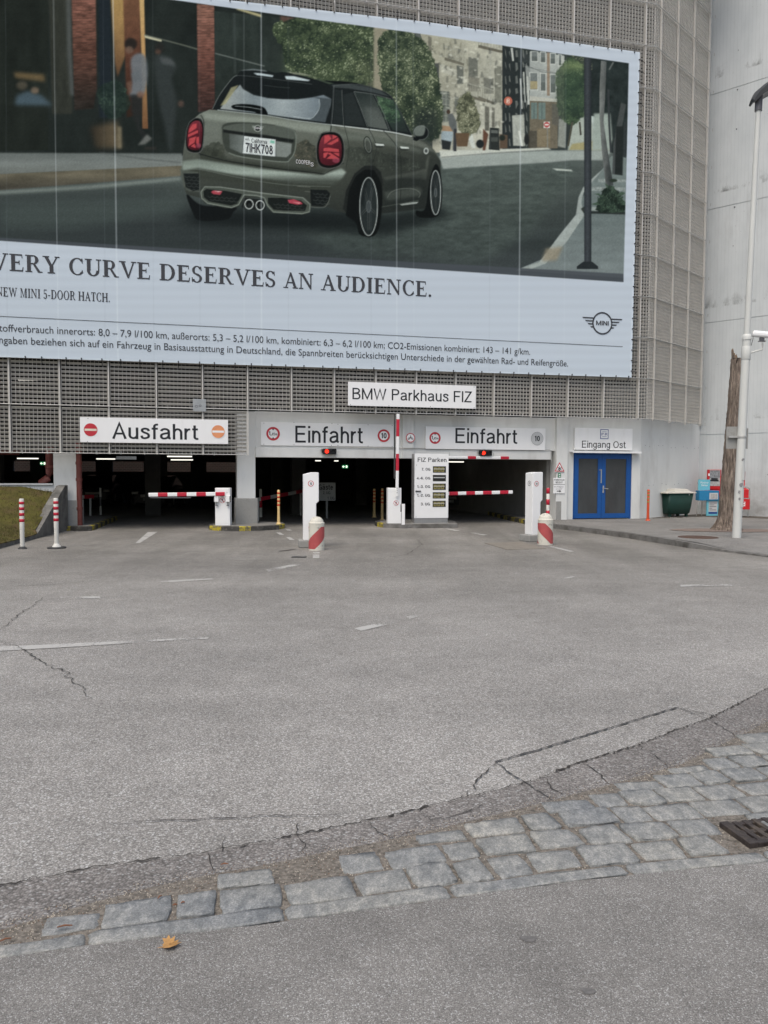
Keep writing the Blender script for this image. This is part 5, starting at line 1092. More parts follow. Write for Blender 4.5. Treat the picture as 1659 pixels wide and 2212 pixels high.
    if c == '.': return w*1.1, [[(h*1.1, 0), (h*1.1, w*1.15)]]
    if c == ',': return w*1.1, [[(h*1.1, w), (h*.6, -.14)]]
    if c == '-': return .26, [[(0, .38), (.26, .38)]]
    if c == '•': return .2, [[(.1, .42), (.1, .58)]]
    if c == ' ': return .24, []
    return None
def stroke_text(s, w=.125, sp=.105):
    vs, fs = [], []; x = 0; n_ = 0
    for c in s:
        adv, sts = glyph(c, w)
        for pl in sts:
            n_ += 1; q = [np.array(p_) for p_ in pl]; L = len(q); closed = L > 8 and np.linalg.norm(q[0]-q[-1]) < 1e-6; b = len(vs)
            for i in range(L):
                a = q[i]-q[i-1] if i else (q[i]-q[-2] if closed else q[1]-q[0]); d = q[i+1]-q[i] if i < L-1 else (q[1]-q[0] if closed else q[-1]-q[-2])
                a = a/max(1e-9, np.linalg.norm(a)); d = d/max(1e-9, np.linalg.norm(d)); m_ = np.array([-a[1]-d[1], a[0]+d[0]]); ml = np.linalg.norm(m_); m_ = m_/ml if ml > 1e-6 else np.array([-d[1], d[0]])
                k = min(2.2, 1/max(.3, abs(m_ @ np.array([-d[1], d[0]])))); o_ = m_*(w/2*k)
                vs += [(x+q[i][0]+o_[0], q[i][1]+o_[1], n_), (x+q[i][0]-o_[0], q[i][1]-o_[1], n_)]
            fs += [[b+2*i, b+2*i+1, b+2*i+3, b+2*i+2] for i in range(L-1)]
        x += adv+sp
    return vs, fs
def text(mb, s, x0, x1, z0, z1, y, mi=0, bold=0.0, slope=0.0, anchor=None, space=1.0, plain=False, weight=None, sp=.095):
    """string fitted into x0..x1, z0..z1 on the plane y (facing -y); with anchor, that tail of s spans x0..x1 and the rest runs on to the left"""
    if not plain and all(glyph(c, .12) for c in s):
        vs, fs = stroke_text(s, weight or .108+bold*3, sp*space)
    else: vs, fs = textmesh(s, bold, space)
    xa, xb = min(v[0] for v in vs), max(v[0] for v in vs); za, zb = min(v[1] for v in vs), max(v[1] for v in vs)
    if anchor:
        vf, _ = textmesh(anchor, bold, space); w_ = max(v[0] for v in vf)-min(v[0] for v in vf); x0 = x1-(x1-x0)*(xb-xa)/w_
    mb.add([(x0+(v[0]-xa)/(xb-xa)*(x1-x0), y-.0003*(int(v[2]) % 5), z0+(v[1]-za)/(zb-za)*(z1-z0)) for v in vs], fs, mi)
# serif capitals drawn stroke by stroke (unit cap height)
def _arc(cx, cy, ro, ri, a0, a1, n=14):
    """ro/ri = (rx, ry) outer and inner"""
    A_ = np.linspace(rad(a0), rad(a1), n); return [(cx+ro[0]*math.cos(a), cy+ro[1]*math.sin(a)) for a in A_]+[(cx+ri[0]*math.cos(a), cy+ri[1]*math.sin(a)) for a in A_[::-1]]
def R_(x0, y0, x1, y1): return [(x0, y0), (x1, y0), (x1, y1), (x0, y1)]
sf, st_, th_ = .065, .185, .085
GL = {
 'E': (.70, [R_(.10, 0, .10+st_, 1), R_(.02, 0, .34, sf), R_(.02, 1-sf, .34, 1), R_(.10, 1-th_, .62, 1), R_(.10, 0, .65, th_), R_(.25, .48, .48, .48+th_), [(.575, 1), (.62, 1), (.635, .77), (.60, .77)], [(.60, 0), (.65, 0), (.68, .26), (.64, .26)], R_(.455, .38, .495, .64)]),
 'V': (.86, [[(.08, 1), (.26, 1), (.50, .10), (.43, 0)], [(.43, 0), (.50, 0), (.79, 1), (.715, 1), (.46, .16)], R_(0, 1-sf, .34, 1), R_(.61, 1-sf, .88, 1)]),
 'R': (.80, [R_(.10, 0, .10+st_, 1), R_(.02, 0, .35, sf), R_(.02, 1-sf, .30, 1), R_(.2, 1-th_, .40, 1), R_(.2, .46, .40, .46+th_), _arc(.39, .73, (.26, .27), (.10, .21), -90, 90), [(.36, .50), (.50, .47), (.74, .04), (.82, 0), (.62, 0)], R_(.64, 0, .83, sf)]),
 'Y': (.80, [R_(.33, 0, .33+st_, .46), R_(.23, 0, .59, sf), [(.06, 1), (.24, 1), (.47, .46), (.46, .40), (.33, .42)], [(.40, .42), (.48, .42), (.74, 1), (.665, 1)], R_(0, 1-sf, .32, 1), R_(.58, 1-sf, .82, 1)]),
 'C': (.76, [_arc(.43, .5, (.40, .515), (.235, .45), 42, 318, 26), [(.63, .98), (.69, .98), (.70, .70), (.655, .70)], [(.66, .30), (.705, .28), (.70, .18), (.63, .11), (.62, .18)]]),
 'U': (.82, [R_(.10, .32, .10+st_, 1), R_(.0, 1-sf, .35, 1), R_(.655, .32, .72, 1), R_(.56, 1-sf, .82, 1), _arc(.41, .33, (.31, .345), (.155, .27), 180, 360, 18)]),
 'D': (.84, [R_(.10, 0, .10+st_, 1), R_(.02, 0, .30, sf), R_(.02, 1-sf, .30, 1), R_(.2, 1-th_, .40, 1), R_(.2, 0, .40, th_), _arc(.38, .5, (.42, .5), (.255, .44), -90, 90, 20)]),
 'S': (.60, [_arc(.30, .735, (.25, .28), (.115, .215), 20, 235, 16), _arc(.29, .255, (.27, .27), (.13, .205), -165, 62, 16), [(.155, .60), (.10, .56), (.36, .38), (.475, .40), (.40, .52)], [(.47, .98), (.52, .98), (.535, .72), (.49, .72)], [(.03, .30), (.075, .30), (.09, .02), (.04, .02)]]),
 'A': (.84, [[(.36, 1), (.47, 1), (.80, .0), (.62, .0)], [(.10, 0), (.17, 0), (.44, .86), (.40, 1)], R_(.22, .31, .62, .31+th_), R_(.0, 0, .28, sf), R_(.54, 0, .86, sf)]),
 'N': (.90, [R_(.12, 0, .19, 1), R_(.70, 0, .77, 1), [(.10, 1), (.28, 1), (.77, .12), (.77, 0), (.70, 0), (.12, .96)], R_(.03, 0, .29, sf), R_(.02, 1-sf, .26, 1), R_(.60, 1-sf, .87, 1)]),
 'I': (.40, [R_(.12, 0, .12+st_, 1), R_(.03, 0, .365, sf), R_(.03, 1-sf, .365, 1)]),
 'W': (1.18, [[(.06, 1), (.23, 1), (.42, .12), (.36, 0)], [(.36, 0), (.42, 0), (.63, .95), (.56, .95), (.37, .2)], [(.53, 1), (.69, 1), (.88, .12), (.82, 0)], [(.82, 0), (.88, 0), (1.12, 1), (1.05, 1), (.85, .15)], R_(0, 1-sf, .31, 1), R_(.95, 1-sf, 1.2, 1)]),
 'M': (1.02, [R_(.13, 0, .19, 1), R_(.74, 0, .74+st_, 1), [(.12, 1), (.28, 1), (.53, .16), (.49, 0)], [(.48, 0), (.53, 0), (.80, 1), (.74, 1)], R_(.03, 0, .30, sf), R_(.03, 1-sf, .2, 1), R_(.66, 0, .98, sf), R_(.8, 1-sf, .98, 1)]),
 'O': (.86, [_arc(.43, .5, (.40, .515), (.24, .455), 0, 360, 36)]),
 'T': (.74, [R_(.295, 0, .295+st_, 1), R_(.20, 0, .55, sf), R_(.06, 1-th_, .69, 1), [(.05, 1), (.10, 1), (.085, .74), (.04, .74)], [(.65, 1), (.70, 1), (.71, .74), (.665, .74)]]),
 'H': (.90, [R_(.10, 0, .10+st_, 1), R_(.64, 0, .64+st_, 1), R_(.2, .47, .7, .47+th_), R_(.02, 0, .34, sf), R_(.02, 1-sf, .34, 1), R_(.56, 0, .88, sf), R_(.56, 1-sf, .88, 1)]),
 '-': (.40, [R_(.05, .32, .35, .41)]),
 '5': (.58, [R_(.10, .90, .50, 1), R_(.10, .5, .16, 1), _arc(.26, .31, (.27, .33), (.12, .25), -150, 130, 18)]),
 '.': (.30, [_arc(.14, .08, (.085, .085), (.0, .0), 0, 360, 14)]), ' ': (.32, []),
}
def serif(mb, s, x0, x1, z0, hgt, y):
    tot = sum(GL[c][0]+.045 for c in s); k = (x1-x0)/(tot*hgt); x = x0; n_ = 0
    for c in s:
        for q in GL[c][1]:
            n_ += 1; pts = [(x+a*hgt*k, y-.0003*(n_ % 12), z0+b*hgt) for a, b in q]
            if c in 'CUDSRO5.' and len(q) >= 24:
                h_ = len(q)//2; mb.add(pts, [[i, i+1, len(q)-2-i, len(q)-1-i] for i in range(h_-1)])
            else: mb.poly(pts)
        x += (GL[c][0]+.045)*hgt*k
def bl(X, Y): a, b = fp(X, Y, OB); return a-BT, b-BZ
M['print_ink'] = pm('printed_dark_grey', (0.045, 0.048, 0.056), 0.6, var=0.05)
ZB = 6.775-BZ; HC = .44
xs_ = {k: bl(X, 600)[0] for k, X in dict(v0=-21.5, v1=130.5, c0=148.5, c1=327, d0=344, d1=598, a0=612, a1=679, u0=693, u1=936).items()}
for w_, a, b in (('VERY', 'v0', 'v1'), ('CURVE', 'c0', 'c1'), ('DESERVES', 'd0', 'd1'), ('AN', 'a0', 'a1'), ('AUDIENCE.', 'u0', 'u1')):
    hm = MB(); serif(hm, w_, xs_[a], xs_[b], ZB, HC, -.005)
    if w_ == 'VERY': serif(hm, 'E', xs_['v0']-.42, xs_['v0']-.02, ZB, HC, -.005)
    hm.build('headline', M['print_ink'], BN)
hm = MB(); a, zb_ = bl(0, 640); x1_, z1_ = bl(239, 650); x0_, z0_ = bl(-8, 636); zc = (z1_+.0); serif(hm, 'NEW MINI 5-DOOR HATCH.', x0_, x1_, bl(120, 646)[1]-.005, .235, -.005); serif(hm, 'THE', x0_-.85, x0_-.12, bl(120, 646)[1]-.005, .235, -.005)
hm.build('subheading', M['print_ink'], BN)
hm = MB(); xa, za = bl(-120, 680); xb, zb_ = bl(1345, 748); zr = bl(672, 716)[1]; hm.poly([(xa, -.008, zr-.007), (xb, -.008, zr-.007), (xb, -.008, zr+.007), (xa, -.008, zr+.007)]); hm.build('rule', M['print_ink'], BN)
hm = MB()
x0_ = bl(-2, 715)[0]; x1_ = bl(1145, 757)[0]; zt, zb_ = bl(700, 732.5)[1], bl(700, 751.5)[1]
text(hm, 'Kraftstoffverbrauch innerorts: 8,0 – 7,9 l/100 km, außerorts: 5,3 – 5,2 l/100 km, kombiniert: 6,3 – 6,2 l/100 km; CO2-Emissionen kombiniert: 143 – 141 g/km.', x0_, x1_, zb_, zt, -.008, anchor='toffverbrauch innerorts: 8,0 – 7,9 l/100 km, außerorts: 5,3 – 5,2 l/100 km, kombiniert: 6,3 – 6,2 l/100 km; CO2-Emissionen kombiniert: 143 – 141 g/km.')
hm.build('small_print', M['print_ink'], BN); hm = MB()
x0_ = bl(-2, 735)[0]; x1_ = bl(1227, 782)[0]; zt, zb_ = bl(700, 756)[1], bl(700, 775)[1]
text(hm, 'Die Angaben beziehen sich auf ein Fahrzeug in Basisausstattung in Deutschland, die Spannbreiten berücksichtigen Unterschiede in der gewählten Rad- und Reifengröße.', x0_, x1_, zb_, zt, -.008, anchor='ngaben beziehen sich auf ein Fahrzeug in Basisausstattung in Deutschland, die Spannbreiten berücksichtigen Unterschiede in der gewählten Rad- und Reifengröße.')
hm.build('small_print', M['print_ink'], BN)
# winged emblem
hm = MB(); cx_, cz_ = bl(1301, 698.5); ex = abs(bl(1345, 700)[0]-bl(1258, 698)[0])/2; rr_ = ex*.50
def ringm(mb, cx, cz, rx, rz, w_, y, mi=0, n=40):
    vs = []
    for k in range(n):
        a_ = 2*math.pi*k/n; vs += [(cx+rx*math.cos(a_), y, cz+rz*math.sin(a_)), (cx+(rx-w_)*math.cos(a_), y, cz+(rz-w_)*math.sin(a_))]
    mb.add(vs, [[2*k, 2*((k+1) % n), 2*((k+1) % n)+1, 2*k+1] for k in range(n)], mi)
def discm(mb, cx, cz, rx, rz, y, mi=0, n=40): mb.poly([(cx+rx*math.cos(2*math.pi*k/n), y, cz+rz*math.sin(2*math.pi*k/n)) for k in range(n)], mi)
ringm(hm, cx_, cz_, rr_, rr_, rr_*.13, -.010)
for sg in (-1, 1):
    for x1_, z_ in ((1.0, .42), (.86, .16), (.73, -.10), (.60, -.36)):
        xi_ = math.sqrt(max(.02, 1-(z_)**2))*.50*.93; hm.poly([(cx_+sg*ex*xi_, -.010, cz_+rr_*(z_-.055)), (cx_+sg*ex*(x1_-.05), -.010, cz_+rr_*(z_-.055)), (cx_+sg*ex*x1_, -.010, cz_+rr_*(z_+.055)), (cx_+sg*ex*xi_, -.010, cz_+rr_*(z_+.055))])
text(hm, 'MINI', cx_-rr_*.62, cx_+rr_*.62, cz_-rr_*.20, cz_+rr_*.22, -.010, bold=.012)
hm.build('winged_emblem', M['print_ink'], BN)
# number plate and badge lettering on the printed car
def c2(x, y): return ((650+x/1.3825)/1.8228, (200+y/1.3825)/1.8228)
M['print_silver'] = pm('printed_silver', (0.55, 0.56, 0.56), 0.6, var=0.05)
hm = MB(); a, b = bl(*c2(438, 552)), bl(*c2(586, 556)); zt = bl(*c2(512, 506))[1]; zb_ = bl(*c2(512, 560))[1]; text(hm, '7IHK708', a[0], b[0], zb_, zt, -.008, bold=.012, slope=0); hm.build('plate_number', M['print_ink'], BN); hm = MB()
a, b = bl(*c2(436, 480)), bl(*c2(458, 482)); text(hm, 'AUG', a[0], b[0], bl(*c2(446, 488))[1], bl(*c2(446, 475))[1], -.008); a, b = bl(*c2(470, 490)), bl(*c2(556, 498)); text(hm, 'California', a[0], b[0], bl(*c2(512, 503))[1], bl(*c2(512, 482))[1], -.008)
hm.build('plate_heading', M['print_ink'], BN); hm = MB()
a, b = bl(*c2(489, 423)), bl(*c2(519, 424)); text(hm, 'MINI', a[0], b[0], bl(*c2(504, 428))[1], bl(*c2(504, 417))[1], -.008, mi=1, bold=.01); hm.build('badge_lettering', [M['print_ink'], M['print_silver']], BN); hm = MB()
a, b = bl(*c2(712, 600)), bl(*c2(790, 612)); text(hm, 'COOPER', a[0], b[0], bl(*c2(750, 618))[1], bl(*c2(750, 595))[1], -.008, mi=1, bold=.012); a, b = bl(*c2(792, 618)), bl(*c2(808, 622)); text(hm, 'S', a[0], b[0], bl(*c2(800, 630))[1], bl(*c2(800, 608))[1], -.008, mi=1, bold=.012)
hm.build('plate_lettering', [M['print_ink'], M['print_silver']], BN)
# bungee ties along the edges
M['tie'] = pm('black_bungee_cord', (0.02, 0.02, 0.022), 0.7, var=0.1)
def tie_mesh(vec):
    m = MB(); m.tube([(0, -.02, 0), (vec[0]*.5, 0, vec[2]*.5), vec], .009, 6); m.cyl((0, -.03, 0), (0, -.005, 0), .017, n=8); return m
proto = {}
def tie(x, z, vec, key):
    if key not in proto: o = tie_mesh(vec).build('bungee_tie', M['tie'], BN); proto[key] = o
    else: o = proto[key].copy(); C.objects.link(o)
    o.parent = BN; o.location = (x-BT, 0, z-BZ)
for i in range(28):
    x = .52-i*.475; tie(x+random.uniform(-.05, .05), float(np.interp(x, tl, top))-.035, (random.choice((0, .01)), .06, .30), 'top')
for i in range(37):
    x = .5-i*.49; tie(x+random.uniform(-.06, .06), float(np.interp(x, tl, bot))+.03, (.0, .06, -.16), 'bottom')
for i in range(30):
    z = 4.85+i*.33; tie(.575+.064*(z-4.6)/10, z, (.26, .08, -.02), 'side')
# ================================================================== facade signs
class Board:
    """a flat sign on the facade: measured by its photo corners, built in the facade's own directions"""
    def __init__(s, name, label, x0, y0, x1, y1, o, th=.03, cat='sign', group=None, y0b=None, y1b=None, mat='sign', board=True):
        a, b, c, d = fp(x0, y0, o), fp(x1, y0b if y0b else y0, o), fp(x0, y1, o), fp(x1, y1b if y1b else y1, o)
        s.t0, s.t1 = (a[0]+c[0])/2, (b[0]+d[0])/2; s.z0, s.z1 = (c[1]+d[1])/2, (a[1]+b[1])/2; s.o = o
        s.tc, s.zc = (s.t0+s.t1)/2, s.z0
        s.root = thing(name, label, cat, tuple(fw(s.tc, o-th, s.z0)), AF, group); s.th = th; s.k = 0
        if board:
            m = MB(); m.bx(s.t0-s.tc, s.t1-s.tc, -th, 0, 0, s.z1-s.z0, 0); m.build('sign_board', M[mat], s.root, bevel=.004)
    def pt(s, X, Y): a, z = fp(X, Y, s.o); return a-s.tc, z-s.z0
    def y(s): s.k += 1; return -s.th-.0015-.0012*s.k
    def text(s, st, X0, Y0, X1, Y1, mat='ink', bold=0.0, name='lettering', space=1.0):
        Xm, Ym = (X0+X1)/2, (Y0+Y1)/2; m = MB()
        text(m, st, s.pt(X0, Ym)[0], s.pt(X1, Ym)[0], s.pt(Xm, Y1)[1], s.pt(Xm, Y0)[1], s.y(), 0, bold, 0, None, space); return m.build(name, M[mat], s.root)
    def roundel(s, X, Y, R, ring='red', face='sign', rw=.2, name='roundel'):
        x, z = s.pt(X, Y); r = abs(s.pt(X+R, Y)[0]-s.pt(X-R, Y)[0])/2; m = MB()
        discm(m, x, z, r, r, s.y(), 0); discm(m, x, z, r*.965, r*.965, s.y(), 1)
        if rw: discm(m, x, z, r*(1-rw*1.6), r*(1-rw*1.6), s.y(), 0)
        return m.build(name, [M[face], M[ring]], s.root), x, z, r
    def bolts(s, pts):
        m = MB()
        for X, Y in pts: x, z = s.pt(X, Y); m.cyl((x, -s.th, z), (x, -s.th-.006, z), .011, n=8)
        m.build('bolt', M['darkgrey'], s.root)
def height_limit(b, X, Y, R):
    o, x, z, r = b.roundel(X, Y, R, name='height_limit_roundel'); y = b.y(); m = MB(); k = r*.66
    m.poly([(x-.17*r, y, z+.70*r), (x, y, z+.46*r), (x+.17*r, y, z+.70*r)]); m.poly([(x-.17*r, y, z-.70*r), (x+.17*r, y, z-.70*r), (x, y, z-.46*r)])
    text(m, '1,', x-.60*r, x-.22*r, z-.30*r, z+.34*r, y, weight=.17); text(m, '85', x-.15*r, x+.26*r, z-.24*r, z+.14*r, y, weight=.17); text(m, 'm', x+.32*r, x+.60*r, z-.24*r, z+.04*r, y, weight=.15); m.build('lettering', M['ink'], o)
def ten(b, X, Y, R, ring='red', face='sign', rw=.2):
    o, x, z, r = b.roundel(X, Y, R, ring, face, rw, 'speed_roundel'); m = MB(); text(m, '10', x-.42*r, x+.44*r, z-.40*r, z+.42*r, b.y(), 0, weight=.17); m.build('lettering', M['ink'], o)
def no_entry(b, X, Y, R, ring, bar):
    o, x, z, r = b.roundel(X, Y, R, ring, 'sign', 0, 'no_entry_roundel'); m = MB(); y = b.y(); m.poly([(x-.86*r, y, z-.16*r), (x+.86*r, y, z-.16*r), (x+.86*r, y, z+.16*r), (x-.86*r, y, z+.16*r)]); m.build('bar', M[bar], o)
b = Board('exit_sign', 'long white sign board reading Ausfahrt between red and faded orange no-entry roundels', 172.6, 901, 492.7, 955.6, .62, .05, y0b=907, y1b=958.9)
b.text('Ausfahrt', 242, 911.5, 428.3, 949.5, bold=.004); no_entry(b, 195.8, 928.4, 15.3, 'red', 'cream'); no_entry(b, 471.2, 932.4, 14.6, 'orange', 'sign'); b.bolts([(189, 954), (330, 957), (190, 904)])
b = Board('entrance_sign', 'white Einfahrt sign over the left entry lane, red ring round its 10', 563.3, 911, 850.4, 961.2, .04, .03, group='entrance signs over the two entry lanes', y0b=917.6, y1b=966.2)
b.text('Einfahrt', 637.9, 921.0, 784, 957, bold=.004); height_limit(b, 589.9, 936.9, 15.3); ten(b, 828.9, 941.2, 13.8); b.bolts([(570, 914), (635, 912.5), (717, 915), (730, 916.5), (795, 917.5), (847, 919), (570, 959.5), (635, 960.5), (716, 962), (730, 962), (795, 963.5), (847, 964.5)])
b = Board('entrance_sign', 'white Einfahrt sign over the right entry lane, its 10 on a plain grey disc', 920, 921.7, 1178.2, 970.7, .10, .09, group='entrance signs over the two entry lanes', y0b=924.9, y1b=971.5)
b.text('Einfahrt', 983.7, 925.8, 1117.4, 958, bold=.004); height_limit(b, 939.6, 946.1, 12.6); ten(b, 1160.2, 947.4, 13.2, 'grey_film', 'darkgrey', 0)
b = Board('name_sign', 'white sign board with the name of the parking garage, under the banner', 752, 825, 1028, 876, .64, .05, y0b=833, y1b=883)
b.text('BMW Parkhaus FIZ', 761.3, 840.2, 1020, 867.8, bold=.002); b.bolts([(757, 874), (840, 876), (930, 878), (1024, 881), (1024, 836)])
b = Board('side_entrance_sign', 'white Eingang Ost sign with a blue framed pictogram above the blue doors', 1242.3, 924.4, 1366.3, 971.4, .12, .10, y0b=926, y1b=972.7)
b.text('Eingang Ost', 1257, 952.6, 1351.5, 972 - .5)
x0, z0 = b.pt(1296.5, 948.3); x1, z1_ = b.pt(1314.5, 927.5); m = MB(); yy = b.y(); m.bx(x0, x1, yy, yy+.004, z0, z1_, 0); e_ = .022; yy = b.y(); m.poly([(x0+e_, yy, z0+e_), (x1-e_, yy, z0+e_), (x1-e_, yy, z1_-e_), (x0+e_, yy, z1_-e_)], 1)
w_, h_ = x1-x0, z1_-z0; yy = b.y(); text(m, 'P•R', x0+w_*.15, x1-w_*.15, z0+h_*.36, z0+h_*.62, yy, 0, .01)
for f_ in (.24, .72): m.poly([(x0+w_*.22, yy, z0+h_*f_), (x1-w_*.22, yy, z0+h_*f_), (x1-w_*.22, yy, z0+h_*(f_+.035)), (x0+w_*.22, yy, z0+h_*(f_+.035))])
m.build('pictogram', [M['blue_film'], M['sign']], b.root)
# no motorcycles, on the pilaster
b = Board('motorcycle_sign', 'round red-ringed no-motorcycles sign on the pilaster between the entry lanes', 876.7, 935.6, 896.7, 955.8, .115, .012, board=False)
o, x, z, r = b.roundel(886.7, 945.6, 10.2, rw=.13, name='sign_disc'); m = MB(); discm(m, x, z, r, r, -.008, 0); m.cyl((x, -.011, z), (x, 0, z), r*.99, n=32); m.build('backing', M['galv'], b.root)
m = MB(); y = b.y(); ringm(m, x-.38*r, z-.2*r, .2*r, .2*r, .1*r, y); ringm(m, x+.38*r, z-.2*r, .2*r, .2*r, .1*r, y); m.poly([(x-.36*r, y, z-.12*r), (x+.34*r, y, z-.14*r), (x+.34*r, y, z+.02*r), (x-.1*r, y, z+.06*r), (x-.3*r, y, z+.02*r)]); m.poly([(x-.14*r, y, z+.05*r), (x+.06*r, y, z+.05*r), (x+.04*r, y, z+.24*r), (x-.08*r, y, z+.24*r)]); discm(m, x+.0*r, z+.36*r, .09*r, .09*r, y); m.poly([(x+.05*r, y, z+.22*r), (x+.3*r, y, z+.06*r), (x+.3*r, y, z+.12*r), (x+.06*r, y, z+.3*r)]); m.build('motorcycle', M['ink'], o)
# snow triangle and car-park-full sign on the right pier
b = Board('ice_warning_sign', 'triangular red-bordered snowflake warning sign on the pier left of the blue doors', 1197.7, 998, 1219.6, 1019, .165, .012, board=False)
def tri(m, b, k, y, mi, X=1208.6, Y=1011.5):
    x, z = b.pt(X, Y); h = (b.z1-b.z0)*.62*k; m.poly([(x-h*.98, y, z-h*.58), (x+h*.98, y, z-h*.58), (x, y, z+h*1.12)], mi)
m = MB(); tri(m, b, 1.0, b.y(), 0); tri(m, b, .93, b.y(), 1); tri(m, b, .66, b.y(), 0); x, z = b.pt(1208.6, 1012.5); y = b.y()
for k in range(3):
    a = rad(90+60*k); dx, dz = math.cos(a)*.075, math.sin(a)*.075; px_, pz_ = -math.sin(a)*.009, math.cos(a)*.009; m.poly([(x-dx-px_, y-.0004*k, z-dz-pz_), (x+dx-px_, y-.0004*k, z+dz-pz_), (x+dx+px_, y-.0004*k, z+dz+pz_), (x-dx+px_, y-.0004*k, z-dz+pz_)], 2)
    for sg in (-1, 1): discm(m, x+sg*dx*.72, z+sg*dz*.72, .018, .018, y-.002, 2, 8)
m.prism([(b.pt(1197.9, 1018.6)[0], -.010, b.pt(1208, 1018.6)[1]), (b.pt(1219.3, 1018.6)[0], -.010, b.pt(1208, 1018.6)[1]), (x, -.010, b.pt(1208.6, 998.4)[1])], .009, 3, (0, 1, 0)); m.build('sign_triangle', [M['sign'], M['red'], M['ink'], M['galv']], b.root)
b = Board('sticker', 'small dark green sticker between the snowflake triangle and the full sign', 1205.4, 1022, 1211.8, 1032, .16, .006, mat='green_film')
m = MB(); y = b.y(); w_, h_ = b.t1-b.t0, b.z1-b.z0; m.poly([(-w_*.3, y, h_*.55), (w_*.2, y, h_*.6), (w_*.2, y, h_*.8), (-w_*.3, y, h_*.75)]); m.poly([(-w_*.1, y, h_*.15), (w_*.3, y, h_*.12), (w_*.2, y, h_*.4), (-w_*.2, y, h_*.36)]); m.build('print', M['sign'], b.root)
b = Board('full_sign', 'grey PARKHAUS BELEGT sign with a black arrow on the pier left of the blue doors', 1195.6, 1032.4, 1220.3, 1065.9, .165, .014, mat='sign')
b.text('PARKHAUS', 1197.3, 1034.6, 1219.2, 1038.4, bold=.008); b.text('BELEGT', 1200.5, 1040.2, 1215.3, 1043.8, bold=.008)
m = MB(); y = b.y(); q = lambda X, Y: (b.pt(X, Y)[0], y, b.pt(X, Y)[1]); m.poly([q(1195.6, 1046.9), q(1220.3, 1046.9), q(1220.3, 1046.2), q(1195.6, 1046.2)]); m.poly([q(1202.5, 1061.6), q(1208.6, 1061.6), q(1208.6, 1060.2), q(1202.5, 1060.2)]); m.poly([q(1208.2, 1063.2), q(1212.4, 1060.9), q(1208.2, 1058.6)]); m.build('arrow', M['ink'], b.root)
b.text('Bitte Parkflächen', 1197, 1050.2, 1217.6, 1052.4, 'darkgrey'); b.text('Nord', 1208.5, 1053.2, 1214.5, 1054.8, 'darkgrey'); b.text('benutzen!', 1201, 1055.4, 1213, 1057.2, 'darkgrey')
# traffic lights on the flange
M['lampred'] = bpy.data.materials.new('lit_red_lens'); M['lampred'].use_nodes = True; _p = M['lampred'].node_tree.nodes['Principled BSDF']; _p.inputs['Base Color'].default_value = (.7, .02, .01, 1); _p.inputs['Emission Color'].default_value = (1, .03, .01, 1); _p.inputs['Emission Strength'].default_value = 1.3
def signal(x0, x1, y0, y1, label):
    t0, za = fp(x0, (y0+y1)/2, .2); t1, _ = fp(x1, (y0+y1)/2, .2); zt, zb = fp((x0+x1)/2, y0, .2)[1], fp((x0+x1)/2, y1, .2)[1]; tc = (t0+t1)/2; h = zt-zb; w_ = t1-t0
    r = thing('traffic_light', label, 'traffic light', tuple(fw(tc, .0, zb)), AF, 'traffic lights on the entry beam')
    m = MB(); m.bx(-w_/2, w_/2, -.2, -.08, 0, h); m.bx(-w_/2-.03, -w_/2, -.16, -.10, h*.25, h*.75); m.build('housing', M['black'], r, bevel=.012)
    m = MB(); m.tube([(-w_/2-.02, -.13, h*.5), (-w_/2-.06, -.09, h*.62), (-w_/2-.03, -.06, h*.9), (-.05, -.055, h*.95)], .012, 6); m.bx(-.03, .03, -.09, -.045, .03, h-.03); m.build('bracket', M['galv'], r)
    for k, mt_ in ((-1, 'lampred'), (1, 'black')):
        m = MB(); m.cyl((k*w_*.23, -.2, h/2), (k*w_*.23, -.212, h/2), h*.36, n=20); l_ = m.build('lens', M[mt_], r)
        m = MB()
        for i in range(12): 
            a0, a1 = math.pi*(i/12)*1.2-.3, math.pi*((i+1)/12)*1.2-.3; rr = h*.40; P_ = lambda a, y: (k*w_*.23+rr*math.cos(a), y, h/2+rr*math.sin(a)); m.poly([P_(a0, -.2), P_(a1, -.2), P_(a1, -.27), P_(a0, -.27)])
        m.build('visor', M['black'], l_)
signal(697.9, 727, 968.9, 981.3, 'black two-lens traffic light showing red under the left entry sign')
signal(1037.7, 1063.1, 972.5, 984.4, 'black two-lens traffic light showing red under the right entry sign')
M['sheet'] = pm('cloudy_plastic_sheet', (.34, .36, .37), .3, var=.15, scale=6)
b = Board('notice_sheet', 'cloudy grey plastic notice sheet fixed on the grating above the exit sign', 416.5, 862, 445, 889, .59, .006, mat='sheet')
m = MB(); ringm(m, -.08, .14, .045, .03, .012, b.y(), 0); ringm(m, .02, .16, .035, .03, .012, b.y(), 0); m.build('scribble', M['darkgrey'], b.root)
b = Board('hanging_panel', 'small pale grey panel hanging under the grating over the exit lane', 251, 985.5, 294.5, 992.5, .2, .04, mat='sheet')
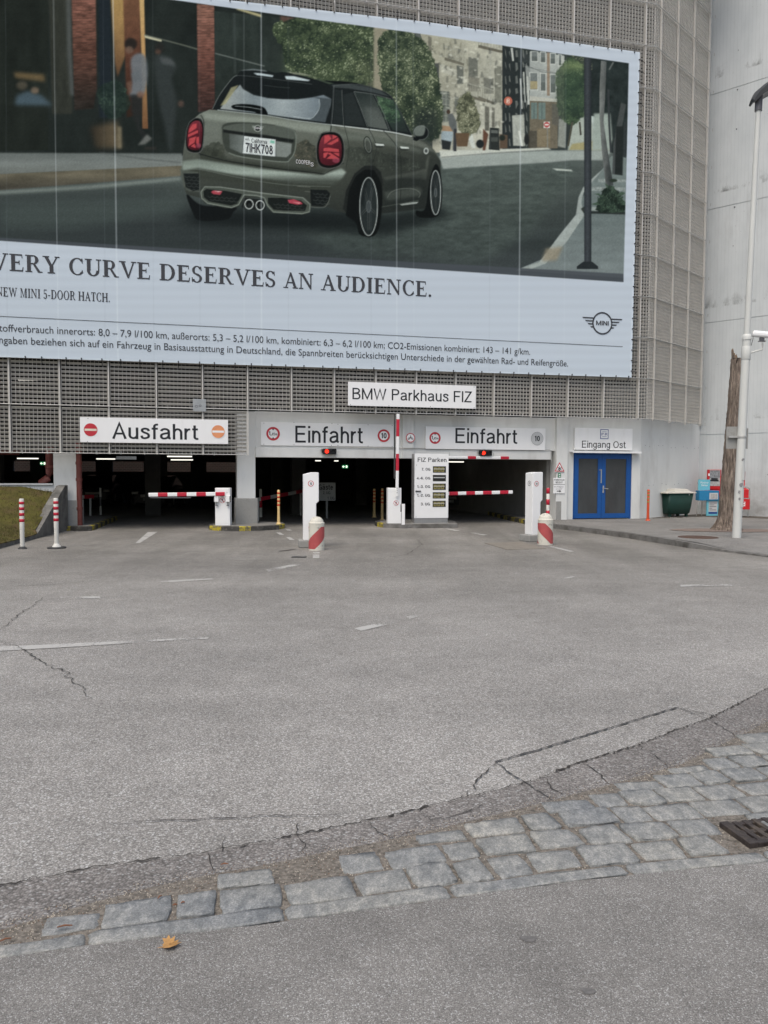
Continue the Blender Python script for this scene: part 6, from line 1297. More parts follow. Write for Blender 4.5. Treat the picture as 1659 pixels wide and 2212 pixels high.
# ================================================================== traffic islands
M['islandtop'] = pm('island_top_concrete', (0.22, 0.215, 0.20), 0.9, var=0.2, scale=4, bmp=0.2, dirt=(0.1, 0.095, 0.085), dscale=2, dlo=.5, dhi=.8)
def island(label, pts, z=.13, stripes=(), name='traffic_island'):
    """pts counter-clockwise; kerb bands of alternating paint on the listed sides"""
    c = Vector((sum(p[0] for p in pts)/len(pts), sum(p[1] for p in pts)/len(pts), 0)); r = thing(name, label, 'traffic island', tuple(c))
    P2 = [Vector((p[0], p[1], 0))-c for p in pts]; n = len(P2)
    ins = []
    for i in range(n):
        a, b, d = P2[i-1], P2[i], P2[(i+1) % n]; e1, e2 = (b-a).normalized(), (d-b).normalized(); nn = (Vector((-e1.y, e1.x, 0))+Vector((-e2.y, e2.x, 0))).normalized(); ins.append(b+nn*.12)
    m = MB(); m.poly([(q.x, q.y, z-.004) for q in ins]); m.build('island_surface', M['islandtop'], r)
    k_ = MB()
    for i in range(n):
        a, b, ia, ib = P2[i], P2[(i+1) % n], ins[i], ins[(i+1) % n]; L = (b-a).length; seg = max(1, round(L/.42)) if i in stripes else 1
        for k in range(seg):
            f0, f1 = k/seg, (k+1)/seg; sk = .12 if (i in stripes and seg > 1) else 0
            q0, q1 = a+(b-a)*f0, a+(b-a)*f1; q2, q3 = ia+(ib-ia)*f1, ia+(ib-ia)*f0; mi = (1 if (k+i) % 2 else 2) if i in stripes else 0
            ch = .02; o0, o1 = q0+(q3-q0)*.12, q1+(q2-q1)*.12
            k_.add([(q0.x, q0.y, -.01), (q1.x, q1.y, -.01), (q1.x, q1.y, z-ch), (q0.x, q0.y, z-ch), (o1.x, o1.y, z), (o0.x, o0.y, z), (q2.x, q2.y, z), (q3.x, q3.y, z)], [(0, 1, 2, 3), (3, 2, 4, 5), (5, 4, 6, 7)], mi)
    k_.build('kerb', [M['kerb'], M['yellow'], M['kerbdark']], r); return r
island('low concrete island with yellow and black kerb left of the exit lane', [(-9.2, 21.2), (-8.85, 20.85), (-8.15, 20.72), (-7.95, 20.9), (-8.05, 21.4), (-8.9, 25.6), (-9.2, 26.1), (-10.6, 25.7), (-10.4, 21.6)], stripes=(1, 2, 3, 4))
island('concrete island with worn yellow kerb carrying the exit barrier and a column', [(-4.95, 21.65), (-4.82, 21.2), (-4.45, 20.98), (-3.95, 20.92), (-3.35, 21.15), (-2.95, 21.6), (-2.85, 22.1), (-3.0, 22.8), (-3.6, 23.2), (-4.6, 23.0), (-4.9, 22.5)], stripes=(0, 1, 2, 3, 4, 5))
island('concrete island with mossy kerb carrying the raised barrier', [(-.28, 23.5), (-.2, 22.9), (-.02, 22.5), (.3, 22.32), (.85, 22.3), (2.15, 22.5), (2.2, 23.6), (1.9, 24.6), (.2, 24.6)], stripes=(0, 1))
# ================================================================== barriers
def boom(m, p0, p1, h, th, bands, mi_white=0, mi_red=1):
    """rounded rail from p0 to p1 with red bands (fractions)"""
    p0, p1 = Vector(p0), Vector(p1); d = (p1-p0); L = d.length; d.normalize(); up = Vector((0, 0, 1)) if abs(d.z) < .7 else Vector((1, 0, 0)); sd_ = d.cross(up).normalized(); up = sd_.cross(d)
    cuts = sorted({0.0, 1.0, *[x for q in bands for x in q]})
    prof = [(-.5, -.32), (-.35, -.5), (.35, -.5), (.5, -.32), (.5, .32), (.35, .5), (-.35, .5), (-.5, .32)]
    for a, b_ in zip(cuts[:-1], cuts[1:]):
        mi = mi_red if any(q[0] <= (a+b_)/2 <= q[1] for q in bands) else mi_white; e = .0015 if mi == mi_red else 0
        vs = [];
        for f_ in (a, b_):
            for (y, z) in prof: vs.append(tuple(p0+d*(L*f_)+sd_*(y*(th+2*e))+up*(z*(h+2*e))))
        m.add(vs, [[i, (i+1) % 8, 8+(i+1) % 8, 8+i] for i in range(8)]+[list(range(8))[::-1], list(range(8, 16))], mi)
def prohibition(parent, x, z, r, y, name='no_walking_symbol'):
    m = MB(); discm(m, x, z, r, r, y, 0); ringm(m, x, z, r, r, r*.14, y-.0008, 1); yy = y-.0016
    discm(m, x, z+.52*r, .12*r, .12*r, yy, 2); m.poly([(x-.16*r, yy, z+.36*r), (x+.18*r, yy, z+.36*r), (x+.14*r, yy, z-.1*r), (x-.12*r, yy, z-.1*r)], 2)
    for q in ([(-.12, -.1), (.02, -.1), (-.22, -.66), (-.36, -.62)], [(.0, -.1), (.14, -.1), (.36, -.6), (.24, -.66)], [(-.16, .36), (-.08, .3), (-.34, -.08), (-.42, -.02)], [(.18, .36), (.12, .28), (.36, .02), (.44, .08)]): m.poly([(x+a*r, yy, z+c_*r) for a, c_ in q], 2)
    a = r*.68; w_ = .07*r; m.poly([(x-a-w_, yy-.0008, z+a-w_), (x-a+w_, yy-.0008, z+a+w_), (x+a+w_, yy-.0008, z-a+w_), (x+a-w_, yy-.0008, z-a-w_)], 1)
    return m.build(name, [M['sign'], M['redrail'], M['ink']], parent)
ISZ = .126
def px_w(w, p): return w*p.y/FOC          # photo width -> metres at the distance of p
pb = g(481, 1135, ISZ); W_ = px_w(31.5, pb); Hc = px_w(81, pb)
bx_ = thing('exit_barrier', 'white barrier cabinet with lowered red and white boom across the exit lane', 'barrier', tuple(pb), rad(3))
m = MB(); m.bx(-W_/2, W_/2, 0, .34, 0, Hc); m.bx(-W_/2+.05, W_/2-.05, -.012, 0, Hc-.12, Hc-.02); cab = m.build('cabinet', M['white'], bx_, bevel=.012)
m = MB(); m.bx(-W_/2+.03, W_/2-.03, -.004, 0, .05, Hc-.16); m.build('door_panel', M['white'], cab, bevel=.002)
for sg in (-1, 1):
    m = MB(); x = sg*(W_/2-.05); m.bx(x-.055, x+.055, -.10, 0, .66, .82); m.bx(x+sg*.055, x+sg*.075, -.08, 0, .65, .82, 1); m.tube([(x, -.05, .66), (x, -.05, .58)], .008, 6, 1); m.bx(x-.03, x+.03, -.06, -.03, .55, .575, 1); m.build('photocell', [M['white'], M['darkgrey']], bx_)
prohibition(bx_, 0, .70, .075, -.0065)
zb_ = 1.6-(1070-1022+2)/FOC*pb.y-ISZ+.02; L_ = px_w(163, pb); xr = W_/2-.10
m = MB(); z_ = lambda f: f; fr = lambda X: (X-320.1)/(484.5-320.1)
boom(m, (xr-L_, -.10, zb_), (xr, -.10, zb_+.03), .105, .05, [(fr(340), fr(360.5)), (fr(381), fr(401.4)), (fr(422), fr(442.4)), (fr(463), fr(483))])
m.build('boom', [M['white'], M['redrail']], bx_); m = MB(); m.bx(xr-L_+.03, xr-.95, -.11, -.09, zb_-.09, zb_-.062); m.build('boom_bumper', M['darkgrey'], bx_); m = MB(); m.cyl((xr-.12, -.07, zb_), (xr-.12, .0, zb_), .05); m.build('pivot', M['galv'], bx_)
# raised barrier
pb = g(852, 1131, ISZ); W_ = px_w(29.8, pb); Hc = px_w(77, pb)
bx_ = thing('entry_barrier', 'white barrier cabinet with its boom raised upright between the entry lanes', 'barrier', tuple(pb), rad(6))
m = MB(); m.bx(-W_/2, W_/2, 0, .34, 0, Hc); m.build('cabinet', M['white'], bx_, bevel=.012); m = MB(); m.bx(-W_/2+.07, W_/2-.02, -.004, 0, Hc-.10, Hc-.02); m.bx(-W_/2+.12, -W_/2+.135, -.01, 0, .5, .53); m.build('door_panel', M['white'], bx_, bevel=.002)
prohibition(bx_, px_w(4.5, pb)*.75, Hc-px_w(32.5, pb), .075, -.006)
xb = px_w(4.6, pb); z0_, z1_ = Hc-px_w(17, pb), Hc+px_w(159, pb); fz = lambda Y: (1071.5-Y)/(1071.5-894.5)
m = MB(); boom(m, (xb, -.07, z0_), (xb+.02, -.07, z1_), .085, .05, [(fz(1016.8), fz(980.5)), (fz(943), fz(906))]); o = m.build('boom', [M['white'], M['redrail']], bx_)
m = MB(); m.bx(xb-.095, xb-.055, -.085, -.05, z0_+.5, z1_-.02); m.build('boom_bumper', M['rubber'], bx_); m = MB()
for k in range(3): m.cyl((xb, -.095, z0_+.10+.065*k), (xb, -.112, z0_+.10+.065*k), .014, n=8)
m.build('bolt', M['galv'], bx_)
# horizontal boom of the right entry lane; its cabinet stands behind the counter display
pb = fw(-4.75, .45, .0); tl_, zl = fp(940, 1067, .55); tr_, zr = fp(1102.5, 1062.7, .55)
bx_ = thing('entry_barrier', 'lowered red and white boom across the right entry lane, its cabinet behind the counter display', 'barrier', tuple(fw(tl_, .55, ISZ)), AF)
m = MB(); m.bx(-.55, -.15, -.1, .28, 0, .98); m.build('cabinet', M['white'], bx_, bevel=.012); fx_ = lambda X: (fp(X, 1065, .55)[0]-tl_)/(tr_-tl_)
m = MB(); boom(m, (-.25, -.15, zl-ISZ), (tr_-tl_, -.15, zr-ISZ), .10, .05, [(fx_(980.5)*.97, fx_(998)*.97), (fx_(1014.5)*.97, fx_(1032)*.97), (fx_(1048)*.97, fx_(1065.5)*.97), (fx_(1082)*.97, fx_(1099)*.97)]); m.build('boom', [M['white'], M['redrail']], bx_)
# height limiting bar under the right beam
tl_, zl = fp(964, 988.2, .1); tr_, zr = fp(1098.3, 989, .1)
bx_ = thing('height_bar', 'white height limit bar with red bands hanging under the right entry beam', 'barrier', tuple(fw(tl_, .12, (zl+zr)/2)), AF)
m = MB(); Lh = tr_-tl_; fx_ = lambda X: (fp(X, 989, .1)[0]-tl_)/Lh; boom(m, (-.2, 0, 0), (Lh, 0, 0), .085, .06, [(fx_(1017.5), fx_(1033.5)), (fx_(1082), fx_(1098.2))]); m.build('bar', [M['white'], M['redrail']], bx_)
m = MB(); m.tube([(.1, 0, .04), (.1, 0, .16)], .006, 6); m.tube([(Lh*.75, 0, .04), (Lh*.75, 0, .16)], .006, 6); m.build('chain', M['galv'], bx_)
# ================================================================== counter display
pb = g(931.5, 1140, .0); Wd = px_w(74.6, pb)*1.03; zf = .14
DS = thing('counter_display', 'tall white cabinet listing free spaces per floor on five counters', 'display', tuple(pb), AF)
top_z = 1.6+(1022.5-980.6)/FOC*pb.y; m = MB(); m.bx(-Wd/2-.03, Wd/2+.03, -.03, .34, 0, zf); m.build('plinth', M['plinth'], DS, bevel=.015)
m = MB(); m.bx(-Wd/2+.01, Wd/2-.01, 0.01, .30, zf, zf+.14); m.bx(-Wd/2, -Wd/2+.02, .012, .30, zf+.14, top_z-.004); m.bx(-Wd/2+.02, Wd/2, .022, .30, zf+.14, top_z-.004); m.build('cabinet', M['steel'], DS, bevel=.006)
m = MB(); m.bx(-Wd/2+.004, Wd/2, 0, .02, zf+.145, top_z); m.build('front_panel', M['white'], DS, bevel=.004)
def dpt(X, Y): return (X-894.7)/(969.3-894.7)*Wd-Wd/2, top_z-(Y-980.6)/(1125.5-980.6)*(top_z-zf-.14)
zq = lambda x, y: dpt(768.1+x/5.04, 877.8+y/5.04)
m = MB(); x0, z1_ = zq(672, 562); x1, z0 = zq(990, 612); text(m, 'FIZ Parken', x0, x1, z0, z1_, -.002, 0, weight=.13)
for s_, x0_, x1_, y0_, y1_ in (('7. OG', 716, 812, 678, 709), ('4.-6. OG', 661, 812, 777, 808), ('1.-3. OG', 669, 811, 874, 905), ('1.-2. UG', 669, 811, 973, 1004), ('3. UG', 709, 810, 1071, 1102)):
    a, c_ = zq(x0_, y0_), zq(x1_, y1_); text(m, s_, a[0], c_[0], c_[1], a[1], -.002, 0, weight=.17)
m.build('lettering', M['ink'], DS)
M['digit'] = pm('yellow_flap_digits', (0.26, 0.23, 0.08), 0.5, var=.08); M['flap'] = pm('dark_flap_window', (.022, .022, .02), .3, var=.1); M['flapbar'] = pm('flap_edge', (.42, .41, .33), .5, var=.08)
SEG = {'0': 'abcdef', '2': 'abged', '8': 'abcdefg'}
for (y0_, y1_, s_) in ((659, 731, '000'), (757, 828, ''), (855, 927, '000'), (953, 1024, '028'), (1050, 1121, '000')):
    a, c_ = zq(840, y0_), zq(984, y1_); m = MB(); m.bx(a[0], c_[0], -.006, .0, c_[1], a[1]); ct = m.build('counter', M['flap'], DS)
    m = MB(); w_ = (c_[0]-a[0]); h_ = a[1]-c_[1]
    for i, ch in enumerate(s_):
        xa = a[0]+w_*(.07+.285*i); xb = xa+w_*.225; za, zb2 = c_[1]+h_*.10, c_[1]+h_*.84; t_ = w_*.072; zm = (za+zb2)/2; y = -.0075
        sg = dict(a=(xa+.004, xb-.004, zb2-t_, zb2), d=(xa+.004, xb-.004, za, za+t_), g=(xa+.004, xb-.004, zm-t_*.5, zm+t_*.5), f=(xa, xa+t_, zm, zb2-.004), b=(xb-t_, xb, zm, zb2-.004), e=(xa, xa+t_, za+.004, zm), c=(xb-t_, xb, za+.004, zm))
        for j, q in enumerate(SEG[ch]): x0_, x1_, z0_, z1_ = sg[q]; m.poly([(x0_, y-.0004*j, z0_), (x1_, y-.0004*j, z0_), (x1_, y-.0004*j, z1_), (x0_, y-.0004*j, z1_)])
    m.poly([(a[0]+w_*.05, -.0112, c_[1]+h_*.50), (c_[0]-w_*.09, -.0112, c_[1]+h_*.50), (c_[0]-w_*.09, -.0112, c_[1]+h_*.66), (a[0]+w_*.05, -.0112, c_[1]+h_*.66)], 1)
    m.build('digits', [M['digit'], M['flapbar'] if s_ else M['grey_film']], ct)
m = MB(); a, c_ = zq(648, 935), zq(708, 947); m.bx(a[0], c_[0], -.03, -.012, c_[1], a[1]); m.cyl((a[0]+.04, 0, (a[1]+c_[1])/2), (a[0]+.04, -.02, (a[1]+c_[1])/2), .018); m.build('handle', M['black'], DS, bevel=.004)
m = MB()
for q in ((660, 647), (657, 1232)): a = zq(*q); m.cyl((a[0], 0, a[1]), (a[0], -.006, a[1]), .013, n=10)
m.build('lock', M['galv'], DS)
pb = g(871, 1133.5, ISZ); m = MB(); h_ = px_w(45, pb); w_ = px_w(7, pb)/2; m.bx(-w_, w_, -.03, .05, 0, h_); m.bx(-w_-.035, -w_, -.03, .02, h_*.62, h_*.98, 1); o = m.build('sensor_post', [M['white'], M['black']], loc=tuple(pb), bevel=.006)
tag(o, 'short white sensor post between the raised barrier and the counter display', 'post')
# ================================================================== ticket columns and their bollards
def ticket(pb, rot, W_, D_, H_, slope, label, notch, base_w):
    r = thing('ticket_column', label, 'ticket machine', tuple(pb), rot, 'ticket columns in front of the entry lanes'); zb_ = .16
    prof = [(-W_/2, zb_), (W_/2-.055, zb_), (W_/2-.055, notch-.03), (W_/2-.03, notch), (W_/2, notch+.02), (W_/2, H_-.005), (W_/2-.02, H_), (-W_*.0, H_), (-W_/2, H_-slope)]
    m = MB(); m.prism([(x, 0, z) for x, z in prof], D_, 0, (0, 1, 0)); m.build('column_body', M['white'], r, bevel=.012)
    m = MB(); m.bx(-W_/2-base_w, W_/2-.02, -.06, D_+.05, 0, zb_); m.build('base_block', M['plinth'], r, bevel=.02)
    return r
def ten_on(r, x, z, rr, y, side=None):
    m = MB(); discm(m, 0, 0, rr, rr, 0, 0, 28); ringm(m, 0, 0, rr, rr, rr*.2, -.001, 1, 28); text(m, '10', -rr*.42, rr*.42, -rr*.42, rr*.42, -.002, 2, .012)
    o = m.build('speed_roundel', [M['sign'], M['red'] if side is None else M['darkgrey'], M['ink']], r); o.location = (x, y, z)
    if side is not None: o.rotation_euler = (0, 0, side)
    return o
pb = g(672, 1183, 0); W_ = px_w(33.5, pb)
# front face is seen almost square on; the body recedes to the left
r = ticket(Vector((pb.x, pb.y, 0)), rad(8), W_, .34, px_w(163, pb), px_w(4.4, pb), 'tall white ticket column behind the bollard with stripes rising to the right, before the left entry lane', px_w(98, pb), .10)
ten_on(r, px_w(-.4, pb), px_w(1183-1044, pb), .062, -.003)
m = MB()
for k in range(4): m.bx(-W_/2-.003, -W_/2, .10, .20, 1.28+.035*k, 1.30+.035*k)
m.build('slots', M['darkgrey'], r)
pb = g(1160, 1170, 0); W_ = px_w(26.5, pb)
r = ticket(Vector((pb.x, pb.y, 0)), rad(24), W_, .30, px_w(150.5, pb), px_w(2.0, pb), 'tall white ticket column on a stone base before the right entry lane, beside a bollard', px_w(88, pb), .12)
ten_on(r, px_w(-3.4, pb), px_w(1170-1044.5, pb), .062, -.003); ten_on(r, -W_/2-.003, px_w(1170-1044, pb), .062, .13, rad(-90))
M['bollardwhite'] = pm('chipped_white_paint', (0.62, 0.60, 0.52), 0.6, var=0.06, scale=5, bmp=0.1, dirt=(0.22, 0.21, 0.19), dscale=7, dlo=0.56, dhi=0.68)
M['bollardred'] = pm('faded_red_paint', (0.42, 0.085, 0.085), 0.6, var=0.12, scale=6, dirt=(0.5, 0.4, 0.38), dscale=9, dlo=.68, dhi=.78)
def bollard(pb, R, H, shoulder, hand, label):
    n, nz_ = 40, 26; m = MB(); vs = []; zs_ = [shoulder*k/nz_ for k in range(nz_+1)]
    for z in zs_:
        for k in range(n): a = 2*math.pi*k/n; vs.append((R*math.cos(a), R*math.sin(a), z))
    b0 = len(m.v); m.v += vs
    for i in range(nz_):
        for k in range(n):
            m.f.append([b0+i*n+k, b0+i*n+(k+1) % n, b0+(i+1)*n+(k+1) % n, b0+(i+1)*n+k]); m.sm.append(True); zc_ = (zs_[i]+zs_[i+1])/2
            m.m.append(0)
    hs = shoulder
    o = bpy.data.objects.new('x', None); bpy.data.objects.remove(o)
    m.lathe([(R, hs), (R*1.01, hs+.005), (R*1.01, hs+.03), (R*.88, hs+.035)]+[(R*.88*math.cos(a), hs+.035+(H-hs-.035)*math.sin(a)) for a in np.linspace(0, math.pi/2, 10)], n=n, mi=0)
    r = thing('concrete_bollard', label, 'bollard', tuple(pb), 0, 'red striped concrete bollards'); body = m.build('body', M['bollardwhite'], r)
    # painted helical stripes, laid on the surface
    st = MB()
    def helix(c0, wdt, slope):
        for i in range(60):
            th0, th1 = -math.pi+2*math.pi*i/60, -math.pi+2*math.pi*(i+1)/60
            def zz_(th): return c0+slope*R*th
            q = []
            for th in (th0, th1):
                lo_, hi_ = max(.03, zz_(th)-wdt/2), min(shoulder*.90, zz_(th)+wdt/2); q.append((lo_, max(lo_, hi_)))
            if q[0][1]-q[0][0] < .002 and q[1][1]-q[1][0] < .002: continue
            Rr = R*1.006; F = lambda th, z: (Rr*math.sin(th), -Rr*math.cos(th), z)
            st.add([F(th0, q[0][0]), F(th1, q[1][0]), F(th1, q[1][1]), F(th0, q[0][1])], [(0, 1, 2, 3)], 0, True)
    sl_ = .95*hand
    for k in range(-2, 3): helix(shoulder*(.40 if hand > 0 else .52)+k*.60, .33, sl_)
    st.build('stripe', M['bollardred'], body); return r
pb = g(682, 1190, 0); bollard(pb+Vector((0, .19, 0)), px_w(17.2, pb), px_w(73.5, pb), px_w(57.5, pb), 1, 'dome-topped concrete bollard with red stripes rising to the right, before the left ticket column')
pb = g(1181.5, 1178, 0); bollard(pb+Vector((0, .19, 0)), px_w(16.6, pb), px_w(69, pb), px_w(53, pb), -1, 'dome-topped concrete bollard with red stripes falling to the right, beside the right ticket column')
# ================================================================== flexible posts
M['postcream'] = pm('cream_post_plastic', (0.72, 0.52, 0.24), 0.5, var=.08); M['bandorange'] = pm('orange_red_band', (.56, .06, .02), .45, var=.1); M['postwhite'] = pm('grubby_white_plastic', (.66, .65, .60), .55, var=.08, scale=6, dirt=(.36, .34, .30), dscale=8, dlo=.55, dhi=.8); M['postorange'] = pm('orange_post_plastic', (.62, .085, .03), .5, var=.1); M['bandolive'] = pm('olive_reflective_band', (.28, .22, .05), .4, var=.1)
def flexpost(name, label, pb, H, R, mats, bands, ribs=.33, base='cone', group=None, disc=False):
    r = thing(name, label, 'post', tuple(pb), 0, group); prof = []; mi = []
    zs_ = [0.03]; 
    nr = 12
    for k in range(nr): zs_ += [H*ribs*(k+.5)/nr+.03, H*ribs*(k+1)/nr+.03]
    prof = []
    for k, z in enumerate(zs_): tp_ = 1.0+.22*max(0, 1-z/(H*ribs))*(1 if base == 'cone' else .0); prof.append((R*tp_*(1.0 if k % 2 == 0 else .90), z))
    prof += [(R, H*ribs+.05), (R, H-.02), (R*.85, H-.004), (0.0001, H)]
    m = MB(); m.lathe(prof, n=18); m.build('post_body', mats[0], r)
    for (a, b_) in bands: m = MB(); m.lathe([(R*.99, a*H), (R*1.04, a*H+.001), (R*1.04, b_*H-.001), (R*.99, b_*H)], n=18); m.build('band', mats[1], r)
    m = MB()
    if disc: m.lathe([(R*2.0, .02), (R*1.8, .045), (R*1.2, .085), (R*1.1, .10)], n=22, mi=0); m.lathe([(R*3.9, .0), (R*4.0, .01), (R*3.8, .03), (R*1.5, .035)], n=28, mi=1); m.build('foot', [mats[0], M['rubber']], r)
    else: m.lathe([(R*1.9, 0), (R*1.9, .012), (R*1.3, .035), (R*1.05, .05)], n=20); m.build('foot', mats[2] if len(mats) > 2 else mats[0], r)
    return r
gL = 'red and white flexible posts by the grass bank'
pb = g(48.5, 1185.5, 0); flexpost('flexible_post', 'red and white flexible post in front of the grass bank kerb, without a wide foot', pb, px_w(109, pb), px_w(4.9, pb), (M['postwhite'], M['redrail'], M['rubber']), [(.535, .595), (.655, .715), (.77, .83), (.885, .94)], .36, 'straight', gL)
pb = g(122.4, 1184.5, 0); flexpost('flexible_post', 'red and white flexible post on a round black rubber foot, left of the exit lane', pb, px_w(109, pb), px_w(4.9, pb), (M['postwhite'], M['redrail']), [(.54, .60), (.655, .715), (.77, .83), (.885, .94)], .36, 'straight', gL, True)
gY = 'cream posts with orange bands on the islands'
bd = [(.53, .585), (.645, .70), (.76, .815), (.875, .93)]
for (X, Y, hpx, z, l_) in ((602, 1132, 74, ISZ, 'cream post with orange bands at the right tip of the exit barrier island'), (808.3, 1117.5, 62, 0, 'rear cream post with orange bands standing left of the raised barrier'), (825.5, 1123, 68, .0, 'front cream post with orange bands at the tip of the raised barrier island')):
    pb = g(X, Y, z); flexpost('flexible_post', l_, pb, px_w(hpx, pb), px_w(2.9, pb), (M['postcream'], M['bandorange']), bd, .38, 'cone', gY)
pb = g(1399.4, 1124.5, .135); flexpost('flexible_post', 'orange flexible post with dull olive bands beside the green bin', pb, px_w(67.5, pb), px_w(2.75, pb), (M['postorange'], M['bandolive']), [(.575, .625), (.685, .735), (.79, .84), (.90, .94)], .30, 'cone')
def ringpost(X, Y, hpx, wpx, z, label, cols, name='guard_post'):
    pb = g(X, Y, z); H = px_w(hpx, pb); R = px_w(wpx, pb)/2; r = thing(name, label, 'post', tuple(pb)); m = MB(); n = len(cols)
    m.lathe([(R, 0), (R, H-.01), (R*.8, H), (.0001, H+.004)], n=16); m.build('pole', M['postwhite'], r)
    for i, c_ in enumerate(cols):
        if c_: m = MB(); m.lathe([(R*.99, H*i/n), (R*1.03, H*i/n+.001), (R*1.03, H*(i+1)/n-.001), (R*.99, H*(i+1)/n)], n=16); m.build('band', M[c_], r)
ringpost(1183, 1127, 73, 7.2, .13, 'red and white banded steel post behind the right ticket column', [None, 'redrail', None, 'redrail', None, 'redrail'])
ringpost(563.3, 1117, 61, 6.2, 0, 'white post with one wide red band inside the left entry lane', [None, 'redrail', None])
ringpost(217.4, 1112, 58, 4.0, .1, 'dim white post at the back of the left island inside the exit bay', [None, 'darkgrey', None])
pb = g(1191, 1121, .13); m = MB(); h_ = px_w(35, pb); m.bx(-.05, .05, -.04, .04, 0, h_); m.bx(-.085, -.05, -.04, .0, h_*.7, h_*.99, 1); o = m.build('sensor_post', [M['bollardwhite'], M['black']], loc=tuple(pb), bevel=.006); tag(o, 'short white sensor post behind the banded steel post at the right entry lane', 'post')
# rails inside the bays
def rail(Xa, Ya, Xb, Yb, da, db, label):
    A_ = CAM+ray(Xa, Ya)/ray(Xa, Ya)[1]*da; B_ = CAM+ray(Xb, Yb)/ray(Xb, Yb)[1]*db; A_, B_ = Vector(A_), Vector(B_); mid = (A_+B_)/2; r = thing('guard_rail', label, 'rail', (mid.x, mid.y, 0)); m = MB(); boom(m, A_-Vector((mid.x, mid.y, 0)), B_-Vector((mid.x, mid.y, 0)), .12, .05, [(.1, .28), (.46, .64), (.82, 1.0)]); m.build('rail', [M['postwhite'], M['redrail']], r)
    m = MB()
    for q in (A_.lerp(B_, .06), A_.lerp(B_, .94)): m.cyl((q.x-mid.x, q.y-mid.y, 0), (q.x-mid.x, q.y-mid.y, q.z-.05), .04, n=10)
    m.build('support', M['galv'], r)
rail(300/3.979, 1042.3+140/3.979, 795/3.979+2, 1042.3+120/3.979, 23.5, 26, 'dim red and white rail crossing behind the drain pipe in the exit bay')
rail(416.9+670/5.04, 932.6+745/5.04, 416.9+1200/5.04, 932.6+645/5.04, 24.5, 29, 'dim red and white rail along the left wall of the left entry bay')
# guests sign and exit sign inside
pb = CAM+ray(706, 1062)/ray(706, 1062)[1]*27.0; W_ = px_w(37, Vector(pb)); H_ = px_w(39, Vector(pb)); r = thing('guests_sign', 'dim grey Gäste floor sign on a post inside the left entry bay', 'sign', (pb[0], pb[1], 0))
M['dimsign'] = pm('dim_grey_sign', (.30, .32, .32), .6, var=.05); z0 = pb[2]-H_/2; m = MB(); m.bx(-W_/2, W_/2, 0, .03, z0, z0+H_); m.build('sign_board', M['dimsign'], r); m = MB(); m.cyl((0, .02, 0), (0, .02, z0), .04); m.build('post', M['dimsign'], r)
m = MB(); text(m, 'Gäste', -W_*.49, W_*.36, z0+H_*.60, z0+H_*.90, -.003, 0, .015); text(m, '2. UG', -W_*.22, W_*.20, z0+H_*.36, z0+H_*.52, -.003, 0, .01); text(m, '1. UG', W_*.04, W_*.44, z0+H_*.06, z0+H_*.22, -.003, 0, .01); m.build('lettering', M['ink'], r)
M['exitgreen'] = bpy.data.materials.new('lit_green_sign'); M['exitgreen'].use_nodes = True; _p = M['exitgreen'].node_tree.nodes['Principled BSDF']; _p.inputs['Base Color'].default_value = (.02, .3, .1, 1); _p.inputs['Emission Color'].default_value = (.03, .5, .18, 1); _p.inputs['Emission Strength'].default_value = .3
def exitsign(X, Y, dep, label):
    pb = CAM+ray(X, Y)/ray(X, Y)[1]*dep; r = thing('escape_sign', label, 'sign', tuple(pb), 0, 'lit green escape signs'); m = MB(); m.bx(-.13, .13, 0, .06, -.07, .07); m.build('housing', M['exitgreen'], r)
    m = MB(); y = -.003; m.poly([(.03, y, -.05), (.10, y, -.05), (.10, y, .05), (.03, y, .05)]); m.poly([(-.12, y, -.02), (-.06, y, -.05), (-.06, y, .05), (-.12, y, .02)]); m.poly([(-.06, y-.001, -.012), (-.01, y-.001, -.012), (-.01, y-.001, .012), (-.06, y-.001, .012)]); m.build('pictogram', M['tube'], r); m = MB(); m.cyl((0, .03, .08), (0, .03, 2.3-pb[2] if pb[2] < 2.2 else .15), .008, n=6); m.build('rod', M['galv'], r)
exitsign(745.5, 1008, 34, 'lit green escape sign deep inside the left entry bay'); exitsign(93, 1001, 34, 'lit green escape sign at the far left above the grass bank')
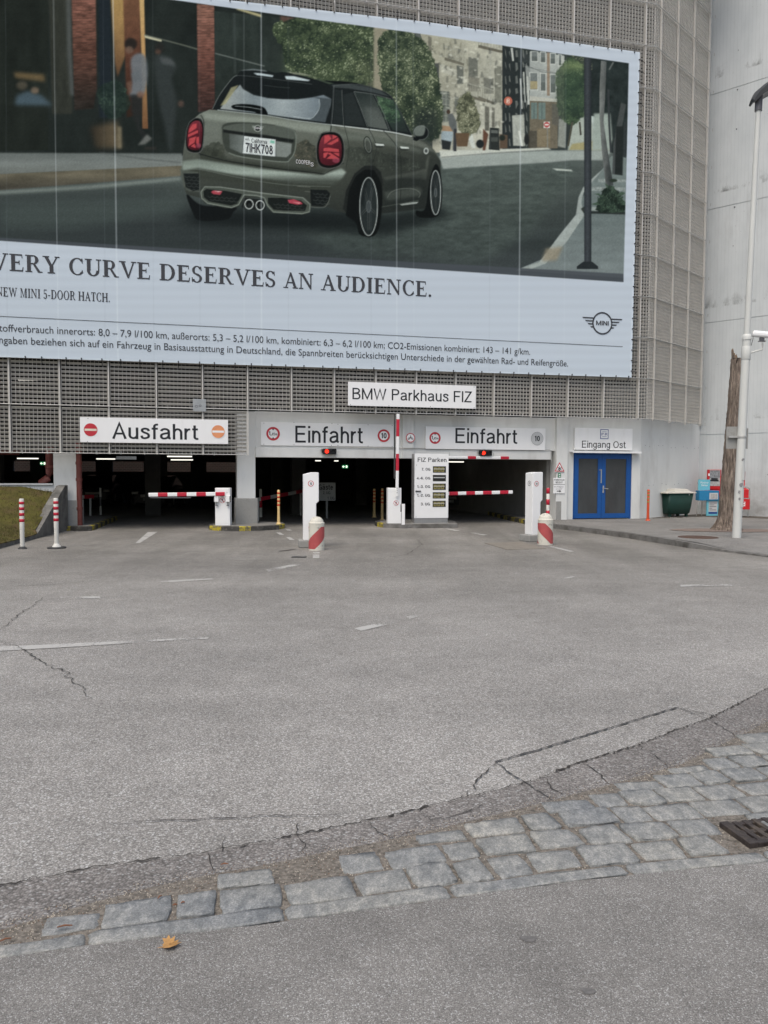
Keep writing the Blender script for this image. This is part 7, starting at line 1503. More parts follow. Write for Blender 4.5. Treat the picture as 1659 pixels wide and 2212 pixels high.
# parked cars in the dark
def car(loc, rot, label, paint):
    r = thing('parked_car', label, 'car', loc, rot, 'dark cars parked inside the garage')
    xs_ = [-2.1, -2.05, -1.75, -1.2, -.75, .05, .75, 1.35, 1.9, 2.05, 2.1]; top_ = [.62, .72, .85, .92, .98, 1.0, .98, .96, .86, .74, .6]; hw = [.66, .76, .84, .88, .89, .89, .89, .88, .84, .76, .64]
    m = MB(); rings = []
    for x, z, h in zip(xs_, top_, hw): rings.append([(h, x, .25), (h*1.0, x, .5), (h*.97, x, z-.12), (h*.86, x, z), (-h*.86, x, z), (-h*.97, x, z-.12), (-h, x, .5), (-h, x, .25)])
    vs = [v for q in rings for v in q]; n = 8; m.add(vs, [[i*n+k, i*n+(k+1) % n, (i+1)*n+(k+1) % n, (i+1)*n+k] for i in range(len(xs_)-1) for k in range(n)], 0, True); m.add(rings[0], [list(range(8))]); m.add(rings[-1], [list(range(8))[::-1]]); m.build('body', paint, r)
    m = MB(); cab = [[(.80, -1.15, .92), (-.80, -1.15, .92)], [(.62, -.45, 1.40), (-.62, -.45, 1.40)], [(.62, .75, 1.44), (-.62, .75, 1.44)], [(.76, 1.75, .95), (-.76, 1.75, .95)]]
    for a, b_ in zip(cab[:-1], cab[1:]): m.poly([a[0], b_[0], b_[1], a[1]])
    m.poly([cab[0][0], cab[3][0], cab[2][0], cab[1][0]]); m.poly([cab[0][1], cab[1][1], cab[2][1], cab[3][1]]); m.build('cabin_glass', M['carglass'], r)
    for sx_ in (-1, 1):
        for y in (-1.28, 1.28):
            m = MB(); m.cyl((sx_*.70, y, .31), (sx_*.90, y, .31), .31, n=22); wh = m.build('wheel', M['rubber'], r); m = MB(); m.cyl((sx_*.895, y, .31), (sx_*.91, y, .31), .20, n=18); m.build('rim', M['galv'], wh)
        m = MB(); m.box((sx_*.62, -2.05, .68), (.30, .12, .13)); m.build('headlight', M['steel'], r, bevel=.03)
    m = MB(); m.box((0, -2.11, .55), (.75, .03, .12)); m.build('grille', M['steel'], r, bevel=.01); m = MB(); m.box((0, -2.125, .40), (.5, .02, .11)); m.build('number_plate', M['dimsign'], r)
M['carglass'] = pm('car_glass', (.02, .022, .025), .08, var=.1); M['carblack'] = pm('black_car_paint', (.018, .018, .02), .25, var=.1); M['cargrey'] = pm('dark_grey_car_paint', (.05, .055, .06), .25, var=.1)
pb = CAM+ray(345, 1066)/ray(345, 1066)[1]*36; car((pb[0], pb[1], 0), rad(4), 'black car facing out at the back of the exit bay', M['carblack'])
pb = CAM+ray(1020, 1066)/ray(1020, 1066)[1]*35; car((pb[0], pb[1], 0), rad(-35), 'dark grey car at the back of the right entry bay', M['cargrey'])
pb = CAM+ray(268, 1050)/ray(268, 1050)[1]*40; car((pb[0]-1.2, pb[1], 0), rad(10), 'dark grey car farther back at the left of the exit bay', M['cargrey'])
# ================================================================== grass bank and its retaining wall
M['bankwall'] = pm('weathered_dark_concrete', (.17, .165, .15), .9, var=.25, scale=3, bmp=.4, dirt=(.06, .06, .055), dscale=2.5, dlo=.45, dhi=.7)
A_ = Vector((-8.62, 20.95, 0)); B_ = Vector((-8.33, 18.4, 0)); d_ = (B_-A_).normalized(); n_ = Vector((d_.y, -d_.x, 0)); L_ = (B_-A_).length
m = MB(); pts = []
for s_, z in ((0, 1.24), (.25, 1.22), (L_*.97, .12), (L_, .10)): pts.append((s_, z))
vs = []
for w_ in (0.0, .22):
    for s_, z in pts: q = A_+d_*s_+n_*w_; vs += [(q.x, q.y, -.02), (q.x, q.y, z)]
n4 = len(pts); f_ = []
for i in range(n4-1):
    f_ += [(2*i, 2*i+2, 2*i+3, 2*i+1), (2*n4+2*i, 2*n4+2*i+1, 2*n4+2*i+3, 2*n4+2*i+2), (2*i+1, 2*i+3, 2*n4+2*i+3, 2*n4+2*i+1)]
f_ += [(2*n4-2, 4*n4-2, 4*n4-1, 2*n4-1), (0, 1, 2*n4+1, 2*n4)]
m.add(vs, f_); o = m.build('retaining_wall', M['bankwall']); tag(o, 'sloping dark concrete retaining wall at the side of the grass bank', 'wall')
M['turf'] = pm('mossy_turf', (.085, .078, .016), .95, var=.35, scale=3.5, bmp=.8, dirt=(.085, .058, .025), dscale=1.6, dlo=.48, dhi=.66)
def bank_z(x, y):
    kx = -8.33+(18.4-y)*.14 if y < 18.4 else -8.45-(y-18.4)*.115
    return max(.05, min(1.20, .10+max(0, y-18.35)*.44+max(0, kx-x)*.30))
gx = np.linspace(-16, -7.6, 60); gy = np.linspace(11, 20.7, 60); vs = []; ok = {}
for j, y in enumerate(gy):
    for i, x in enumerate(gx):
        kx = -8.30+(18.4-y)*.14 if y < 18.4 else -8.40-(y-18.4)*.115
        xx = min(x, kx-.02); ymax = 20.5+(xx+8.67)*.249+.0; yy = min(y, ymax-.02) ; vs.append((xx, yy, bank_z(xx, yy)+random.uniform(-.012, .012)))
m = MB(); m.add(vs, [[j*60+i, j*60+i+1, (j+1)*60+i+1, (j+1)*60+i] for j in range(59) for i in range(59)], 0, True); o = m.build('grass_bank', M['turf']); tag(o, kind='structure')
M['blade1'] = pm('olive_grass_blade', (.075, .07, .016), .7, var=.3, scale=9); M['blade2'] = pm('dry_grass_blade', (.15, .11, .05), .7, var=.3, scale=9)
m = MB(); rg = random.Random(9)
for i in range(14000):
    y = rg.uniform(14.5, 20.6); kx = -8.32+(18.4-y)*.14 if y < 18.4 else -8.42-(y-18.4)*.115
    x = kx-abs(rg.gauss(0, 1.3))-.02; 
    if y > 20.45+(x+8.67)*.249: continue
    z = bank_z(x, y)-.01; h = rg.uniform(.02, .07)*(1.8 if rg.random() < .03 or y > 20.2 else 1); a = rg.uniform(0, 6.28); w_ = .005; dx, dy = math.cos(a), math.sin(a)
    m.add([(x-dx*w_, y-dy*w_, z), (x+dx*w_, y+dy*w_, z), (x+rg.gauss(0, .4)*h, y+rg.gauss(0, .4)*h, z+h)], [(0, 1, 2)], 0 if rg.random() < .72 else 1)
o = m.build('grass', [M['blade1'], M['blade2']]); tag(o, kind='stuff')
m = MB(); ke = [(-8.33, 18.42), (-8.20, 17.3), (-8.03, 16.2), (-7.9, 15.2), (-7.6, 13.0), (-7.2, 10.5)]; kerb_wall(m, [(x, y, .10) for x, y in ke][::-1], [(x-.12, y, .10) for x, y in ke][::-1]); o = m.build('bank_kerb', M['kerb']); tag(o, kind='structure')
# junction box on the wall's end, cable
pb = g(134, 1122, 0); m = MB(); q0 = fw(-16.18, .10, 0); tx, tz = fp(139.5, 1082, .06); m.bx(-.07, .07, -.09, 0, -.10, .10); m.tube([(0, -.03, -.1), (.0, -.03, -.4), (.04, -.03, -.6), (.03, -.03, -1.0)], .012, 6, 1)
o = m.build('junction_box', [M['grey_film'], M['black']], loc=tuple(fw(tx, .03, tz))); o.rotation_euler = (0, 0, AF); tag(o, 'small grey junction box with a cable on the pier beside the retaining wall', 'box')
# ================================================================== right pavement: bin, newspaper boxes, tree, lamp, camera, manhole
M['green'] = pm('dark_green_plastic', (.010, .040, .030), .45, var=.15, scale=4); M['lid'] = pm('off_white_lid', (.55, .53, .47), .55, var=.06, scale=6, dirt=(.3, .28, .24), dscale=6, dlo=.55, dhi=.8)
pb = g(1452.5, 1115, .14); W_ = px_w(68, pb); Hb = px_w(50, pb); r = thing('grit_bin', 'dark green grit bin with an off-white domed lid against the concrete wall', 'bin', tuple(pb+Vector((0, -.12, 0))), rad(22))
m = MB(); z0 = .09; lo_ = (W_*.43, .30); hi_ = (W_*.5, .37); n_ = 8
def rrect(w_, d_, z, rc=.07):
    o_ = []
    for cx_, cy_, a0 in ((w_-rc, d_-rc, 0), (-w_+rc, d_-rc, 90), (-w_+rc, -d_+rc, 180), (w_-rc, -d_+rc, 270)):
        for k in range(4): a = rad(a0+30*k); o_.append((cx_+rc*math.cos(a), cy_+rc*math.sin(a), z))
    return o_
R_s = [rrect(lo_[0]-.05, lo_[1]-.05, z0), rrect(lo_[0]-.01, lo_[1]-.01, z0+.04), rrect(W_*.455, .32, z0+.25), rrect(hi_[0], hi_[1], Hb), rrect(hi_[0]-.03, hi_[1]-.03, Hb+.001)]
vs = [v for q in R_s for v in q]; m.add(vs, [[i*16+k, i*16+(k+1) % 16, (i+1)*16+(k+1) % 16, (i+1)*16+k] for i in range(4) for k in range(16)], 0, True); m.add(R_s[0], [list(range(16))[::-1]]); m.build('tub', M['green'], r)
for sx_ in (-1, 1):
    for sy_ in (-1, 1): m = MB(); m.bx(sx_*W_*.33-.04, sx_*W_*.33+.04, sy_*.2-.04, sy_*.2+.04, 0, z0+.01); m.build('foot', M['green'], r)
m = MB(); R_s = [rrect(hi_[0]+.11, hi_[1]+.03, Hb+.003), rrect(hi_[0]+.11, hi_[1]+.03, Hb+.03), rrect(hi_[0]*.95, hi_[1]*.93, Hb+.05)]+[rrect(W_*.32*c_, .28*c_, Hb+.05+.11*s_, .05*c_+.01) for c_, s_ in ((1, 0.25), (.93, .6), (.8, .85), (.45, 1.0))]
for q in R_s[3:]:
    for k in range(len(q)): q[k] = (q[k][0]+W_*.10, q[k][1], q[k][2])
vs = [v for q in R_s for v in q]; m.add(vs, [[i*16+k, i*16+(k+1) % 16, (i+1)*16+(k+1) % 16, (i+1)*16+k] for i in range(len(R_s)-1) for k in range(16)], 0, True); m.add(R_s[-1], [list(range(16))]); m.build('lid', M['lid'], r); m = MB(); m.cyl((W_*.28, -hi_[1]-.005, Hb-.05), (W_*.28, -hi_[1]-.02, Hb-.05), .018, n=10); m.build('latch', M['galv'], r)
# newspaper boxes
M['lblue'] = pm('light_blue_sheet', (.16, .50, .60), .5, var=.05); M['mblue'] = pm('blue_box_paint', (.02, .20, .40), .45, var=.1, scale=5); M['nred'] = pm('red_box_paint', (.56, .02, .025), .42, var=.1, scale=5); M['paper'] = pm('printed_paper', (.42, .42, .41), .7, var=.35, scale=16); M['photo'] = pm('grey_photo_print', (.24, .25, .26), .6, var=.55, scale=14)
def nz5(x, y): return 1384.7+x/6.048, 987.5+y/6.048
pb = g(*nz5(890, 772), .14); r = thing('newspaper_box', 'blue newspaper vending box with light blue top board and a poster panel below', 'newspaper box', tuple(pb+Vector((0, .25, 0))), rad(10)); k5 = pb.y/FOC/6.048
X5 = lambda x: (x-890)*k5; Z5 = lambda y: (775-y)*k5
m = MB(); m.bx(X5(765), X5(930), -.02, .02, Z5(435), Z5(296)); bd_ = m.build('top_board', M['lblue'], r); m = MB(); text(m, 'Münchner', X5(790), X5(908), Z5(348), Z5(322), -.023); text(m, 'Merkur', X5(805), X5(895), Z5(385), Z5(358), -.023); m.build('lettering', M['sign'], bd_)
m = MB(); zt, zb_ = Z5(440), Z5(572); m.prism([(X5(770), -.05, zb_), (X5(860), -.22, zb_), (X5(1018), -.22, zb_), (X5(1018), .18, zb_), (X5(770), .18, zb_)], zt-zb_); bx2 = m.build('box', M['mblue'], r, bevel=.01)
m = MB(); m.bx(X5(876), X5(1000), -.226, -.221, Z5(555), Z5(470)); m.build('window_frame', M['grey_film'], bx2); m = MB(); m.bx(X5(895), X5(985), -.231, -.227, Z5(545), Z5(485)); m.build('newspaper', M['paper'], bx2)
m = MB(); m.bx(X5(855), X5(1026), -.17, -.13, Z5(770), Z5(568)); pn = m.build('poster_panel', M['lblue'], r); m = MB(); m.bx(X5(882), X5(1005), -.176, -.171, Z5(718), Z5(582)); m.build('poster', M['grey_film'], pn); m = MB()
for i, y in enumerate((600, 624, 646, 668, 690)): m.bx(X5(892), X5(990-(i % 2)*30-(i == 3)*30), -.1785, -.1765, Z5(y+7), Z5(y))
m.build('printed_lines', M['darkgrey'], pn); m = MB(); m.bx(X5(882), X5(1005), -.176, -.171, Z5(745), Z5(722)); m.build('footer', M['blue_film'], pn)
m = MB()
for pts in ([(X5(775), -.04, zb_), (X5(752), -.05, .35), (X5(750), .0, .0)], [(X5(1015), .05, zt), (X5(1045), -.02, zt-.06), (X5(1075), -.1, .2), (X5(1080), -.12, 0)], [(X5(1018), .15, zb_), (X5(1022), .15, 0)], [(X5(862), .15, zb_), (X5(862), .15, 0)], [(X5(862), -.15, Z5(765)), (X5(862), -.15, 0)], [(X5(1020), -.15, Z5(765)), (X5(1020), -.15, 0)]): m.tube(pts, .014, 8)
m.build('tube_frame', M['galv'], r)
pb = g(*nz5(1050, 768), .14); r = thing('newspaper_box', 'tall red newspaper vending box with a photo front page, partly behind the tree trunk', 'newspaper box', tuple(pb+Vector((0, .75, 0))), rad(8)); k5 = (pb.y+.6)/FOC/6.048
X5 = lambda x: (x-1050)*k5; Z5 = lambda y: (768-y)*k5+.03
m = MB(); m.bx(X5(968), X5(1150), -.05, .05, Z5(440), Z5(186)); fr_ = m.build('display_frame', M['nred'], r, bevel=.008); m = MB(); m.bx(X5(988), X5(1135), -.056, -.051, Z5(400), Z5(192)); m.build('front_page', M['paper'], fr_)
m = MB(); m.bx(X5(990), X5(1133), -.059, -.0565, Z5(296), Z5(196)); m.build('photo', M['photo'], fr_); m = MB(); m.bx(X5(1010), X5(1100), -.0625, -.0597, Z5(318), Z5(298)); m.bx(X5(990), X5(1112), -.0625, -.0597, Z5(338), Z5(320)); m.build('headline', M['ink'], fr_); m = MB(); m.bx(X5(966), X5(990), -.058, -.0515, Z5(268), Z5(236)); m.build('white_tab', M['sign'], fr_)
m = MB(); m.bx(X5(970), X5(1150), -.02, .2, Z5(470), Z5(441)); m.bx(X5(1050), X5(1150), -.2, .2, Z5(570), Z5(470.5)); m.build('box', M['nred'], r, bevel=.008); m = MB(); m.prism([(X5(1062), -.12, Z5(570)), (X5(1095), -.12, Z5(570)), (X5(1110), -.12, Z5(755)), (X5(1085), -.12, Z5(755))], .05, 0, (0, 1, 0)); m.bx(X5(1080), X5(1150), -.1, -.06, Z5(755), Z5(571)); m.build('lower_panel', M['nred'], r)
m = MB(); m.tube([(X5(1000), .1, Z5(441)), (X5(1000), .1, 0)], .015, 8); m.tube([(X5(1140), .1, Z5(441)), (X5(1140), .1, 0)], .015, 8); m.build('tube_frame', M['galv'], r)
pb = g(*nz5(1400, 785), .14); r = thing('newspaper_box', 'red newspaper vending box with white letters on its lower bin, right of the lamp pole', 'newspaper box', tuple(pb+Vector((0, .3, 0))), rad(-6)); k5 = pb.y/FOC/6.048
X5 = lambda x: (x-1400)*k5; Z5 = lambda y: (785-y)*k5
m = MB(); m.bx(X5(1300), X5(1392), -.05, .05, Z5(375), Z5(192)); fr_ = m.build('display_frame', M['nred'], r, bevel=.008); m = MB(); m.bx(X5(1305), X5(1368), -.056, -.051, Z5(310), Z5(202)); m.build('front_page', M['paper'], fr_); m = MB()
for i in range(4): m.bx(X5(1346), X5(1366), -.059, -.0565, Z5(226+i*24), Z5(212+i*24))
m.build('headline', M['ink'], fr_)
m = MB(); m.prism([(X5(1290), -.2, Z5(535)), (X5(1425), -.2, Z5(535)), (X5(1440), .2, Z5(535)), (X5(1290), .2, Z5(535))], Z5(430)-Z5(535)); m.prism([(X5(1290), -.2, Z5(430)), (X5(1425), -.2, Z5(430)), (X5(1440), .2, Z5(405)), (X5(1290), .2, Z5(405))], .01); m.build('box', M['nred'], r, bevel=.006)
m = MB(); m.bx(X5(1290), X5(1440), -.22, .18, Z5(685), Z5(548)); lb = m.build('lower_bin', M['nred'], r, bevel=.008); m = MB(); text(m, 'Bild', X5(1285), X5(1380), Z5(642), Z5(582), -.2235, 0, .02, plain=True); m.build('lettering', M['sign'], lb)
m = MB(); m.tube([(X5(1340), .1, Z5(172)), (X5(1395), .1, Z5(172)), (X5(1412), .1, Z5(190)), (X5(1405), .1, Z5(300)), (X5(1395), .1, Z5(400))], .016, 8); m.tube([(X5(1410), .1, Z5(388)), (X5(1440), .1, Z5(390)), (X5(1475), .1, Z5(420)), (X5(1480), .1, Z5(480)), (X5(1462), .1, 0)], .018, 8); m.tube([(X5(1440), .0, Z5(545)), (X5(1462), .1, Z5(550))], .014, 8); m.tube([(X5(1335), .1, Z5(548)), (X5(1335), .1, 0)], .016, 8); m.build('tube_frame', M['galv'], r)
# dead tree trunk
M['bark'], t, p = new_mat('furrowed_bark')
n1 = noise(t, 6, 8, 0.74, (3.4, 3.4, .42)); c = ramp(t, n1, [(0.34, (.045, .036, .028)), (0.5, (.19, .15, .12)), (0.64, (.38, .31, .25))])
t.links.new(c, p.inputs['Base Color']); p.inputs['Roughness'].default_value = .95; bump(t, p, n1, 1.0, .05)
M['deadwood'] = pm('pale_dead_wood', (.24, .17, .11), .9, var=.4, scale=9, stretch=(3, 3, .5), bmp=.6)
pb = g(1585, 1147.5, .135); pt = pb+Vector((0, .35, 0)); Ht = 1.6+(1025-757.6)/FOC*pt.y-.135; r = thing('tree_trunk', 'thick bare dead tree trunk snapped off at the top, behind the lamp pole', 'tree', tuple(pt))
rt = random.Random(4); m = MB(); n = 40; rows = 60; vs = []
lob = [(rt.uniform(0, 6.28), rt.uniform(.03, .09), rt.randint(2, 7)) for _ in range(7)]
for i in range(rows+1):
    f_ = i/rows; z = f_*Ht; rad_ = .15+.085*(1-f_)**.8+.14*max(0, 1-z/.42)**2.0; lx = -.02+.035*math.sin(f_*2.5)+px_w(12, pt)*f_**1.2; 
    for k in range(n):
        a = 2*math.pi*k/n; w_ = sum(am*math.cos(nn*a+ph+.5*math.sin(f_*6+ph)) for ph, am, nn in lob); flare = .16*max(0, 1-z/.35)*math.cos(5*a+1)
        rr = rad_*(1+w_*.55+flare)+rt.gauss(0, .006); zz_ = z
        if i == rows: zz_ = z-.28+.30*max(0, math.cos(a-2.5))+rt.uniform(-.05, .05)
        elif i == rows-1: zz_ = z-.32+.20*max(0, math.cos(a-2.5))
        elif i == rows-2: zz_ = z-.36
        vs.append((lx+rr*math.cos(a), rr*math.sin(a)*.92, zz_))
m.add(vs, [[i*n+k, i*n+(k+1) % n, (i+1)*n+(k+1) % n, (i+1)*n+k] for i in range(rows) for k in range(n)], 0, True); tk = m.build('trunk', M['bark'], r)
m = MB(); m.add(vs[rows*n:]+[(.02, 0, Ht-.35)], [[k, (k+1) % n, n] for k in range(n)], 0); m.build('broken_top', M['deadwood'], r)
m = MB(); c5 = [(pt.x+.95*math.cos(a)*1.5-.1, pt.y-.1+.62*math.sin(a), .1445) for a in np.linspace(0, 2*math.pi, 40, endpoint=False)]; m.poly([(x+random.uniform(-.05, .05), y+random.uniform(-.04, .04), z) for x, y, z in c5]); o = m.build('tree_pit', M['pit']); tag(o, kind='structure')
# lamp post
M['lampwhite'] = pm('chalky_white_pole_paint', (.60, .61, .58), .55, var=.05, scale=3, stretch=(1, 1, .4), dirt=(.33, .32, .30), dscale=5, dlo=.66, dhi=.72); M['scar'] = pm('bare_grey_patch', (.24, .24, .24), .6, var=.2)
pb = g(1594.8, 1162.5, .13); R1 = px_w(18.4, pb)/2; k_ = pb.y/FOC
LP = thing('street_lamp', 'tall white street lamp with a dark curved wing head, in front of the dead trunk', 'street lamp', tuple(pb+Vector((0, .09, 0))))
Zp = lambda Y: (1022.6-Y)*k_+1.6-.13; Xp = lambda X, Y: (X-1594.8)*k_
lean = (Xp(1629.5, 252)-0.0)/Zp(252)*.62
m = MB(); zs_ = [0, 2.7, 4.62]; m.tube([(0, 0, 0), (lean*4.6, 0, 4.6)], [R1, R1*.93], 24); m.build('pole', M['lampwhite'], LP)
m = MB(); m.lathe([(R1*1.05, 4.55), (R1*1.05, 4.62), (R1*.74, 4.68)], (lean*4.6, 0, 0), 24); m.build('collar', M['lampwhite'], LP)
Ht = Zp(252); m = MB(); m.tube([(lean*4.6, 0, 4.6), (lean*Ht, 0, Ht)], [R1*.72, R1*.56], 20); m.build('upper_pole', M['lampwhite'], LP)
m = MB(); m.cyl((lean*(Ht-.02), 0, Ht-.02), (lean*(Ht+.3), 0, Ht+.33), R1*.80, n=20); m.build('head_socket', M['darkgrey'], LP)
# wing: a curved shell rising to the right
M['wing'] = pm('dark_grey_lamp_shell', (.09, .095, .10), .4, .3, var=.1); m = MB(); hx, hz = lean*Ht, Ht+.30
sp = [(-.16, -.06), (-.08, .10), (.08, .24), (.30, .38), (.62, .52), (1.0, .63), (1.45, .70)]; vs = []; nW = 9
for i, (x, z) in enumerate(sp):
    hw_ = .10+.16*min(1, i/2.5)*(1-.25*max(0, i-4)/2)
    for k in range(nW): v_ = -1+2*k/(nW-1); vs.append((hx+x, v_*hw_*1.3, hz+z-.08*v_*v_))
up_ = len(vs)
for i, (x, z) in enumerate(sp):
    hw_ = .10+.16*min(1, i/2.5)*(1-.25*max(0, i-4)/2)
    for k in range(nW): v_ = -1+2*k/(nW-1); vs.append((hx+x+.03+.10*min(1, i/3), v_*hw_*1.25, hz+z-.07-.08*min(1, i/2)-.04*v_*v_))
f_ = []
for i in range(len(sp)-1):
    for k in range(nW-1): a = i*nW+k; f_ += [(a, a+1, a+nW+1, a+nW), (up_+a, up_+a+nW, up_+a+nW+1, up_+a+1)]
    f_ += [(i*nW, (i+1)*nW, up_+(i+1)*nW, up_+i*nW), (i*nW+nW-1, up_+i*nW+nW-1, up_+(i+1)*nW+nW-1, (i+1)*nW+nW-1)]
f_ += [tuple(range(nW))[::-1]+tuple(up_+k for k in range(nW))]; f_ += [tuple((len(sp)-1)*nW+k for k in range(nW))+tuple(up_+(len(sp)-1)*nW+k for k in range(nW))[::-1]]
m.add(vs, f_, 0, True); hd = m.build('lamp_head', M['wing'], LP); md_ = hd.modifiers.new('edge', 'EDGE_SPLIT')
m = MB(); q0, q1 = (hx+.38, hz+.20), (hx+1.0, hz+.47); m.add([(q0[0], -.16, q0[1]), (q1[0], -.16, q1[1]), (q1[0], .16, q1[1]), (q0[0], .16, q0[1])], [(0, 1, 2, 3)]); m.build('lamp_glass', M['grey_film'], hd)
# hatch, clamp, plate, scars
def onpole(X0, Y0, X1, Y1, mat, name, dep=.012, parent=None):
    z0, z1_ = Zp(Y1), Zp(Y0); m = MB(); zc = (z0+z1_)/2; cx_ = lean*zc; a0 = math.asin(max(-1, min(1, ((X0-1594.8)*k_-cx_+ .0)/(R1*1.0)))); a1 = math.asin(max(-1, min(1, ((X1-1594.8)*k_-cx_)/(R1*1.0)))); vs = []
    for i in range(7):
        a = a0+(a1-a0)*i/6; rr = R1*.985+dep; vs += [(cx_+rr*math.sin(a), -rr*math.cos(a), z0), (cx_+rr*math.sin(a), -rr*math.cos(a), z1_)]
    m.add(vs, [[2*i, 2*i+2, 2*i+3, 2*i+1] for i in range(6)], 0, True); return m.build(name, M[mat], parent or LP)
onpole(*nz5(1293, 103), *nz5(1338, 285), 'lampwhite', 'hatch'); onpole(*nz5(1283, 400), *nz5(1334, 640), 'lampwhite', 'hatch')
rs = random.Random(12)
for (x0, y0, x1, y1) in ((1262, 310, 1315, 380), (1250, 415, 1280, 470), (1255, 505, 1282, 555), (1290, 1, 1330, 25), (1280, 8, 1310, 40)):
    z0, z1_ = Zp(nz5(0, y1)[1]), Zp(nz5(0, y0)[1]); zc = (z0+z1_)/2; cx_ = lean*zc; m = MB(); n_ = 14; xc = (nz5((x0+x1)/2, 0)[0]-1594.8)*k_-cx_; hw_ = (x1-x0)/2/6.048*k_; hh_ = (z1_-z0)/2; q = []
    for k in range(n_):
        a = 2*math.pi*k/n_; j_ = rs.uniform(.6, 1.1); xx = max(-R1*.98, min(R1*.98, xc+hw_*j_*math.cos(a))); q.append((cx_+xx, -math.sqrt(max(0, (R1+.004)**2-xx*xx))-.001, zc+hh_*j_*math.sin(a)))
    m.add([(cx_+xc, -math.sqrt(max(0, (R1+.004)**2-xc*xc))-.002, zc)]+q, [[0, 1+k, 1+(k+1) % n_] for k in range(n_)]); m.build('paint_scar', M['scar'], LP)
zc = Zp(941.5); m = MB(); m.bx(lean*zc-.33, lean*zc-.06, .05, .07, zc-.27, zc+.24); m.bx(lean*zc+.10, lean*zc+.17, .05, .07, zc-.27, zc+.20); m.build('back_plate', M['plinth'], LP); m = MB(); m.lathe([(R1*1.04, zc-.03), (R1*1.06, zc-.025), (R1*1.06, zc+.025), (R1*1.04, zc+.03)], (lean*zc, 0, 0), 20); m.bx(lean*zc-.30, lean*zc-.08, -.03, .04, zc-.02, zc+.02); m.build('clamp', M['galv'], LP)
# security camera
zc = Zp(760); cb = pb+Vector((lean*zc, .09, zc)); CM = thing('security_camera', 'white bullet security camera on an arm of the street lamp', 'camera', tuple(cb))
S_c = lambda X, Y: ((2500+X/1.702)/1.8228, (200+Y/1.702)/1.8228)
def cpt(X, Y): x, y = S_c(X, Y); return Xp(x, y)-lean*zc, Zp(y)-zc
m = MB(); m.lathe([(R1*1.02, -.17), (R1*1.05, -.165), (R1*1.05, .12), (R1*1.02, .125)], n=20); a = cpt(748, 2022); b_ = cpt(826, 2000); m.tube([(a[0], -.03, a[1]), (b_[0], -.03, b_[1]), (b_[0], -.03, cpt(826, 1955)[1])], .02, 8); m.build('bracket', M['lampwhite'], CM)
m = MB(); a, b_ = cpt(800, 1948), cpt(845, 1930); m.bx(a[0], b_[0], -.07, .01, a[1], a[1]+.015); a = cpt(808, 1945); b_ = cpt(835, 1915); m.bx(a[0], b_[0], -.06, 0, a[1], b_[1]); m.build('swivel', M['darkgrey'], CM)
a, b_ = cpt(764, 1893), cpt(925, 1915); m = MB(); m.cyl((a[0], .02, a[1]-.01), (b_[0], -.14, b_[1]-.02), .062, n=16); bd_ = m.build('housing', M['white'], CM); m = MB(); m.cyl((a[0]+.02, .02, a[1]+.006), (b_[0]+.05, -.145, b_[1]-.006), .07, n=16); m.build('sunshield', M['white'], CM)
m = MB(); a, b_ = cpt(766, 1900), cpt(748, 1975); m.tube([(a[0], .0, a[1]), (a[0]-.02, -.05, (a[1]*.6+b_[1]*.4)), (b_[0], -.06, b_[1])], .007, 6); m.build('cable', M['black'], CM)
# manhole cover
pb = g(1507.9, 1161, .13); M['rust'] = pm('rusty_iron', (.10, .06, .045), .7, .3, var=.3, scale=14, bmp=.4); r = thing('manhole_cover', 'round manhole cover with a rusty rim and pale concrete centre in the right pavement', 'manhole cover', tuple(pb))
R_m = px_w(41, pb); m = MB(); m.lathe([(R_m, .0), (R_m, .012), (R_m*.93, .014), (R_m*.56, .014)], n=40); m.build('rim', M['rust'], r); m = MB(); m.lathe([(R_m*.57, .006), (R_m*.57, .012), (.001, .014)], n=40); m.build('cover_plate', M['infill'] if False else M['islandtop'], r)
# drain grate in the gutter, small covers, leaf, twigs
M['iron'] = pm('worn_cast_iron', (.075, .062, .058), .5, .55, var=.25, scale=30, bmp=.3, dirt=(.20, .16, .12), dscale=9, dlo=.55, dhi=.75)
A_, B_ = g(1553, 1791), g(1618, 1838); dx_ = (B_-A_); ang = math.atan2(dx_.y, dx_.x)
C_ = g(1659, 1776); e2 = (C_-A_).normalized(); c0 = A_; r = thing('drain_grate', 'cast iron drain grate set among the granite setts at the right edge', 'drain', tuple(c0))
e1 = dx_.normalized(); Ld = dx_.length*1.02; m = MB(); Wd_ = .42
def bar(off, wd, z0, z1_, l0=0.0, l1=None):
    l1 = Ld if l1 is None else l1; q = [e1*l0+e2*off, e1*l1+e2*off, e1*l1+e2*(off+wd), e1*l0+e2*(off+wd)]; m.prism([(p_.x, p_.y, z0) for p_ in q], z1_-z0)
bar(0, .045, .0, .034); 
for k in range(1, 8): bar(.015+.052*k, .026, .008, .028)
bar(Wd_, .04, 0, .032)
for l_ in (0.0, .38, .72): 
    q = [e1*(Ld*l_)+e2*.0452, e1*(Ld*l_+.028)+e2*.0452, e1*(Ld*l_+.028)+e2*(Wd_-.001), e1*(Ld*l_)+e2*(Wd_-.001)]; m.prism([(p_.x, p_.y, .010) for p_ in q], .014)
q = [e1*(Ld-.03)+e2*.0452, e1*Ld+e2*.0452, e1*Ld+e2*(Wd_-.001), e1*(Ld-.03)+e2*(Wd_-.001)]; m.prism([(p_.x, p_.y, .0) for p_ in q], .031)
m.build('grate', M['iron'], r, bevel=.003); m = MB(); q = [e2*.0, e1*Ld, e1*Ld+e2*Wd_, e2*Wd_]; m.poly([(p_.x, p_.y, .0095) for p_ in q]); m.build('shaft_shade', M['black'], r)  # flat black sheet stands in for the darkness below the bars
M['leaf'] = pm('brown_leaf', (.42, .235, .085), .6, var=.25, scale=60); pb = g(366, 2046, .014); r_l = .042
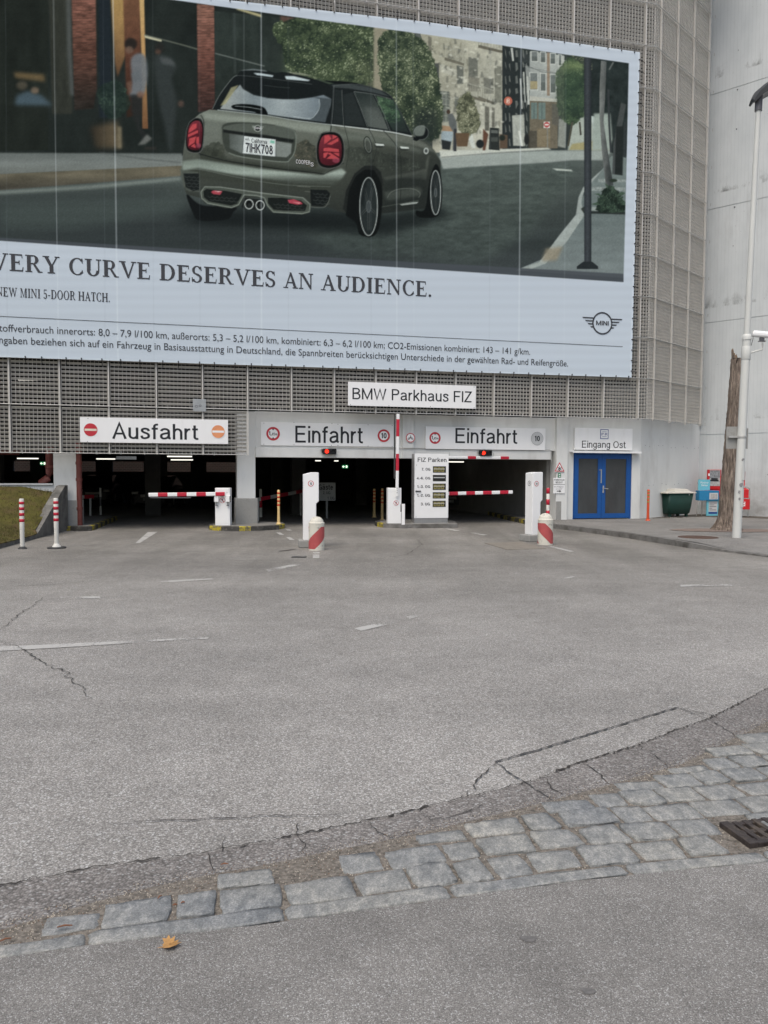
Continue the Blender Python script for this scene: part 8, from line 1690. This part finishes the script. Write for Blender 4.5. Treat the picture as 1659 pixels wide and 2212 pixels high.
out = [(0, -1.0), (.08, -.45), (.30, -.55), (.45, -.38), (.95, -.42), (.80, -.10), (1.05, .18), (.62, .22), (.70, .55), (.36, .48), (.18, .98), (-.02, .60), (-.30, .80), (-.34, .42), (-.78, .55), (-.66, .18), (-1.05, .10), (-.78, -.14), (-.9, -.45), (-.42, -.36), (-.3, -.52), (-.08, -.45)]
m = MB(); rl = rad(-70); vs = [(0, 0, .010)]
for x, y in out: X_1, Y_1 = x*math.cos(rl)-y*math.sin(rl), x*math.sin(rl)+y*math.cos(rl); vs.append((X_1*r_l, Y_1*r_l*.8, .004+.016*abs(x)**1.5+.01*max(0, y)))
m.add(vs, [[0, 1+k, 1+(k+1) % len(out)] for k in range(len(out))], 0, True); lf = m.build('blade', M['leaf'], None); r = thing('fallen_leaf', 'curled orange brown maple leaf on the foreground footpath', 'leaf', tuple(pb), 0); lf.parent = r
m = MB(); m.tube([(.0, .0, .012), (.012, -.012, .022), (.03, -.01, .03)], .0012, 6); m.build('stem', M['leaf'], r)
M['twig'] = pm('red_brown_twig', (.20, .09, .05), .8, var=.3, scale=40)
for i, (X, Y, L_, a) in enumerate(((12, 2030, .035, .5), (140, 2001, .05, .2), (485, 1867, .03, .1), (345, 1938, .02, 1.1), (378, 1955, .016, .2), (395, 1950, .014, .3))):
    pb = g(X, Y, .03); m = MB(); m.tube([(-L_/2*math.cos(a), -L_/2*math.sin(a), 0), (0, 0, .004), (L_/2*math.cos(a), L_/2*math.sin(a), .001)], [.002, .0032, .0018], 6); o = m.build('twig', M['twig'], loc=tuple(pb))
    tag(o, 'small red brown twig lying among the granite setts of the gutter', 'twig', 'twigs in the gutter')
pb = g(646, 1204, 0); m = MB(); m.bx(-.14, .14, -.07, .07, 0, .012); m.bx(-.11, .11, -.045, .045, .012, .016, 1); o = m.build('valve_cover', [M['rubber'], M['black']], loc=tuple(pb), bevel=.004); tag(o, 'small black valve cover in the asphalt before the left bollard', 'cover')
for i, (X, Y, s_, l_) in enumerate(((1142, 2029, .027, 'larger dark gum stain on the foreground footpath, upper of two'), (1270, 2142, .021, 'smaller dark gum stain on the foreground footpath, lower of two'))):
    pb = g(X, Y, .0145); m = MB(); m.poly([(s_*(1+.25*math.sin(3*a+i))*math.cos(a), s_*.8*(1+.2*math.cos(2*a))*math.sin(a), .002) for a in np.linspace(0, 6.28, 22, endpoint=False)]); o = m.build('gum_stain', M['stain'] if 'stain' in M else M.setdefault('stain', pm('dark_gum', (.14, .136, .13), .8, var=.25, scale=50)), loc=tuple(pb)); tag(o, l_, 'stain')
